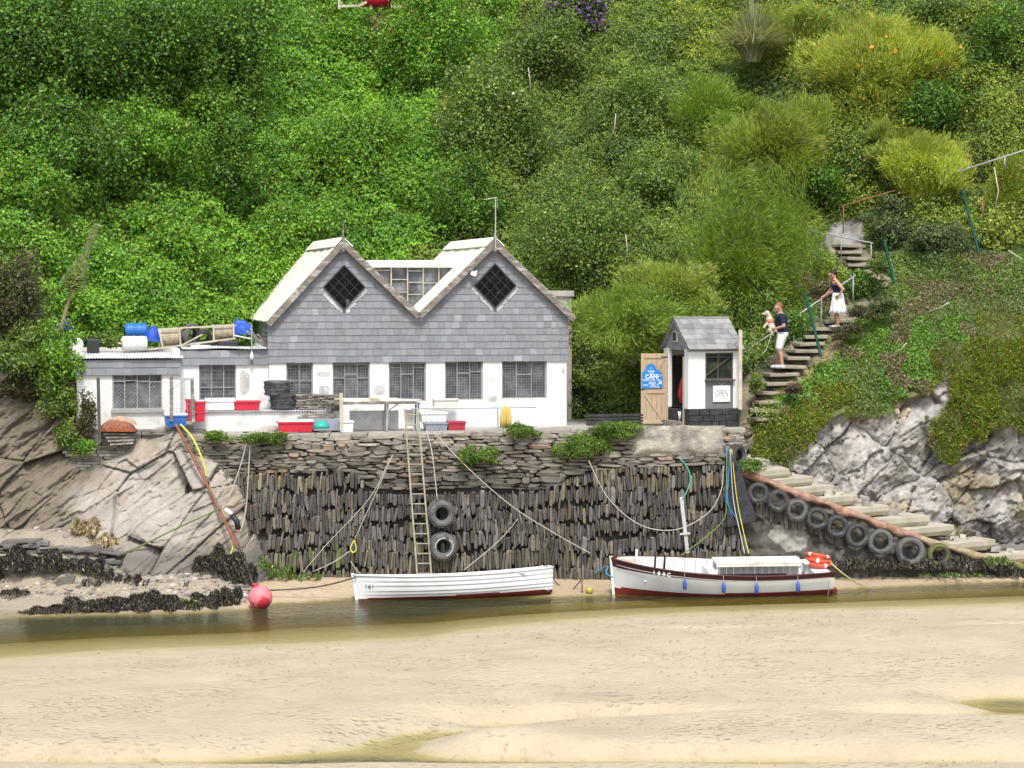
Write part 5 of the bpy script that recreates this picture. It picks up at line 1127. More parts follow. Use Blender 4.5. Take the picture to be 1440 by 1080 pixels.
q.build('cloth', M['oil'], r_, smooth=True); q = MB(); q.box((.03, -.05, .03), (.12, .03, .08)); q.build('boot_top', M['bpaint'], r_)
q = MB(); q.lathe([(0, 0), (.09, .01), (.11, .10), (.05, .17), (0, .18)], n=9); p_ = H.px(727, 600, -1.6); tag(q.build('bundle', M['greypl'], None, smooth=True, loc=H.w(p_.x, -1.6, p_.z)), 'small blue grey bundle right of the yellow oilskins', 'bundle')
# gate frame and chain link
r_ = hthing('gate_frame', 241, 592, -1.7, 'bleached timber gate frame left of the red bins', 'gate'); o_ = H.px(241, 592, -1.7)
def hb(mb, x0, y0, x1, y1, v, w_): a, b = H.px(x0, y0, v), H.px(x1, y1, v); mb.beam((a.x-o_.x, 0, a.z-o_.z), (b.x-o_.x, 0, b.z-o_.z), w_, w_)
for args in ((241, 592, 241, 526), (272, 594, 270, 532)): q = MB(); hb(q, *args, -1.7, .09); q.build('gate_post', M['wood'], r_)
q = MB(); hb(q, 241, 533, 271, 533, -1.7, .045); q.build('top_bar', M['greypaint'], r_); q = MB(); hb(q, 236, 551, 262, 534, -1.7, .02); q.build('tie_wire', M['greypaint'], r_)
q = MB()
for k in range(7): hb(q, 244+k*4, 534, 244+k*4, 592, -1.7, .006)
for k in range(8): hb(q, 243, 540+k*7, 270, 540+k*7, -1.7, .006)
q.build('wire_infill', M['wire'], r_)
r_ = hthing('chain_link_fence', 139, 620, -1.9, 'sagging chain link fence on a dark post before the annexe window', 'fence'); o_ = H.px(139, 620, -1.9)
q = MB(); hb(q, 140, 622, 138, 531, -1.9, .085); q.build('post', mat('dark_post', (.09, .085, .08), .9, .3, 6, .3), r_)
q = MB(); 
def cl_pt(i, j): return (140+i*5.0, 538+j*5.2+2*math.sin(i*.3))
for i in range(19):
    for j in range(12):
        if j+ i*.0 < 12:
            for d1, d2 in (((0, 0), (1, 1)), ((1, 0), (0, 1))): a, b = cl_pt(i+d1[0], j+d1[1]), cl_pt(i+d2[0], j+d2[1]); hb(q, *a, *b, -1.9, .005)
q.build('mesh', M['wire'], r_)
q = MB(); q.tube([(H.px(a, b, -1.9).x-o_.x, 0, H.px(a, b, -1.9).z-o_.z) for a, b in ((115, 548), (138, 533), (238, 538))], .006, 4); q.build('top_wire', M['wire'], r_)
# net heap and timbers at the left end
def heap(name, px_, py_, Y, wx, wy_, h, m_, label, cat, seed=1, thin=None):
    c_ = P(px_, py_, Y); nx = 26; u = np.linspace(-1, 1, nx); U, V_ = np.meshgrid(u, u); rr = np.clip(1-U*U-V_*V_, 0, 1)
    Z_ = h*np.sqrt(rr)*(.55+.8*fbm(U*2+seed*3, V_*2+seed, 4, seed % 5)); X_ = U*wx/2; Y_ = V_*wy_/2
    o = npmesh(name, np.stack([X_, Y_, Z_], -1).reshape(-1, 3), grid_faces(nx, nx), None, m_, smooth=True); o.location = c_; return tag(o, label, cat)
M['net'] = mat('orange_net', (.40, .13, .06), .95, .5, 14, 1, 30, bdist=.05)
heap('fishing_net', 165, 606, 3.0, 1.0, .6, .32, M['net'], 'heap of orange net under a buff cover below the annexe window', 'net', 2)
heap('cover_sheet', 170, 597, 3.15, .85, .5, .20, mat('buff_cloth', (.50, .36, .24), .9, .1, 4, .3, 5), 'buff sheet lying on the orange net heap', 'sheet', 3)
for k in range(4): a = P(146+k*3, 610+k*5, 2.9-.05*k); q = MB(); q.beam((0, 0, 0), (.85-.08*k, .05, -.02+.02*k), .12, .05); tag(q.build('timber', M['wood'], None, loc=a), ['topmost', 'second', 'third', 'lowest'][k]+' grey timber of the stack below the orange net heap', 'timber', 'grey timbers stacked below the net heap')
# ---------------- gear on the annexe roof
ZR = None
def rthing(name, px_, py_, v, label, cat, group=None, rz=0): return hthing(name, px_, py_, v, label, cat, group, rz)
def barrel(px_, py_, v, r, L_, m_, label, lying=True, rz=0, name='barrel'):
    o_ = rthing(name, px_, py_, v, label, 'barrel', rz=rz); q = MB(); prof = [(0, 0), (r*.86, 0), (r*.95, .02), (r, L_*.2), (r*.97, L_*.22), (r*.97, L_*.45), (r*1.01, L_*.47), (r*1.01, L_*.53), (r*.97, L_*.55), (r*.97, L_*.78), (r, L_*.8), (r*.95, L_-.02), (r*.86, L_), (0, L_)]
    if lying: q.lathe([(a, b-L_/2) for a, b in prof], (0, 0, r), axis='X', n=20)
    else: q.lathe(prof, n=20)
    q.build('body', m_, o_, smooth=True)
    q = MB()
    if lying: q.lathe([(0, 0), (r*.16, 0), (r*.16, .03), (0, .03)], (-L_/2-.03, 0, r+r*.45), axis='X', n=10)
    else: q.lathe([(0, 0), (r*.16, 0), (r*.16, .03), (0, .03)], (r*.4, 0, L_), n=10)
    q.build('bung', m_, o_); return o_
barrel(189, 494, 1.0, .215, .68, M['creampl'], 'cream white plastic barrel lying at the front of the annexe roof', rz=.1)
barrel(192, 476, 2.0, .22, .62, M['bluepl'], 'pale topped blue barrel behind the white one on the annexe roof', rz=-.1)
def can(px_, py_, v, w_, d_, h_, m_, label, rz=0, cat='can', name='jerrycan'):
    o_ = rthing(name, px_, py_, v, label, cat, rz=rz); q = MB(); q.box((0, 0, h_/2), (w_, d_, h_)); q.build('body', m_, o_, bevel=.03); q = MB(); q.lathe([(0, 0), (.035, 0), (.035, .05), (0, .05)], (w_*.3, 0, h_-.005), n=10); q.tube([(-w_*.35, 0, h_-.01), (-w_*.3, 0, h_+.05), (w_*.05, 0, h_+.05), (w_*.1, 0, h_-.01)], .015, 6); q.build('handle', m_, o_); return o_
can(131, 496, .8, .34, .22, .38, M['blackpl'], 'upright black jerrycan near the left end of the annexe roof')
can(320, 492, 1.2, .56, .4, .26, M['blackpl'], 'low black tank under the right reel on the annexe roof', cat='tank', name='tank')
can(296, 489, 1.5, .4, .3, .2, M['blackpl'], 'small black box between the white basin and the black tank', cat='box', name='box')
o_ = rthing('basin', 282, 492, .7, 'upturned white basin under the timber reels', 'basin'); q = MB(); q.lathe([(0, .14), (.26, .13), (.34, .03), (.38, .02), (.38, 0), (.3, 0)], n=20); ob = q.build('shell', M['creampl'], o_, smooth=True); ob.scale = (1, .6, 1)
o_ = rthing('dish', 107, 495, .7, 'round white dish propped at the left end of the annexe roof', 'dish'); q = MB(); q.lathe([(0, .06), (.12, .04), (.19, 0), (.20, .01), (.12, .06), (0, .09)], (0, 0, .2), axis='Y', n=20); q.build('bowl', M['whitepl'], o_, smooth=True)
M['reel'] = mat('reel_timber', (.42, .36, .25), .85, .3, 7, .4, 18)
fr_ = rthing('reel_frame', 222, 492, 1.4, 'long timber frame carrying two slatted reels on the annexe roof', 'frame'); o_ = H.px(222, 492, 1.4)
for (x0, y0, x1, y1, dv, w_) in ((222, 463, 330, 457, -.24, .04), (226, 464, 332, 458, .24, .04), (205, 492, 330, 476, -.26, .05), (210, 490, 332, 476, .26, .045), (223, 463, 229, 488, -.24, .045), (252, 461, 254, 484, -.24, .045), (300, 458, 301, 480, -.24, .045), (328, 457, 329, 477, -.24, .045), (258, 484, 285, 470, -.3, .035), (166, 482, 208, 491, -.3, .045)):
    a, b = H.px(x0, y0, 1.4+dv), H.px(x1, y1, 1.4+dv); q = MB(); q.beam((a.x-o_.x, dv, a.z-o_.z), (b.x-o_.x, dv, b.z-o_.z), w_, w_); q.build('rail' if abs(x1-x0) > 20 else 'strut', M['palewood'], fr_)
for x0, x1, yc, lb in ((226, 253, 475, 'left slatted timber reel in the roof frame'), (300, 328, 467, 'right slatted timber reel in the roof frame')):
    a, b = H.px(x0, yc, 1.4), H.px(x1, yc, 1.4); rr_ = empty('cable_drum', H.w((a.x+b.x)/2, 1.4, a.z), H.a, lb, 'drum', 'slatted drums on the annexe roof'); rr_.rotation_euler = (0, -.04, H.a); W_ = b.x-a.x; q = MB()
    for k in range(22): an2 = 2*math.pi*k/22; q.box((0, .2*math.sin(an2), .2*math.cos(an2)), (W_, .052, .02), Matrix.Rotation(-an2, 3, 'X'))
    q.build('slats', M['reel'], rr_)
    for s_ in (-1, 1): q = MB(); q.lathe([(0, 0), (.225, 0), (.225, .03), (0, .03)], (s_*W_/2-.015, 0, 0), axis='X', n=22); q.build('end_disc', M['palewood'], rr_)
c_ = H.px(268, 472, 1.4); tyre(0, 0, 6, 16, 'old dark tyre jammed between the two slatted reels', M['rubber_grey'], (.2, 0, R(60)), loc=H.w(c_.x, 1.4, c_.z+.02), wd_=.24)
c_ = H.px(286, 474, 1.5); tyre(0, 0, 6, 11, 'small tyre leaning left of the right reel on the roof', M['rubber'], (.5, 0, R(30)), loc=H.w(c_.x, 1.5, c_.z), wd_=.24)
def crumple(name, px_, py_, v, sx, sy, sz, m_, label, cat, seed):
    o = heap(name, px_, py_, 0, sx, sy, sz, m_, label, cat, seed); q_ = H.px(px_, py_, v); o.location = H.w(q_.x, v, q_.z); return o
crumple('tarpaulin', 214, 480, 1.7, .5, .5, .42, M['tarp'], 'bright blue tarpaulin bunched left of the reels', 'tarpaulin', 4)
crumple('tarpaulin', 340, 470, 2.0, .7, .5, .40, M['tarp'], 'bright blue net and sheet heaped under the roof eave', 'tarpaulin', 6)
crumple('tarpaulin', 90, 464, 2.2, .5, .5, .3, plastic('navy_sheet', (.02, .04, .2)), 'dark navy sheet by the foot of the tall spiky plant', 'tarpaulin', 5)
o_ = rthing('board', 341, 476, 1.3, 'pale board lying under the roof eave', 'board'); q = MB(); q.box((0, 0, .04), (.52, .4, .04), Matrix.Rotation(.2, 3, 'Y')); q.build('panel', M['creampl'], o_, bevel=.01)
for k, (x0, y0, x1, y1, lb) in enumerate(((346, 465, 378, 488, 'long grey batten sloping down to the annexe roof edge'), (352, 462, 366, 482, 'short grey batten crossing the long one at the eave'), (362, 470, 380, 486, 'dark slat leaning on the side of the boathouse'))):
    a, b = H.px(x0, y0, .6), H.px(x1, y1, .6); q = MB(); q.beam((0, 0, 0), (b.x-a.x, 0, b.z-a.z), .05, .05); tag(q.build('batten', M['wood'], None, loc=H.w(a.x, .5+.1*k, a.z), rz=H.a), lb, 'batten')
r_ = rthing('hanging_lamp', 354, 506, -.2, 'white bulkhead lamp hanging on a pipe from the roof eave', 'lamp'); o_ = H.px(354, 506, -.2); t_ = H.px(354, 456, -.2)
q = MB(); q.tube([(0, 0, .12), (0, 0, t_.z-o_.z)], .018, 6); q.build('pipe', M['greypaint'], r_); q = MB(); q.lathe([(0, 0), (.05, .0), (.055, .10), (.03, .17), (.018, .22), (0, .22)], n=12); q.build('shade', M['whitepl'], r_, smooth=True)
# ---------------- ladder
r_ = empty('ladder', P(597, 812, 1.75), 0, 'weathered wooden ladder standing against the quay wall', 'ladder')
o_ = r_.location; q0, q1 = P(587, 812, 1.75), P(569, 575, 2.15); s0, s1 = P(607, 812, 1.75), P(587.5, 575, 2.15); M['lad'] = mat('ladder_wood', (.36, .34, .24), .85, .25, 6, .3, 20)
for a, b in ((q0, q1), (s0, s1)): q = MB(); q.beam(a-o_, b-o_, .045, .07, up=(0, 1, 0)); q.build('stile', M['lad'], r_, bevel=.006)
for k in range(17):
    t = (k+.4)/17; a, b = q0.lerp(q1, t), s0.lerp(s1, t); q = MB(); q.tube([a-o_, b-o_], .017, 6); q.build('rung', M['lad'], r_)
# ---------------- slipway
sw_ = empty('slipway', (P(1045, 660, 2.5).x, 2.5, 0), 0, 'stepped slipway of pale slabs with a red brown kerb running down to the sand', 'slipway'); o_ = Vector(sw_.location)
es = [P(x__, epy(x__), rY(x__)) for x__ in np.linspace(1040, 1560, 60)]
us = np.linspace(0, 59, 240); tX = np.interp(us, range(60), [p.x for p in es]); tY = np.interp(us, range(60), [p.y for p in es]); tZ = np.interp(us, range(60), [p.z for p in es])
nz_ = 70; fz = np.linspace(0, 1, nz_)[:, None]; Z_ = -.5+(tZ[None]+.5-.03)*fz; X_ = tX[None]+0*fz; disp = .22*np.abs(fbm(X_*2.2, Z_*2.6, 5, 2)-.5)*2+.12*(worley(X_, Z_*.45, .16, 3))+.22*fbm(X_*.9, Z_*1.2, 3, 5)
Y_ = tY[None]-.30*(1-fz)-disp+.22
TT_ = np.zeros(X_.shape+(3,)); TT_[:] = (.11, .10, .085); TT_ *= (.4+1.1*fbm(X_*5, Z_*3, 4, 6)[..., None])
px_, py_ = toPix(X_, Y_, Z_); pm = (((px_-1108)/26)**2+((py_-757)/20)**2+1.6*(fbm(X_*3, Z_*3, 3, 1)-.5)) < 1; TT_[pm] = (.34, .33, .29)
gr = (px_ > 1375) & (fbm(X_*2, Z_*2, 3, 4) > .42); TT_[gr] = (.10, .13, .03)
npmesh('rubble_face', np.stack([X_, Y_, Z_], -1).reshape(-1, 3)-np.array(o_), grid_faces(*X_.shape), TT_.reshape(-1, 3), M['rock'], sw_)
vs2 = MB(); x__ = 1062
while x__ < 1185:
    e_ = P(x__, epy(x__), rY(x__)); hgt = rng.uniform(.35, .5); w_ = rng.uniform(.05, .09); top = e_.z-.62
    if top > .6: g = .25+.3*rng.random(); vs2.box((e_.x-o_.x, e_.y-o_.y-.12, top-hgt/2), (w_, .18, hgt), Matrix.Rotation(rng.gauss(0, .08), 3, 'Y'), (g, g*.95, g*.85))
    x__ += w_*53
vs2.build('upright_stones', M['stone'], sw_, bevel=.01)
M['kerb'] = mat('red_brown_kerb', (.40, .25, .18), .85, .25, 5, .8, 14, c2=(.30, .17, .12), csc=3, cth=(.45, .6), bdist=.04, tint=True)
kb = MB(); N = 90; ring_n = 8; pts_ = [Vector((np.interp(k/N*59*.98, range(60), [p.x for p in es]), np.interp(k/N*59*.98, range(60), [p.y for p in es]), np.interp(k/N*59*.98, range(60), [p.z for p in es]))) for k in range(N+1)]
vs = []; 
for k, p in enumerate(pts_):
    t = k/N; wv_ = .05*math.sin(k*.55)+.03*math.sin(k*1.3+1); hh = .16+.04*math.sin(k*.8+.5)
    for (dy, dz) in ((-.12, .02), (.02, .05), (.16, .03), (.18, -.08), (.10, -hh), (-.05, -hh-wv_-.03), (-.14, -hh*.8-wv_), (-.15, -.05)): vs.append(p+Vector((0, dy, dz))-o_)
fsk = [(k*8+i, (k+1)*8+i, (k+1)*8+(i+1) % 8, k*8+(i+1) % 8) for k in range(N) for i in range(8)]+[tuple(reversed(range(8))), tuple(N*8+i for i in range(8))]
kb.add(vs, fsk); 
for i in range(len(kb.f)):
    t = (i//8)/N; kb.t[i] = (1, 1, 1) if t < .5 else ((.95, 1.25, 1.1) if t < .68 else (.55, .95, .35))
kb.build('kerb', M['kerb'], sw_, smooth=True)
M['slab'] = mat('slab_concrete', (.47, .43, .34), .9, .15, 4, .4, 16, c2=(.36, .33, .25), csc=2, cth=(.5, .65))
tr_ = [(1040, 1070, 648), (1052, 1108, 660), (1078, 1144, 672), (1100, 1172, 685), (1130, 1206, 699), (1160, 1250, 714), (1200, 1308, 729), (1255, 1342, 742), (1315, 1400, 763), (1370, 1460, 781)]
for k, (xl, xr, yy) in enumerate(tr_):
    Yn = rY(xl)+.12; Nn = P(xl, yy+4, Yn); Fz = Nn.z; Fp = P(xr, yy, Yn+1.5); F_ = Vector((Fp.x, Yn+1.5, Fz)); back = Vector((-1.5, .2, 0)); q = MB(); th_ = .15
    poly = [Nn+Vector((0, 0, 0)), F_, F_+Vector((-.5, 1.0, 0)), Nn+back+Vector((0, 1.8, 0)), Nn+back]
    if k < 2: poly = [Nn, F_+Vector((0, -.4, 0)), F_+Vector((-.1, .6, 0)), Nn+Vector((-.35, 1.5, 0)), Nn+Vector((-.35, 0, 0))]
    vs = [p-o_ for p in poly]+[p-o_-Vector((0, 0, th_)) for p in poly]+[p-o_-Vector((0, 0, th_+.12))-Vector((.08, -.06, 0)) for p in poly]; n5 = 5
    q.add(vs, [tuple(range(5)), tuple(reversed(range(10, 15)))]+[(i, i+5, (i+1) % 5+5, (i+1) % 5) for i in range(5)]+[(i+5, i+10, (i+1) % 5+10, (i+1) % 5+5) for i in range(5)]); q.build('step', M['slab'], sw_, bevel=.012)
# rubber sheet and rope bundle at the corner
q = MB(); a, b, c_, d_, e_, f_ = [P(x__, y__, Y__) for x__, y__, Y__ in ((1019, 640, 2.28), (1040, 655, 2.2), (1053, 700, 2.15), (1064, 728, 2.12), (1062, 733, 2.1), (1022, 741, 2.05))]
vs = [p+Vector((0, -.12, 0)) for p in (a, b, c_, d_, e_, f_)]; vs2_ = [p+Vector((0, .0, 0)) for p in (a, b, c_, d_, e_, f_)]; q.add([v-a for v in vs+vs2_], [tuple(range(6)), tuple(reversed(range(6, 12)))]+[(i, i+6, (i+1) % 6+6, (i+1) % 6) for i in range(6)])
tag(q.build('rubber_sheet', mat('black_sheet', (.035, .036, .042), .7, .4, 3, .8, 3, bdist=.1), None, bevel=.02, loc=a), 'black rubber sheet draped over the corner between quay and slipway', 'sheet')
YW = 1.98
rope('mooring_rope', [(1022, 630), (1023, 700), (1028, 722), (1036, 736)], YW, .018, M['rope_b'], 'blue rope in the bundle hanging over the quay corner')
rope('mooring_rope', [(1026, 632), (1024, 680), (1022, 705), (1036, 730)], YW-.03, .014, M['rope_b'], 'second pale blue rope looping behind the bundle at the quay corner')
rope('mooring_rope', [(1027, 631), (1031, 700), (1041, 750), (1047, 778)], [YW-.06, YW-.08, 1.6, 1.2], .014, M['rope_w'], 'cream rope running straight down from the quay corner to the launch')
rope('mooring_rope', [(1029, 632), (1036, 700), (1046, 750), (1053, 778)], [YW-.06, YW-.08, 1.6, 1.2], .013, M['rope_y'], 'yellowish rope beside the cream one from quay corner to launch')
rope('mooring_rope', [(1022, 640), (1021, 700), (1018, 730), (990, 757), (958, 781)], [YW, YW, YW, 1.8, 1.3], .018, M['rope_g'], 'yellow green rope sweeping left from the bundle to the bow of the launch')
rope('mooring_rope', [(1017, 655), (1014, 690), (995, 722), (950, 745), (900, 738), (855, 700), (828, 648)], YW, .014, M['rope_w'], 'pale rope slung in a long loop across the right part of the wall')
rope('mooring_rope', [(610, 608), (660, 660), (720, 712), (780, 750), (830, 778)], [2.3, YW, YW, YW, YW], .012, M['rope_w'], 'pale rope running diagonally down right of the two fat tyres')
rope('mooring_rope', [(728, 730), (700, 762), (652, 802)], [YW, YW, 1.5], .012, M['rope_w'], 'pale rope running down to the rowing boat from the diagonal one')
rope('mooring_rope', [(600, 606), (608, 640), (615, 704)], [2.3, 2.1, YW], .015, M['rope_w'], 'white rope holding up the two fat tyres')
rope('mooring_rope', [(548, 645), (520, 700), (460, 765), (420, 812)], YW, .011, M['rope_w'], 'thin pale rope slanting down left to the weedy foot of the wall')
rope('mooring_rope', [(552, 640), (530, 690), (498, 760)], YW, .012, M['rope_w'], 'thin pale rope slanting down from wall to the yellow loop')
rope('rope_loop', [(498, 760), (493, 770), (496, 777), (501, 772), (498, 760)], YW-.05, .02, M['rope_y'], 'small yellow rope loop hanging above the bow of the rowing boat')
rope('mooring_rope', [(492, 775), (470, 790), (440, 804)], YW, .012, M['rope_w'], 'short pale rope from the yellow loop towards the wall foot')
rope('mooring_rope', [(493, 789), (500, 800), (507, 807)], [1.6, .8, .0], .013, M['rope_w'], 'short rope tied to the bow of the rowing boat')
rope('mooring_rope', [(352, 602), (338, 655), (320, 705), (312, 716)], [2.3, 2.1, 1.9, 1.6], .016, M['rope_w'], 'white rope slanting from the quay top to the rusty pole')
rope('mooring_rope', [(353, 602), (350, 655), (346, 715), (338, 748)], [2.3, 2.1, 1.95, 1.7], .016, M['rope_w'], 'white rope hanging nearly straight beside the rusty pole')
rope('mooring_rope', [(286, 655), (303, 695), (330, 727)], [2.3, 2.0, 1.7], .016, M['rope_w'], 'grey rope from the yellow hose down to the dark sleeve')
rope('hose', [(254, 597), (270, 615), (282, 640), (287, 655), (290, 670)], [2.6, 2.3, 2.1, 2.0, 1.95], .03, M['rope_y'], 'bright yellow hose curling over the quay edge beside the rusty pole', 'hose')
rope('hose', [(328, 762), (326, 775), (317, 792)], [1.0, .85, .7], .026, M['rope_y'], 'short yellow hose end at the foot of the rock', 'hose')
rope('pole', [(247, 597), (270, 640), (300, 700), (335, 772)], [2.4, 2.0, 1.4, .7], .045, M['rust'], 'long rusty iron pole leaning down over the rock to the buoy', 'pole', smooth_=False)
rope('mooring_rope', [(335, 772), (350, 805), (358, 830)], [.7, .1, -.6], .02, M['rope_d'], 'dark rope from the rusty pole down to the pink buoy')
o_s = P(317, 716, 1.3); q = MB(); ps = [P(*k)-o_s for k in ((317, 716, 1.3), (326, 724, 1.25), (333, 733, 1.2), (335, 744, 1.2))]; 
sl_e = empty('hose_sleeve', o_s, 0, 'white and black sleeve with an orange end hanging on the rusty pole', 'sleeve'); MB().tube(ps[:2], .065, 10).build('white_section', M['whitepl'], sl_e, smooth=True); MB().tube(ps[1:], .075, 10).build('black_section', M['blackpl'], sl_e, smooth=True); MB().tube([ps[3], ps[3]+Vector((0, 0, -.09))], .05, 10).build('orange_end', plastic('salmon_plastic', (.7, .3, .2)), sl_e, smooth=True)
rope('mooring_rope', [(0, 776), (60, 787), (120, 788), (180, 775), (250, 742), (312, 714)], [.9, .9, .9, .9, .9, 1.2], .022, M['rope_g'], 'greenish mooring rope slung across the rock from the left edge')
rope('mooring_rope', [(-40, 762), (40, 787), (110, 803), (160, 814), (230, 824), (350, 830), (440, 826), (500, 812)], [.6, .4, .1, -.2, -.5, -.6, -.6, -.7], .022, M['rope_d'], 'long dark weed hung rope from the left edge to the rowing boat')
rope('hose', [(955, 644), (965, 655), (971, 672), (967, 688), (960, 702)], YW-.02, .022, M['hoseg'], 'green hose curling above the white pipe', 'hose')
pr_ = empty('drain_pipe', P(967, 778, YW), 0, 'white pipe with cross bracket fixed low on the right part of the wall', 'pipe'); o_ = pr_.location
q = MB(); q.beam((0, 0, 0), P(958, 699, YW)-o_, .10, .05, up=(0, 1, 0)); q.build('pipe', mat('pale_grey_pipe', (.5, .5, .5), .6, .1, 4, .1), pr_, bevel=.01); q = MB(); q.beam(P(956, 751, YW-.05)-o_, P(971, 750, YW-.05)-o_, .03, .05); q.build('bracket', bpy.data.materials['pale_grey_pipe'], pr_)
rope('mooring_rope', [(1168, 790), (1180, 802), (1200, 816), (1226, 828)], [.8, .9, 1.3, 1.8], .015, M['rope_w'], 'pale rope from the stern of the launch down onto the sand')
rope('mooring_rope', [(1168, 792), (1184, 806), (1204, 820), (1222, 829)], [.7, .8, 1.2, 1.7], .013, M['rope_y'], 'yellow rope from the stern of the launch down onto the sand')
rope('mooring_rope', [(836, 806), (846, 800), (855, 797), (852, 806), (862, 812)], [.4, .3, .1, .0, -.1], .018, M['rope_b'], 'blue rope knotted round the bow of the launch')
rope('chain', [(775, 812), (790, 826), (800, 832), (812, 822), (818, 812)], [1.6, 1.3, 1.0, 1.0, 1.0], .018, M['rope_d'], 'dark slack chain lying on sand between the two boats', 'chain')
rope('chain', [(818, 815), (819, 838)], .6, .02, M['rust'], 'thin rusty stake in the sand between the two boats', 'stake')
rope('mooring_rope', [(818, 815), (835, 808), (852, 800)], [.6, .4, .2], .012, M['rope_d'], 'thin dark line between the rusty stake and the bow of the launch')
# buoys
p_ = P(366, 842, -2.1); by = empty('buoy', (p_.x, -2.1, 0), 0, 'large round pink and red mooring buoy floating at the foot of the rock', 'buoy')
q = MB(); q.lathe([(.30*math.cos(a), .30*math.sin(a)) for a in np.linspace(-math.pi/2, math.pi/2, 20)], (0, 0, .24), n=32); 
bmat = mat('buoy_pink', (.80, .22, .24), .5, .06, 4, .05, c2=(.60, .05, .06), csc=2.2, cth=(.52, .56)); q.build('float', bmat, by, smooth=True)
q = MB(); q.lathe([(0, 0), (.08, 0), (.07, .09), (0, .10)], (-.12, .05, .50), n=12); q.build('eye', M['redpl'], by, smooth=True)
p_ = P(829, 834, .55); q = MB(); q.lathe([(.10*math.cos(a), .10*math.sin(a)) for a in np.linspace(-math.pi/2, math.pi/2, 12)], (0, 0, .07), n=16); tag(q.build('buoy', plastic('olive_yellow', (.42, .38, .06)), None, smooth=True, loc=(p_.x, .55, max(0, p_.z-.05))), 'small yellow buoy on the sand left of the launch', 'buoy')
# ================================================================ PLANTS
def inhull(): pass
M['bark'] = mat('bark', (.10, .08, .06), .95, .3, 8, .5, 20)
def shrub(name, px_, py_, dY, rx, ry, rz, n, size, cols, label, cat='shrub', feather=False, seed=1, sub=26, group=None, Y=None, aspect=.6, trunk=True, tilt=.45, flowers=None):
    q = P(px_, py_, 12); 
    for _ in range(4): yy = float(hillY(q.x, q.z))+dY if Y is None else Y; q = P(px_, py_, yy)
    base = Vector((q.x, q.y+ry*.3, q.z-rz)); e = empty(name, base, 0, label, cat, group); g = np.random.RandomState(seed)
    n = int(n*1.3); size *= .88
    # sub clumps over the ellipsoid
    d = g.normal(size=(sub, 3)); d[:, 1] -= .5; d[:, 2] += .15; d /= np.linalg.norm(d, axis=1)[:, None]; cc = d*np.array((rx, ry, rz))*.70*(.45+.95*g.rand(sub, 1)); sr = (.22+.34*g.rand(sub)**1.3)
    idx = g.randint(0, sub, n); dd = g.normal(size=(n, 3)); dd[:, 2] += .35; dd[:, 1] -= .3; dd /= np.linalg.norm(dd, axis=1)[:, None]
    R3 = np.array((rx, ry, rz)); rad = sr[idx][:, None]*R3*(.45+.55*g.rand(n, 1)**.5+.55*g.rand(n, 1)**7)*(1+.22*np.sin(dd[:, :1]*6+idx[:, None]))
    p = cc[idx]+dd*rad; cid = g.rand(sub)[idx]
    t = tints(n, cols, .18)*(.86+.45*cid)[:, None]
    off = np.array(Vector(q)-base)
    if feather:
        # sprays: thin leaves that share an arching direction within each clump
        sd = cc/np.linalg.norm(cc, axis=1)[:, None]*.5+np.array((.15, -.2, tilt))+g.normal(size=(sub, 3))*.5; dirs = sd[idx]*.8+dd*.5+np.array((0, 0, .1))
        o = leaves('crown', p+off, dd, size, t, FEATH, e, aspect=.12, bias=.4, dirs=dirs, spread=.30)
    else: o = leaves('crown', p+off, dd+np.array((0, -.05, .25)), size, t, LEAF, e, aspect=aspect, bias=.7)
    if flowers:
        nf, fc, fs_ = flowers; k = g.choice(n, nf); o = leaves('flowers', p[k]*1.03+off, dd[k], fs_, tints(nf, [fc], .15), LEAF, e, aspect=.9, bias=.5); o['kind'] = 'stuff'
    if trunk:
        m_ = MB(); m_.tube([(0, 0, -.3), (.05, 0, rz*.5), (.0, 0, rz*1.0)], [.09, .07, .04], 7)
        for k in range(5): c_ = cc[k]+off; m_.tube([(0, 0, rz*.35), (c_[0]*.5, c_[1]*.5, (rz*.4+c_[2])*.5), tuple(c_*.95)], [.045, .03, .012], 5)
        m_.build('trunk', M['bark'], e, smooth=True)
    return e
dkg = [(.105, .22, .026), (.075, .165, .023), (.18, .33, .04), (.05, .11, .02)]; brt = [(.16, .32, .03), (.115, .25, .026), (.25, .42, .045), (.07, .16, .022)]
mid = [(.16, .25, .045), (.12, .20, .04), (.24, .33, .065), (.075, .125, .03)]; dull = [(.14, .20, .075), (.10, .15, .06), (.20, .25, .09), (.07, .10, .04)]
tam = [(.32, .40, .07), (.26, .35, .06), (.42, .48, .10), (.19, .26, .05)]; tam2 = [(.26, .38, .065), (.20, .31, .055), (.34, .45, .08), (.14, .22, .04)]; tamy = [(.44, .50, .08), (.35, .43, .07), (.52, .56, .12)]
shrub('tree', 55, 70, -2.6, 2.7, 1.8, 2.2, 26000, .125, dkg, 'dense dark leafed tree in the top left corner', 'tree', seed=2, sub=40)
shrub('tree', 200, 55, -2.3, 2.0, 1.7, 2.0, 19000, .125, dkg, 'second leafy tree from the left along the top of the slope', 'tree', seed=3, sub=34)
shrub('tree', 320, 85, -2.2, 1.9, 1.6, 2.3, 19000, .125, dkg, 'tall dark tree beside the deep hollow left of the bare patch', 'tree', seed=4, sub=34)
shrub('tree', 85, 205, -2.0, 2.0, 1.4, 1.5, 15000, .12, dkg, 'ivy laden tree at the left edge halfway up the slope', 'tree', seed=5, sub=30)
shrub('shrub', 215, 205, -1.3, 1.6, 1.2, 1.2, 9000, .12, brt, 'bright leafy shrub below the dark trees on the left', seed=6)
shrub('shrub', 330, 245, -1.5, 1.2, 1.1, 1.5, 9000, .12, dkg, 'dark upright shrub in the middle of the left slope', seed=7)
shrub('shrub', 30, 275, -1.2, 1.7, 1.2, 1.2, 9500, .12, brt, 'bright green rounded shrub at the left edge above the cliff', seed=8)
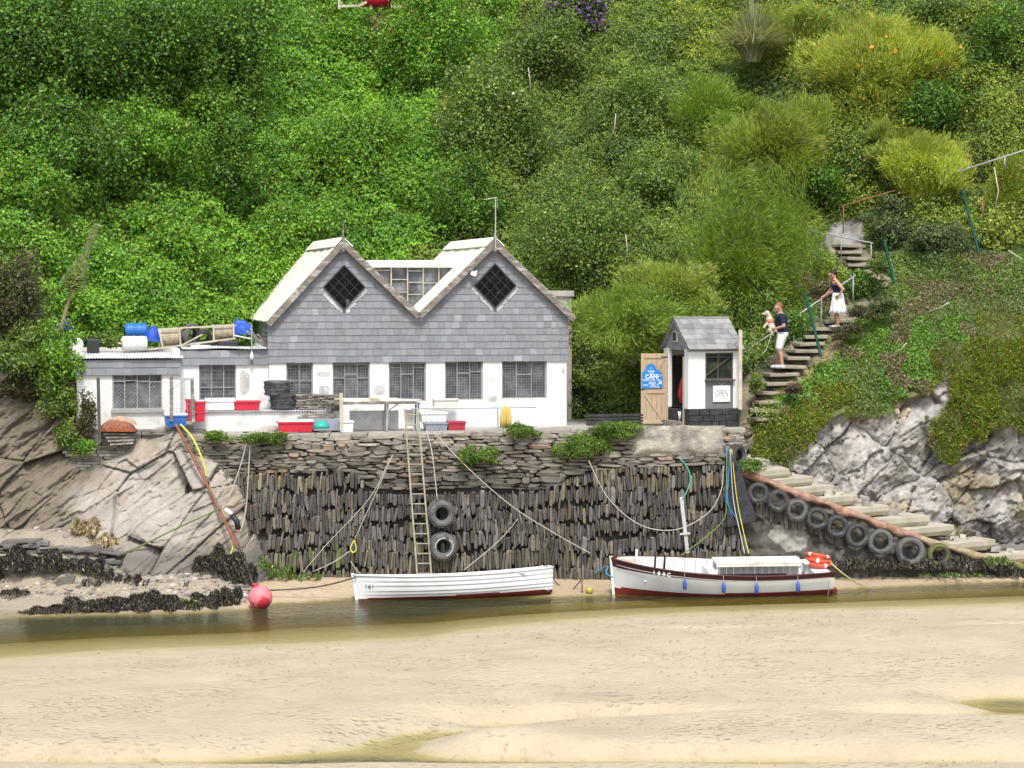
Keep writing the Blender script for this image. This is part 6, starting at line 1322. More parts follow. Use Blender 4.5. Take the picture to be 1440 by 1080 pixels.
shrub('tree', 600, 70, -2.0, 2.0, 1.5, 2.3, 18000, .12, brt, 'bright leafy tree right of the bare patch at the top', 'tree', seed=9, sub=34)
shrub('shrub', 475, 75, -.8, 1.3, 1.0, 1.0, 8000, .12, brt, 'leafy shrub just left below the bare patch', seed=10)
shrub('shrub', 520, 225, -1.3, 1.8, 1.2, 1.5, 12000, .12, brt, 'rounded bright shrub above the left gable', seed=11)
shrub('shrub', 420, 330, -1.0, 1.8, 1.1, 1.0, 10000, .12, brt, 'low bright shrub left above the boathouse roof', seed=12)
shrub('shrub', 250, 370, -1.0, 1.8, 1.1, 1.1, 10500, .12, brt, 'low bright shrub above the reels on the annexe roof', seed=13)
shrub('shrub', 690, 190, -1.9, 1.9, 1.4, 2.5, 17000, .11, mid, 'tall dull green hedge speckled with white flowers above the aerial', seed=14, sub=38, flowers=(160, (.7, .7, .6), .09))
shrub('shrub', 655, 285, -1.2, 1.3, 1.1, 1.4, 8000, .11, dkg, 'dark shrub directly behind the valley between the gables', seed=15)
shrub('shrub', 812, 335, -2.0, 2.0, 1.6, 1.7, 17000, .10, mid, 'rounded mid green shrub rising behind the right gable', seed=16, sub=34)
shrub('shrub', 770, 90, -1.6, 1.8, 1.3, 1.6, 13000, .11, mid, 'rounded shrub under the purple buddleia', seed=17)
shrub('shrub', 890, 170, -1.5, 1.7, 1.3, 1.5, 12000, .10, mid, 'rounded green shrub below and left of the pampas grass', seed=18)
shrub('shrub', 930, 265, -1.4, 1.6, 1.2, 1.3, 10500, .10, mid, 'green shrub in the centre of the right slope', seed=19)
shrub('shrub', 865, 470, -.6, 1.2, .9, 1.2, 8500, .09, dull, 'dull green shrub between the boathouse and the hut', seed=20)
shrub('shrub', 840, 545, -.3, .9, .8, 1.0, 6000, .09, dull, 'low shaded shrub growing at the right end of the boathouse', seed=21)
shrub('buddleia', 815, 15, -2.0, 1.3, 1.0, 1.0, 7000, .12, mid, 'purple flowering buddleia at the top centre', seed=22, flowers=(1500, (.26, .13, .46), .15))
shrub('tamarisk', 1045, 370, -2.0, 2.0, 1.5, 2.4, 46000, .20, tam2, 'large feathery tamarisk left of the two walkers', feather=True, seed=23, sub=34)
shrub('tamarisk', 893, 455, -1.6, 1.7, 1.1, .95, 24000, .18, tam2, 'feathery tamarisk drooping over the open door of the hut', feather=True, seed=24, Y=6.6, tilt=-.1, sub=34)
shrub('tamarisk', 945, 405, -1.6, 1.3, 1.0, .9, 14000, .18, tam, 'feathery tamarisk rising just above the ridge of the hut', feather=True, seed=124, Y=7.6, tilt=.3, sub=24)
shrub('tamarisk', 985, 455, -1.6, .9, .8, .75, 8000, .17, tam2, 'feathery tamarisk behind the right half of the hut roof', feather=True, seed=125, Y=7.6, tilt=.2, sub=18)
shrub('tamarisk', 1090, 215, -2.0, 2.3, 1.5, 1.8, 40000, .20, tam, 'spreading feathery tamarisk above the steps, centre of the right slope', feather=True, seed=25, sub=34)
shrub('tamarisk', 1010, 170, -1.6, 1.6, 1.2, 1.3, 22000, .20, tam2, 'feathery tamarisk below the pampas grass', feather=True, seed=26)
shrub('tamarisk', 1240, 95, -1.9, 2.3, 1.4, 1.6, 34000, .20, tamy, 'yellow green feathery tamarisk near the top right', feather=True, seed=27, sub=32, flowers=(110, (.75, .40, .05), .15))
shrub('tamarisk', 1120, 45, -1.6, 1.7, 1.2, 1.0, 18000, .20, tam, 'feathery tamarisk right beside the pampas grass', feather=True, seed=28, flowers=(70, (.75, .36, .05), .15))
shrub('tamarisk', 1262, 205, -1.6, .95, .8, .7, 9000, .18, tam, 'small olive tamarisk left of the bright lime one', feather=True, seed=126, tilt=.4, sub=18)
shrub('tamarisk', 1308, 240, -1.7, 1.35, 1.0, 1.05, 24000, .20, tamy, 'bright lime feathery tamarisk above the green fence posts', feather=True, seed=29, tilt=.7)
shrub('tamarisk', 1425, 265, -1.1, .9, .8, 1.3, 11000, .19, tam, 'olive feathery tamarisk at the right edge beneath the rail', feather=True, seed=30, flowers=(30, (.75, .36, .05), .12))
shrub('shrub', 1325, 150, -.9, 1.6, 1.0, 1.0, 10000, .10, dkg, 'dark green shrub at the right behind the lime tamarisk', seed=31)
shrub('shrub', 1415, 70, -1.2, 1.4, 1.1, 1.3, 10000, .10, dkg, 'dark shrub in the top right corner', seed=32)
shrub('shrub', 1335, 25, -.8, 1.3, 1.0, .9, 7000, .10, mid, 'olive shrub at the top edge left of the dark corner shrub', seed=33)
shrub('shrub', 1215, 215, -.9, 1.2, .9, 1.0, 8000, .10, mid, 'green shrub between the two big tamarisks', seed=34)
shrub('shrub', 1150, 260, -.9, 1.2, .9, .9, 7000, .10, dkg, 'dark shrub above the flat rock at the top of the steps', seed=35)
shrub('shrub', 1255, 315, -.8, .9, .7, .8, 6000, .09, dull, 'grey green shrub right of the pale rock slab', seed=36)
shrub('shrub', 1320, 345, -.6, 1.1, .7, .7, 6500, .085, dull, 'low blue green shrub between the two right fence posts', seed=37)
shrub('shrub', 1205, 402, -.7, .65, .6, .45, 3200, .085, dkg, 'small dark ivy clump behind the woman', seed=38, trunk=False)
shrub('shrub', 1112, 465, -.5, .75, .5, .5, 4000, .085, dkg, 'dark clump under the handrail between the two walkers', seed=39, trunk=False)
shrub('shrub', 1400, 330, -.5, .8, .6, .7, 4500, .10, tam, 'yellowish bush right of the last green fence post', seed=40)
dry = [(.12, .12, .055), (.09, .095, .04), (.16, .14, .07), (.06, .07, .03)]
shrub('shrub', 22, 425, -.5, 1.15, 1.0, 1.6, 11000, .085, dry, 'brownish green shrub on top of the cliff at the left edge', seed=41, Y=4.4)
shrub('shrub', 80, 510, -.4, .75, .8, .95, 6500, .09, brt, 'bright shrub hanging over the left corner of the annexe', seed=42, Y=3.5, trunk=False)
shrub('shrub', 50, 475, -.4, .9, .8, .6, 6000, .085, mid, 'olive shrub between the brownish cliff shrub and the bright one by the annexe', seed=46, Y=4.1, trunk=False)
shrub('shrub', 35, 505, -.4, .9, .8, .7, 5500, .085, mid, 'shrub tumbling over the cliff top at the left edge', seed=43, Y=3.4, trunk=False)
shrub('shrub', 120, 590, -.4, .28, .3, .75, 1800, .08, dry, 'narrow brownish plant hanging down the cliff beside the annexe', seed=44, Y=2.95, trunk=False)
shrub('plant', 122, 628, -.4, .32, .3, .25, 900, .07, brt, 'small bright plant on the rubble below the chain link post', 'plant', seed=45, Y=2.75, trunk=False)
# plants rooted in the quay wall
sam = [(.13, .23, .035), (.09, .17, .03), (.19, .29, .05)]
for k, (a, b, rx, rz, lb) in enumerate(((865, 605, .75, .26, 'widest green plant spilling over the quay top left of the hut door'), (822, 628, .72, .40, 'rounded green plant below the quay top left of the hut'), (731, 607, .50, .18, 'low green plant on the quay top under the oilskins'),
    (657, 640, .36, .26, 'green tuft rooted in the wall below the red crate'), (690, 642, .28, .26, 'small green tuft in the wall just right of the larger one'), (372, 616, .62, .18, 'green grassy plant on the quay top below the red slatted crate'), (308, 615, .40, .14, 'small green plant on the quay top right of the yellow hose'), (1058, 655, .35, .15, 'small tuft at the head of the slipway'))):
    shrub('plant', a, b, 0, rx, .32, rz, int(9000*rx*max(rz, .2)/.3), .075, sam, lb, 'plant', seed=50+k, Y=2.30 if b > 612 else 2.45, trunk=False, aspect=.35, sub=16, flowers=(14, (.5, .45, .05), .05) if k < 2 else None)
for k, (a, b, Y, rx, rz, c_, lb) in enumerate(((1190, 468, 7.9, .42, .26, dry, 'dry brown grass tuft hiding the feet of the woman'), (1212, 440, 8.4, .5, .25, dry, 'dry grass tuft right of the skirt of the woman'), (1062, 540, 6.1, .25, .35, mid, 'green weeds between the timber post and the lower steps'), (1112, 548, 5.9, .35, .16, [(.16, .09, .07), (.22, .15, .10), (.10, .09, .06)], 'dark reddish plant beside the lower steps'), (1255, 430, 8.6, .7, .3, dull, 'grassy tuft at the turn of the steps'), (1168, 380, 9.9, .5, .45, tam2, 'green bush just above and left of the woman'), (1235, 372, 10.0, .35, .3, mid, 'small bush beside the bent handrail post'))):
    shrub('plant', a, b, 0, rx, .3, rz, int(5200*rx*max(rz, .2)/.3), .09, c_, lb, 'plant', seed=80+k, Y=Y, trunk=False, aspect=.3, sub=14)
shrub('shrub', 80, 560, -.4, .55, .5, .6, 3600, .085, mid, 'olive shrub spilling down the cliff left of the chain link post', seed=101, Y=3.2, trunk=False)
shrub('shrub', 30, 545, -.4, .75, .5, .32, 3600, .085, dry, 'low brownish growth along the brink of the left cliff', seed=102, Y=3.7, trunk=False)
shrub('plant', 97, 612, -.4, .35, .3, .45, 1900, .08, mid, 'green plant hanging on the cliff just left of the rubble wall', 'plant', seed=103, Y=2.95, trunk=False)
shrub('plant', 340, 484, 0, .42, .3, .14, 1500, .07, brt, 'small green weed sprouting on the annexe roof below the eave', 'plant', seed=104, Y=6.6, trunk=False)
shrub('plant', 150, 478, 0, .5, .4, .22, 2200, .08, mid, 'leafy growth behind the black jerrycan on the annexe roof', 'plant', seed=105, Y=6.2, trunk=False)
shrub('plant', 215, 470, 0, .45, .4, .18, 2000, .08, brt, 'leafy growth between blue tarpaulin and barrels on the annexe roof', 'plant', seed=106, Y=6.9, trunk=False)
# pampas grass and tall spiky plant
def grass_clump(name, px_, py_, Y, n, ln, cols, label, cat, wdt=.03, up=1.0, m_=None, droop=.8, base_r=.25):
    c_ = P(px_, py_, Y); e = empty(name, c_, 0, label, cat); V = []; F = []; g = np.random.RandomState(n); T_ = []
    for i in range(n):
        a = g.rand()*2*math.pi; out = np.array((math.cos(a), math.sin(a), 0)); L_ = ln*(.6+.5*g.rand()); sp_ = g.rand()**.7; b0 = out*base_r*g.rand(); sidev = np.array((-out[1], out[0], 0))*wdt; K = 6
        for k in range(K+1):
            t = k/K; p = b0+out*L_*sp_*t**1.2*.8+np.array((0, 0, 1))*L_*(up*t-droop*sp_*t*t); w_ = (1-t)**.6; V += [p-sidev*w_, p+sidev*w_]
        b = i*(K+1)*2; F += [(b+2*k, b+2*k+1, b+2*k+3, b+2*k+2) for k in range(K)]; T_ += [np.array(cols[g.randint(len(cols))])*(.7+.6*g.rand())]*K
    npmesh('leaves', np.array(V), np.array(F), np.array(T_), FEATH, e); return e
c_ = P(1058, 85, 20.5); yy = float(hillY(c_.x, c_.z))-1.9
pg = grass_clump('pampas_grass', 1058, 88, yy-.5, 1100, 2.4, [(.40, .38, .24), (.28, .30, .14), (.18, .23, .08), (.48, .45, .32)], 'pale pampas grass clump at the top edge', 'grass', .022)
grass_clump('pampas_grass', 790, 28, float(hillY(P(790, 28, 22).x, P(790, 28, 22).z))-1.6, 320, 1.3, [(.34, .36, .26), (.22, .27, .15)], 'smaller pale grass clump left of the buddleia', 'grass', .022)
a, b = P(84, 450, 4.8), P(136, 318, 4.8); e = empty('spiky_plant', a, 0, 'tall leaning spike of narrow grey green leaves above the annexe', 'plant'); d_ = b-a; m_ = MB(); m_.tube([(0, 0, -.3), d_*.35, d_*.95], [.05, .05, .03], 6); m_.build('stem', mat('dry_stem', (.32, .26, .14), .9, .2, 8, .2), e)
n = 2600; g = np.random.RandomState(4); tt = .30+.70*g.rand(n)**.9; p = np.array(d_)[None]*tt[:, None]; dd = g.normal(size=(n, 3)); ax = np.array(d_.normalized()); dd -= ax*(dd@ax)[:, None]; dd /= np.linalg.norm(dd, axis=1)[:, None]
ln = (.14+.34*np.clip(1-(tt-.3)/.40, 0, 1)); dirv = dd*.8+ax*.55-np.array((.25, 0, 0))-np.array((0, 0, .35))*np.clip(1-(tt-.3)/.35, 0, 1)[:, None]; dirv /= np.linalg.norm(dirv, axis=1)[:, None]
p2 = p+dirv*ln[:, None]*.5; nn = np.cross(dirv, ax); nn /= np.linalg.norm(nn, axis=1)[:, None]; w_ = .024+.014*(ln > .3)
V = np.stack([p, p+dirv*ln[:, None]*.5+nn*w_[:, None], p+dirv*ln[:, None], p+dirv*ln[:, None]*.5-nn*w_[:, None]], 1).reshape(-1, 3); npmesh('leaves', V, np.arange(n*4).reshape(-1, 4), tints(n, [(.5, .6, .38), (.36, .46, .26), (.62, .68, .5)], .2), FEATH, e)
# seaweed on the foreshore
def weed(name, spots, n, cols, label, size=.10):
    PT = []; NR = []
    for (a, b, Y, rx, rz) in spots:
        c_ = np.array(P(a, b, Y)); m_ = int(n*rx*rz*14); d = rs.normal(size=(m_, 3)); d[:, 2] = np.abs(d[:, 2]); d /= np.linalg.norm(d, axis=1)[:, None]; PT.append(c_+d*np.array((rx, .3+rz*.4, rz))*(.75+.3*rs.rand(m_, 1))*(1+.3*np.sin(d[:, :1]*7+a))); NR.append(d)
    PT = np.concatenate(PT); NR = np.concatenate(NR); dirs = np.zeros_like(PT); dirs[:, 2] = -1; dirs[:, 0] = .25*np.sin(PT[:, 0]*9)
    o = leaves(name, PT, NR, size, tints(len(PT), cols, .4), WEED_FLECK, aspect=.28, bias=.7, dirs=dirs+NR*.3, spread=.4); return tag(o, label, 'seaweed', kind='stuff')
WEED_FLECK = leafmat('seaweed_and_fleck_leaf', .05, .4)
wc = [(.055, .045, .035), (.035, .03, .025), (.11, .09, .055), (.02, .018, .015)]
weed('seaweed', [(60, 862, -2.9, .55, .12), (110, 858, -2.6, .7, .26), (150, 858, -2.6, .6, .20), (195, 856, -2.5, .8, .30), (240, 856, -2.4, .6, .25), (295, 852, -2.0, .5, .30), (325, 848, -1.5, .35, .34), (20, 835, -1.2, .3, .1), (215, 846, -1.9, .5, .22), (20, 800, .2, .9, .45), (70, 800, .2, .8, .4), (-20, 815, .0, .6, .4), (130, 800, .3, .4, .25), (230, 838, -.3, .4, .3), (310, 800, .6, .55, .5), (335, 815, .4, .4, .5), (130, 828, -.1, .4, .2)], 1100, wc, 'dark bladder weed heaped along the water line at the foot of the rock')
weed('seaweed', [(x__, 797, rY(x__)-.45, .5, .28) for x__ in []]+[(x__, max(epy(x__)+17, 798), rY(x__)-.32, .42, .20 if x__ < 1330 else .24) for x__ in range(1180, 1500, 30)]+[(1150, 796, rY(1150)-.4, .4, .12)], 900, wc+[(.12, .11, .08)], 'dark weed clothing the foot of the slipway')
weed('sea_lettuce', [(270, 854, -2.1, .35, .2), (1340, 810, rY(1340)-.9, .7, .06), (1400, 792, rY(1400)-.5, .5, .15), (365, 800, 1.75, .35, .3), (395, 812, 1.6, .4, .25), (430, 815, 1.7, .4, .15)], 500, [(.10, .17, .03), (.07, .12, .03), (.16, .22, .05)], 'bright green weed patches at the wall foot and on the slipway')
st_ = []; 
for k in range(7):  # weed hanging from the long rope
    a = 128+k*13; st_.append((a, 808+k*3, -.05-.05*k, .10, .16+.05*(k % 3)))
weed('seaweed', st_+[(262, 838, -.55, .08, .3), (195, 832, -.3, .1, .3)], 900, wc[:2], 'dark weed hanging in tufts from the long slack rope', .09)
# straw like wrack on the gravel
dr = weed('dry_wrack', [(125, 748, 1.5, .42, .26), (145, 765, 1.3, .35, .18)], 900, [(.36, .28, .14), (.24, .17, .09), (.42, .35, .2)], 'dry straw coloured wrack heaped on the gravel', .22)
# pebbles and small rocks on the shore
pm = mat('pebble', (.32, .30, .27), .9, .3, 6, .4, 12, tint=True); n = 0
pbl = MB(); g = random.Random(8)
def rock1(mb, c_, s_, t, flat=.6):
    vs = []; 
    for k in range(8):
        x__, y__, z__ = ((k & 1)*2-1), ((k >> 1 & 1)*2-1), ((k >> 2)*2-1); vs.append((c_[0]+x__*s_*g.uniform(.5, 1), c_[1]+y__*s_*g.uniform(.5, 1), c_[2]+z__*s_*flat*g.uniform(.5, 1)))
    mb.add(vs, [(0, 2, 3, 1), (4, 5, 7, 6), (0, 1, 5, 4), (2, 6, 7, 3), (0, 4, 6, 2), (1, 3, 7, 5)], t)
_gx, _gy = XG[0], YG[:, 0]
def ground(x__, y__):
    i = np.clip(np.searchsorted(_gx, x__)-1, 0, len(_gx)-2); j = np.clip(np.searchsorted(_gy, y__)-1, 0, len(_gy)-2); return float(ZG[j, i])
for k in range(2600):
    x__ = g.uniform(-14.5, -6.6); y__ = g.uniform(-1.6, 2.8); t = g.uniform(.5, 1.5)
    if g.random() < .04: t = 2.2
    z__ = ground(x__, y__)
    if z__ > .02: rock1(pbl, (x__+10, y__, z__), g.choice([.02, .03, .03, .04, .05, .09]), (t, t*.97, t*.92))
tag(pbl.build('pebbles', pm, None, loc=(-10, 0, 0)), 'scattered pebbles and broken slate on the shore below the rock', 'pebbles', kind='stuff')
pbl = MB()
for k in range(26):
    a = 5+k*6.3+g.uniform(-3, 3); b = 768+g.uniform(-10, 8)+k*.6; c_ = P(a, b, 1.0-.01*k); s_ = g.uniform(.18, .5)
    t = g.uniform(.35, .8); q = MB(); pbl.box((c_.x+13, c_.y, c_.z), (s_*2, .5, g.uniform(.05, .12)), Matrix.Rotation(g.uniform(-.12, .12), 3, 'Y')@Matrix.Rotation(g.uniform(-.4, .4), 3, 'Z'), (t, t, t))
tag(pbl.build('slate_ledge', M['stone'], None, bevel=.02, loc=(-13, 0, 0)), kind='structure')
pbl = MB()
for k in range(240):
    x__ = g.uniform(5.9, 15); py__ = None; a = 720+3300*x__/66; Yb = rY(a)+g.uniform(1.2, 2.8); e_ = P(a, epy(a), rY(a)); t = g.uniform(.7, 1.5); rock1(pbl, (x__-10, Yb, e_.z+.05+.12*(Yb-rY(a)-1)), g.choice([.05, .07, .1, .16]), (t, t*.98, t*.93), .7)
tag(pbl.build('rubble', pm, None, loc=(10, 0, 0)), 'loose rubble between the slipway steps and the rock face', 'rubble', kind='stuff')
for k, (a, b, Y, s_, lb, t) in enumerate(((14, 747, 1.5, .09, 'small white boulder on the gravel at the left edge', 1.9), (1405, 812, 3.0, .0, '', 1),)):
    if s_: q = MB(); c_ = P(a, b, Y); rock1(q, (0, 0, 0), s_, (2.2, 2.2, 2.1)); tag(q.build('boulder', pm, None, loc=c_, subd=2), lb, 'boulder')
# dark planks stacked between boathouse and hut
for k in range(4): a, b = P(826, 597-k*4.2, 4.6), P(903, 596-k*4.2, 4.9); q = MB(); q.beam((0, 0, 0), b-a, .25, .055); tag(q.build('plank', M['black'], None, loc=a), ['lowest', 'second', 'third', 'topmost'][k]+' dark plank of the stack between the boathouse and the hut door', 'plank', 'dark planks stacked beside the hut')

# ================================================================ STEPS, RAILS, FENCE POSTS
M['stepst'] = mat('step_stone', (.30, .27, .21), .9, .25, 4, .5, 12)
sp0 = P(1070, 580, 6.0); ss = empty('stone_steps', sp0, 0, 'worn stone steps climbing the slope from the hut to the upper rock', 'steps')
stp = [(1066, 590, 5.6, 1.1), (1070, 578, 5.8, 1.1), (1076, 566, 6.1, 1.1), (1080, 553, 6.4, 1.15), (1086, 540, 6.6, 1.15), (1092, 527, 6.8, 1.15), (1102, 516, 7.0, 1.1), (1112, 504, 7.3, 1.05), (1121, 494, 7.6, 1.05), (1130, 484, 7.9, 1.0), (1138, 474, 8.2, .9), (1150, 463, 8.6, .9), (1165, 452, 9.0, .9), (1180, 444, 9.3, .9),
       (1240, 412, 10.2, .9), (1236, 402, 10.5, .9), (1228, 392, 10.8, .9), (1212, 382, 11.1, 1.0), (1200, 373, 11.4, 1.1), (1192, 364, 11.7, 1.1), (1188, 355, 12.0, 1.1), (1186, 346, 12.3, 1.2)]
for k, (a, b, Y, w_) in enumerate(stp):
    c_ = P(a, b, Y); Yh = float(hillY(c_.x, c_.z)); Y = min(Y+.6, Yh-.35) if k > 12 else Y; c_ = P(a+6, b, Y); w_ *= .82; q = MB(); q.box((rng.uniform(-.06, .06), .45, 0), (w_*rng.uniform(.8, 1.1), 1.1, .10), Matrix.Rotation(rng.uniform(-.25, .25)+.2, 3, 'Z')@Matrix.Rotation(rng.uniform(-.05, .05), 3, 'Y')); q.build('step', M['stepst'], ss, bevel=.02).location = c_-sp0
bt = 1
def pole(name, pts, r, m_, label, cat, parts=None):
    ps = [P(*p) for p in pts]; return tag(MB().tube([p-ps[0] for p in ps], r, 7).build(name, m_, None, smooth=True, loc=ps[0]), label, cat)
M['rail'] = mat('rail_paint', (.36, .37, .38), .5, .12, 6, .05); M['postg'] = mat('green_post_paint', (.015, .10, .07), .6, .2, 6, .1)
def railing(label, a, b, posts, m_='rail', r=.025):
    A_, B_ = P(*a), P(*b); e = empty('handrail', A_, 0, label, 'railing'); MB().tube([(0, 0, 0), B_-A_], r, 7).build('rail', M[m_], e, smooth=True)
    for t, ln in posts: p = (B_-A_)*t; MB().tube([p, p-Vector((0, 0, ln))], r*.9, 6).build('post', M[m_], e, smooth=True)
    return e
railing('long sloping metal handrail beside the two walkers', (1040, 500, 7.4), (1203, 387, 9.4), [(.02, .9), (.46, .95), (.7, .9), (.98, .8)])
railing('thin handrail with a bent post just above the woman', (1139, 325, 12.4), (1228, 342, 10.6), [(.97, .75), (.5, .6)], r=.02)
railing('rusty thin handrail above the pale rock slab', (1183, 290, 12.3), (1258, 268, 12.6), [(.04, .85)], 'rust', .02)
railing('white handrail near the right edge of the picture', (1346, 242, 11.2), (1475, 200, 11.0), [(.52, .35), (.95, .35)])
for k, (a, b, c_, d_, Y, lb) in enumerate(((1131, 413, 1154, 492, 6.9, 'leaning green fence post between the man and the woman'), (1242, 337, 1257, 390, 9.4, 'leaning green fence post above and right of the woman'), (1352, 266, 1376, 348, 9.2, 'leaning green fence post nearest the right edge'))):
    e = empty('fence_post', P(c_, d_, Y), 0, lb, 'post', 'green angle iron fence posts'); top = P(a, b, Y-.1)-e.location; q = MB(); q.beam((0, 0, -.2), top, .075, .02); q.beam((.03, .03, -.2), top+Vector((.03, .03, 0)), .02, .075); q.build('angle_iron', M['postg'], e)
    q = MB(); 
    for j in range(4): q.box(tuple(top*(.2+.22*j)+Vector((.0, -.02, 0))), (.09, .02, .03))
    q.build('clips', M['postg'], e)
pole('stake', [(1383, 310, 9.2), (1381, 279, 9.2)], .03, M['rust'], 'short rusty stake right of the last green fence post', 'stake')
pole('dead_branch', [(1399, 297, 9.3), (1404, 268, 9.2), (1398, 235, 9.3)], .018, M['palewood'], 'thin pale dead branch near the right edge', 'branch')
pole('dead_branch', [(1418, 352, 8.6), (1437, 365, 8.5)], .02, M['palewood'], 'pale dead stick lying on the right slope', 'branch')
for k, (a, b, c_, d_, Yo, lb) in enumerate(((852, 205, 866, 160, 2.2, 'grey dead branch poking from the scrub left of centre on the right slope'), (875, 375, 880, 330, 2.3, 'thin bare stem beside the large tamarisk'), (1015, 300, 1050, 275, 2.4, 'bare pale twig lying across the tamarisk tops'), (740, 150, 743, 95, 2.4, 'upright dead stem above the right gable'), (1300, 440, 1335, 425, .8, 'pale dead stick lying on the grassy right slope'), (1250, 500, 1275, 482, .8, 'short dead stick low on the grassy right slope'))):
    q_ = P(a, b, 14); q_ = P(a, b, float(hillY(q_.x, q_.z))-Yo); pole('dead_branch', [(a, b, q_.y+.3), ((a+c_)/2+5, (b+d_)/2, q_.y-.1), (c_, d_, q_.y-.15)], .016, M['palewood'], lb, 'branch')
# timber rails and red canopy at the top of the bare patch
yy = float(hillY(P(530, 10, 24).x, P(530, 10, 24).z))-3.4
e = empty('garden_fence', P(478, 14, yy), 0, 'pale timber rail fence at the top edge above the bare patch', 'fence'); o_ = e.location
for (x0, y0, x1, y1) in ((476, 9, 505, 8), (550, 9, 575, 10), (505, 8, 550, -14), (476, -16, 576, -16)): q = MB(); q.beam(P(x0, y0, yy)-o_, P(x1, y1, yy)-o_, .06, .08); q.build('rail', M['palewood'], e)
for x0 in (477, 522, 574): q = MB(); q.beam(P(x0, 13, yy)-o_, P(x0, -22, yy)-o_, .08, .08); q.build('post', M['palewood'], e)
q = MB(); q.lathe([(0, .0), (.45, .02), (.50, .3), (.45, .62), (0, .66)], n=18); tag(q.build('tarpaulin', mat('red_sheet', (.62, .02, .05), .6, .1, 4, .2, 5), None, smooth=True, loc=P(530, 9, yy+.3)), 'red sheet covered bundle behind the garden fence at the top edge', 'tarpaulin')

# ================================================================ PEOPLE
M['skin'] = mat('skin', (.50, .27, .19), .6, .06, 8, .05); M['hair'] = mat('short_fair_hair', (.24, .12, .055), .8, .2, 20, .2); M['hairb'] = mat('dark_hair', (.025, .018, .015), .6, .2, 20, .2)
M['navy'] = mat('navy_cloth', (.018, .024, .05), .85, .15, 12, .3, 15); M['wcloth'] = mat('white_cloth', (.74, .74, .76), .85, .06, 10, .6, 9, bdist=.04); M['shoe'] = mat('grey_trainer', (.55, .55, .57), .7, .5, 18, .1)
def skin(name, nodes, edges, m_, parent, sub=2, root='pelvis'):
    keys = list(nodes); me = bpy.data.meshes.new(name); me.from_pydata([nodes[k][0] for k in keys], [(keys.index(a), keys.index(b)) for a, b in edges], []); me.materials.append(m_)
    o = bpy.data.objects.new(name, me); col.objects.link(o); o.parent = parent; md = o.modifiers.new('skin', 'SKIN'); md.use_smooth_shade = True
    if not me.skin_vertices: me.attributes.new('skin', 'FLOAT', 'POINT') if False else None
    return o, keys, md
def skinmesh(name, nodes, edges, m_, parent, sub=2, root=0):
    # closed surface grown along the joints: capped tapered rings merged by a remesh
    bm_ = MB()
    for a, b in edges:
        (pa, ra), (pb, rb_) = nodes[a], nodes[b]; pa, pb = Vector(pa), Vector(pb); K = 5
        bm_.tube([pa.lerp(pb, k/K) for k in range(K+1)], [ra+(rb_-ra)*k/K for k in range(K+1)], 12)
        for p, r in ((pa, ra), (pb, rb_)):
            bm_.lathe([(max(1e-4, r*math.cos(t)), r*math.sin(t)) for t in np.linspace(-math.pi/2, math.pi/2, 9)], p, n=12)
    o = bm_.build(name, m_, parent, smooth=True); return o
def remesh(o, vox):
    md = o.modifiers.new('rm', 'REMESH'); md.mode = 'VOXEL'; md.voxel_size = vox; md.use_smooth_shade = True
    sm = o.modifiers.new('s', 'SMOOTH'); sm.factor = .5; sm.iterations = 3 if vox > .008 else 2
    dg = bpy.context.evaluated_depsgraph_get(); me = bpy.data.meshes.new_from_object(o.evaluated_get(dg)); me.name = o.name; o.modifiers.clear(); o.data = me; return o
def arm(nd, ed, s_, sh, el, wr, hand, curl):
    nd[s_+'sh'] = (sh, .058); nd[s_+'el'] = (el, .042); nd[s_+'wr'] = (wr, .027); nd[s_+'pm'] = (hand, .034); ed += [('chest', s_+'sh'), (s_+'sh', s_+'el'), (s_+'el', s_+'wr'), (s_+'wr', s_+'pm')]
    w_, h = Vector(wr), Vector(hand); d = (h-w_).normalized(); sd = d.cross(Vector(curl)).normalized(); cu = Vector(curl)
    for k, ln in enumerate((.07, .08, .076, .06)):
        b_ = h+sd*(.027-.018*k)+d*.02; m1 = b_+d*ln*.5+cu*.01; e1 = m1+(d*.4+cu*.8)*ln*.5; nd[f'{s_}f{k}a'] = (tuple(b_), .011); nd[f'{s_}f{k}b'] = (tuple(m1), .0095); nd[f'{s_}f{k}c'] = (tuple(e1), .008); ed += [(s_+'pm', f'{s_}f{k}a'), (f'{s_}f{k}a', f'{s_}f{k}b'), (f'{s_}f{k}b', f'{s_}f{k}c')]
    t0 = h+sd*.03-d*.02; t1 = t0+sd*.03+d*.03+cu*.01; nd[s_+'ta'] = (tuple(t0), .013); nd[s_+'tb'] = (tuple(t1), .0095); ed += [(s_+'pm', s_+'ta'), (s_+'ta', s_+'tb')]
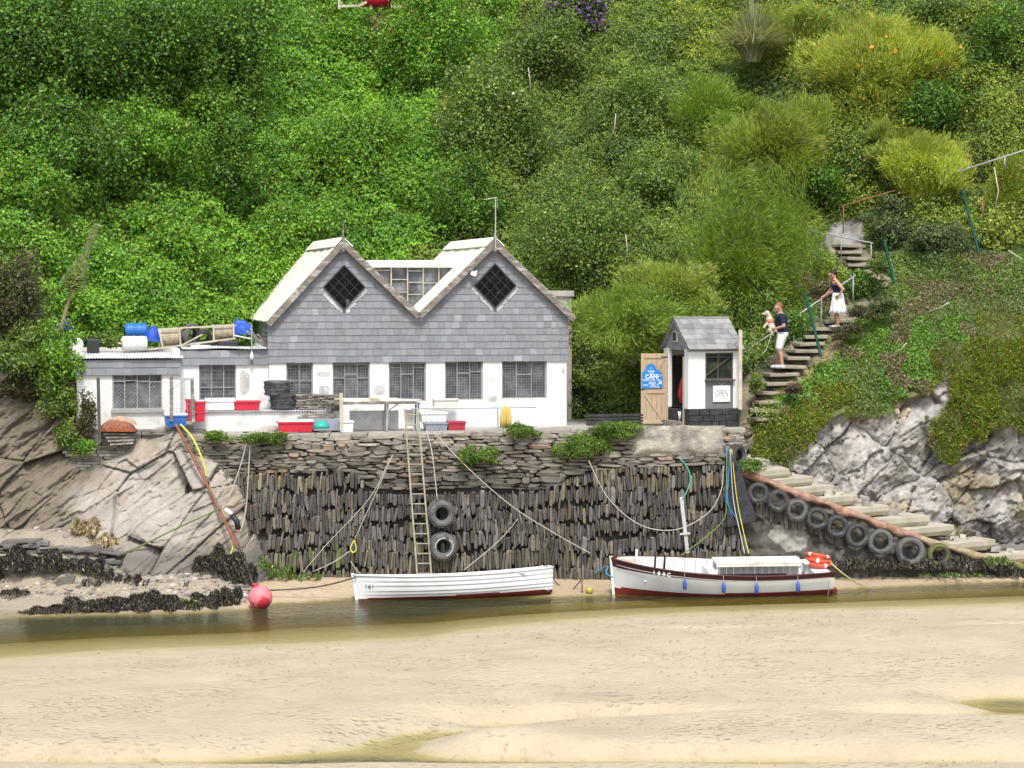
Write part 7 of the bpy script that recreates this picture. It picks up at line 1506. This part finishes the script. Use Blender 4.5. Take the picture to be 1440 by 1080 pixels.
def head(nd, ed, c_, f):   # c_ centre of skull, f facing direction
    c_ = Vector(c_); f = Vector(f).normalized(); nd['skull'] = (tuple(c_), .092); nd['brow'] = (tuple(c_+f*.035+Vector((0, 0, -.02))), .078); nd['jaw'] = (tuple(c_+f*.045+Vector((0, 0, -.085))), .050); nd['chin'] = (tuple(c_+f*.07+Vector((0, 0, -.105))), .028); nd['nose'] = (tuple(c_+f*.118+Vector((0, 0, -.045))), .014); nd['noseb'] = (tuple(c_+f*.10+Vector((0, 0, -.01))), .012); nd['lips'] = (tuple(c_+f*.098+Vector((0, 0, -.078))), .016)
    sd = f.cross(Vector((0, 0, 1))).normalized()
    for s_, n_ in ((1, 'ea'), (-1, 'eb')): nd[n_] = (tuple(c_+sd*.088*s_-f*.005+Vector((0, 0, -.03))), .018); nd[n_+'2'] = (tuple(c_+sd*.092*s_-f*.005+Vector((0, 0, -.055))), .013); ed += [('skull', n_), (n_, n_+'2')]
    ed += [('neck', 'skull'), ('skull', 'brow'), ('brow', 'jaw'), ('jaw', 'chin'), ('brow', 'nose'), ('noseb', 'nose'), ('jaw', 'lips')]
    return c_, f, sd
def eyes(c_, f, sd, parent):
    for s_ in (1, -1): o = MB().lathe([(max(1e-4, .012*math.cos(t)), .012*math.sin(t)) for t in np.linspace(-1.57, 1.57, 7)], c_+f*.100+sd*.032*s_+Vector((0, 0, -.022)), n=8).build('eye', M['bpaint'], parent, smooth=True)
def leg(nd, ed, s_, hip, knee, ank, toe, k=1.0):
    nd[s_+'hip'] = (hip, .092*k); nd[s_+'kn'] = (knee, .058*k); nd[s_+'cf'] = (tuple(Vector(knee).lerp(Vector(ank), .35)+Vector((.018, 0, 0))), .055*k); nd[s_+'an'] = (ank, .036*k); nd[s_+'to'] = (toe, .034*k); ed += [('pelvis', s_+'hip'), (s_+'hip', s_+'kn'), (s_+'kn', s_+'cf'), (s_+'cf', s_+'an'), (s_+'an', s_+'to')]
# man, facing left, coming down the steps with a small dog in his arms
mp_ = P(1100, 518, 6.75); man = empty('person', mp_, R(-12), 'man in navy tee shirt and white shorts carrying a small pale dog down the steps', 'person'); man.scale = (1.16, 1.16, 1.05)
nd = {'pelvis': ((0, 0, .95), .135), 'waist': ((-.01, 0, 1.12), .135), 'chest': ((-.03, 0, 1.34), .145), 'chl': ((-.03, -.09, 1.38), .105), 'chr': ((-.03, .09, 1.38), .105), 'neck': ((-.06, 0, 1.53), .058)}
ed = [('pelvis', 'waist'), ('waist', 'chest'), ('chest', 'chl'), ('chest', 'chr'), ('chest', 'neck')]
hc = head(nd, ed, (-.10, 0, 1.68), (-1, -.25, -.38))
leg(nd, ed, 'l', (-.01, -.09, .90), (-.07, -.10, .50), (.01, -.10, .09), (-.12, -.11, .04)); leg(nd, ed, 'r', (0, .09, .90), (-.10, .08, .50), (-.09, .07, .10), (-.24, .06, .04))
arm(nd, ed, 'l', (0, -.20, 1.42), (.06, -.25, 1.15), (-.16, -.20, 1.08), (-.24, -.14, 1.09), (-.2, .9, .4)); arm(nd, ed, 'r', (-.02, .20, 1.42), (-.06, .25, 1.16), (-.24, .14, 1.20), (-.31, .07, 1.22), (-.2, -.9, .3))
remesh(skinmesh('body', nd, ed, M['skin'], man), .0075); eyes(*hc, man)
def sub_nodes(nd, names, grow): return {k: (nd[k][0], nd[k][1]+grow) for k in names}
s_ = sub_nodes(nd, ['pelvis', 'waist', 'chest', 'chl', 'chr', 'lsh', 'rsh'], .016); s_['pelvis'] = ((0, 0, 1.0), .145)
for q in 'lr': a, b = Vector(nd[q+'sh'][0]), Vector(nd[q+'el'][0]); s_[q+'sl'] = (tuple(a.lerp(b, .62)), .064)
remesh(skinmesh('tee_shirt', s_, [('pelvis', 'waist'), ('waist', 'chest'), ('chest', 'chl'), ('chest', 'chr'), ('chl', 'lsh'), ('chr', 'rsh'), ('lsh', 'lsl'), ('rsh', 'rsl')], M['navy'], man), .012)
s_ = {'pelvis': ((0, 0, .93), .152), 'lhip': ((-.01, -.09, .86), .115), 'rhip': ((0, .09, .86), .115), 'lk': ((-.07, -.10, .57), .098), 'rk': ((-.09, .08, .57), .098)}
remesh(skinmesh('shorts', s_, [('pelvis', 'lhip'), ('pelvis', 'rhip'), ('lhip', 'lk'), ('rhip', 'rk')], M['wcloth'], man), .012)
for q in 'lr': a, t = Vector(nd[q+'an'][0]), Vector(nd[q+'to'][0]); remesh(skinmesh('shoe', {'a': (tuple(a+Vector((.02, 0, -.03))), .05), 'b': (tuple(t+Vector((-.02, 0, 0))), .042), 'c': (tuple(a+Vector((.04, 0, -.05))), .045)}, [('a', 'b'), ('c', 'b')], M['shoe'], man), .01)
hh = {'a': (tuple(hc[0]-hc[1]*.014+Vector((0, 0, .02))), .093), 'b': (tuple(hc[0]-hc[1]*.03+Vector((0, 0, -.02))), .084)}; remesh(skinmesh('hair', hh, [('a', 'b')], M['hair'], man), .01)
# dog, held against the man's chest
dp = mp_+Vector((-.0, -.02, 0)); dog = empty('dog', dp, R(-12), 'small cream dog carried in the arms of the man', 'dog'); dog.scale = (1.16, 1.16, 1.05)
M['fur'] = mat('cream_fur', (.62, .50, .34), .95, .2, 18, .8, 30, bdist=.03, c2=(.75, .70, .58), csc=5)
dn = {'rump': ((-.25, -.04, 1.10), .085), 'belly': ((-.29, -.05, 1.20), .085), 'chest': ((-.31, -.06, 1.31), .095), 'neck': ((-.33, -.07, 1.42), .062), 'skull': ((-.37, -.08, 1.50), .066), 'muz': ((-.455, -.10, 1.475), .033), 'nose': ((-.48, -.105, 1.472), .024), 'ea': ((-.34, -.145, 1.51), .028), 'ea2': ((-.335, -.165, 1.455), .02), 'eb': ((-.36, -.02, 1.51), .028), 'eb2': ((-.36, .0, 1.455), .02),
      'fl': ((-.36, -.10, 1.22), .036), 'fl2': ((-.42, -.11, 1.15), .026), 'fl3': ((-.44, -.12, 1.11), .026), 'fr': ((-.36, -.01, 1.22), .036), 'fr2': ((-.43, -.01, 1.17), .026), 'fr3': ((-.45, -.01, 1.13), .026), 'hl': ((-.29, -.10, 1.04), .05), 'hl2': ((-.23, -.12, .97), .028), 'hl3': ((-.27, -.12, .91), .024), 'hr': ((-.28, .02, 1.04), .05), 'hr2': ((-.23, .03, .97), .028), 'hr3': ((-.27, .03, .92), .024), 't1': ((-.17, -.04, 1.06), .022), 't2': ((-.13, -.10, 1.0), .018)}
remesh(skinmesh('body', dn, [('rump', 'belly'), ('belly', 'chest'), ('chest', 'neck'), ('neck', 'skull'), ('skull', 'muz'), ('muz', 'nose'), ('skull', 'ea'), ('ea', 'ea2'), ('skull', 'eb'), ('eb', 'eb2'), ('chest', 'fl'), ('fl', 'fl2'), ('fl2', 'fl3'), ('chest', 'fr'), ('fr', 'fr2'), ('fr2', 'fr3'), ('rump', 'hl'), ('hl', 'hl2'), ('hl2', 'hl3'), ('rump', 'hr'), ('hr', 'hr2'), ('hr2', 'hr3'), ('rump', 't1'), ('t1', 't2')], M['fur'], dog), .008)
for y_ in (-.135, -.045): MB().lathe([(max(1e-4, .008*math.cos(t)), .008*math.sin(t)) for t in np.linspace(-1.57, 1.57, 6)], (-.428, y_, 1.515), n=8).build('eye', M['bpaint'], dog)
MB().lathe([(.001, -.012), (.014, 0), (.001, .012)], (-.503, -.108, 1.478), n=8).build('nose', M['bpaint'], dog)
remesh(skinmesh('harness', {'a': ((-.30, -.055, 1.27), .099), 'b': ((-.31, -.06, 1.30), .100)}, [('a', 'b')], mat('pink_harness', (.62, .25, .20), .8, .1, 8, .1), dog), .01)
rope('leash', [(1086, 461), (1082, 478), (1077, 492), (1072, 497)], 6.5, .010, M['rope_w'], 'thin pale leash hanging down from the small dog', 'leash')
# woman with hand on the rail
wp_ = P(1178, 461, 8.35); wo = empty('person', wp_, R(-18), 'woman in dark strappy top and white skirt holding the handrail on the steps', 'person'); wo.scale = (1.12, 1.12, .98)
nd = {'pelvis': ((0, 0, .93), .135), 'waist': ((-.01, 0, 1.09), .105), 'chest': ((-.04, 0, 1.28), .12), 'chl': ((-.05, -.075, 1.32), .085), 'chr': ((-.05, .075, 1.32), .085), 'neck': ((-.09, 0, 1.46), .047)}
ed = [('pelvis', 'waist'), ('waist', 'chest'), ('chest', 'chl'), ('chest', 'chr'), ('chest', 'neck')]
hc = head(nd, ed, (-.15, 0, 1.60), (-1, -.2, -.5))
leg(nd, ed, 'l', (0, -.08, .88), (-.04, -.09, .48), (.03, -.09, .09), (-.10, -.09, .04), .9); leg(nd, ed, 'r', (0, .08, .88), (-.08, .08, .48), (-.06, .08, .09), (-.19, .08, .04), .9)
arm(nd, ed, 'l', (0, -.17, 1.36), (.17, -.20, 1.14), (.07, -.19, .98), (.01, -.17, .95), (0, .9, -.3)); arm(nd, ed, 'r', (-.07, .15, 1.36), (-.22, .16, 1.13), (-.36, .14, .96), (-.43, .13, .91), (-.3, 0, -.9))
remesh(skinmesh('body', nd, ed, M['skin'], wo), .0075); eyes(*hc, wo)
s_ = sub_nodes(nd, ['waist', 'chest', 'chl', 'chr'], .012); s_['pelvis'] = ((0, 0, 1.0), .125); s_['bl'] = ((-.12, -.06, 1.26), .07); s_['br'] = ((-.12, .06, 1.26), .07); s_['chest'] = ((-.04, 0, 1.24), .125); s_['chl'] = ((-.04, -.075, 1.26), .085); s_['chr'] = ((-.04, .075, 1.26), .085)
to = skinmesh('strappy_top', s_, [('pelvis', 'waist'), ('waist', 'chest'), ('chest', 'chl'), ('chest', 'chr'), ('chl', 'bl'), ('chr', 'br')], M['navy'], wo); remesh(to, .012)
for y_ in (-.08, .08): MB().tube([(-.14, y_, 1.32), (-.09, y_*1.05, 1.42), (.02, y_*.9, 1.38)], .009, 5).build('strap', M['navy'], to)
sk = MB(); n_ = 40; prof = [(.135, 1.04), (.155, .96), (.17, .85), (.19, .70), (.215, .55), (.235, .42)]; vs = []
for r_, z_ in prof:
    for k in range(n_): a = 2*math.pi*k/n_; f = 1+(.10*(1.04-z_)/.6)*math.sin(a*9); vs.append((r_*f*math.cos(a)*.95, r_*f*math.sin(a)*.9, z_+.015*math.sin(a*3)*(1-z_)))
sk.add(vs, [(j*n_+k, (j+1)*n_+k, (j+1)*n_+(k+1) % n_, j*n_+(k+1) % n_) for j in range(5) for k in range(n_)]); sko = sk.build('skirt', mat('patterned_white_cloth', (.80, .80, .82), .85, .05, 9, .2, 10, c2=(.30, .28, .36), csc=9, cth=(.60, .66)), wo, smooth=True); sd_ = sko.modifiers.new('so', 'SOLIDIFY'); sd_.thickness = .008
remesh(skinmesh('hair', {'a': (tuple(hc[0]-hc[1]*.014+Vector((0, 0, .015))), .096), 'b': (tuple(hc[0]-hc[1]*.05+Vector((0, 0, .01))), .085), 'c': (tuple(hc[0]-hc[1]*.07+Vector((0, 0, .07))), .05)}, [('a', 'b'), ('b', 'c')], M['hairb'], wo), .01)
gl = MB(); c_, f, sd = hc; gl.beam(c_+f*.112+sd*.06+Vector((0, 0, -.02)), c_+f*.112-sd*.06+Vector((0, 0, -.02)), .012, .034); gl.beam(c_+f*.11-sd*.07+Vector((0, 0, -.015)), c_-sd*.095+Vector((0, 0, -.02)), .008, .012); gl.build('sunglasses', M['bpaint'], wo)
for q in 'lr': a, t = Vector(nd[q+'an'][0]), Vector(nd[q+'to'][0]); remesh(skinmesh('shoe', {'a': (tuple(a+Vector((.02, 0, -.04))), .04), 'b': (tuple(t+Vector((-.02, 0, 0))), .036)}, [('a', 'b')], M['shoe'], wo), .01)

# flecks added over the sand to paint in the shade of small dimples
PT = []; g = np.random.RandomState(21); n = 2600
x__ = g.uniform(-9.5, 9.5, n*3); y__ = g.uniform(-24, -2, n*3); px_, py_ = toPix(x__, y__, 0*x__); band = fbm(x__*.25, y__*.5, 3, 4); k = (g.rand(n*3) < np.clip((band-.40)*5, .06, 1)) 
x__, y__ = x__[k][:n], y__[k][:n]; z__ = np.array([ground(a, b) for a, b in zip(x__, y__)]); k = z__ > .03; pts = np.stack([x__, y__, z__+.012], -1)[k]
nr_ = np.tile(np.array((0, -.25, 1.)), (len(pts), 1)); o = leaves('dimple_shade_flecks', pts, nr_, .055, tints(len(pts), [(.34, .26, .15), (.26, .20, .12), (.40, .32, .20)], .3), WEED_FLECK, aspect=.35, bias=3, dirs=np.tile(np.array((1., 0, .1)), (len(pts), 1)), spread=.4, jit=.6); tag(o, 'small flecks painting in the shade of dimples over the sand', 'fleck', kind='stuff')
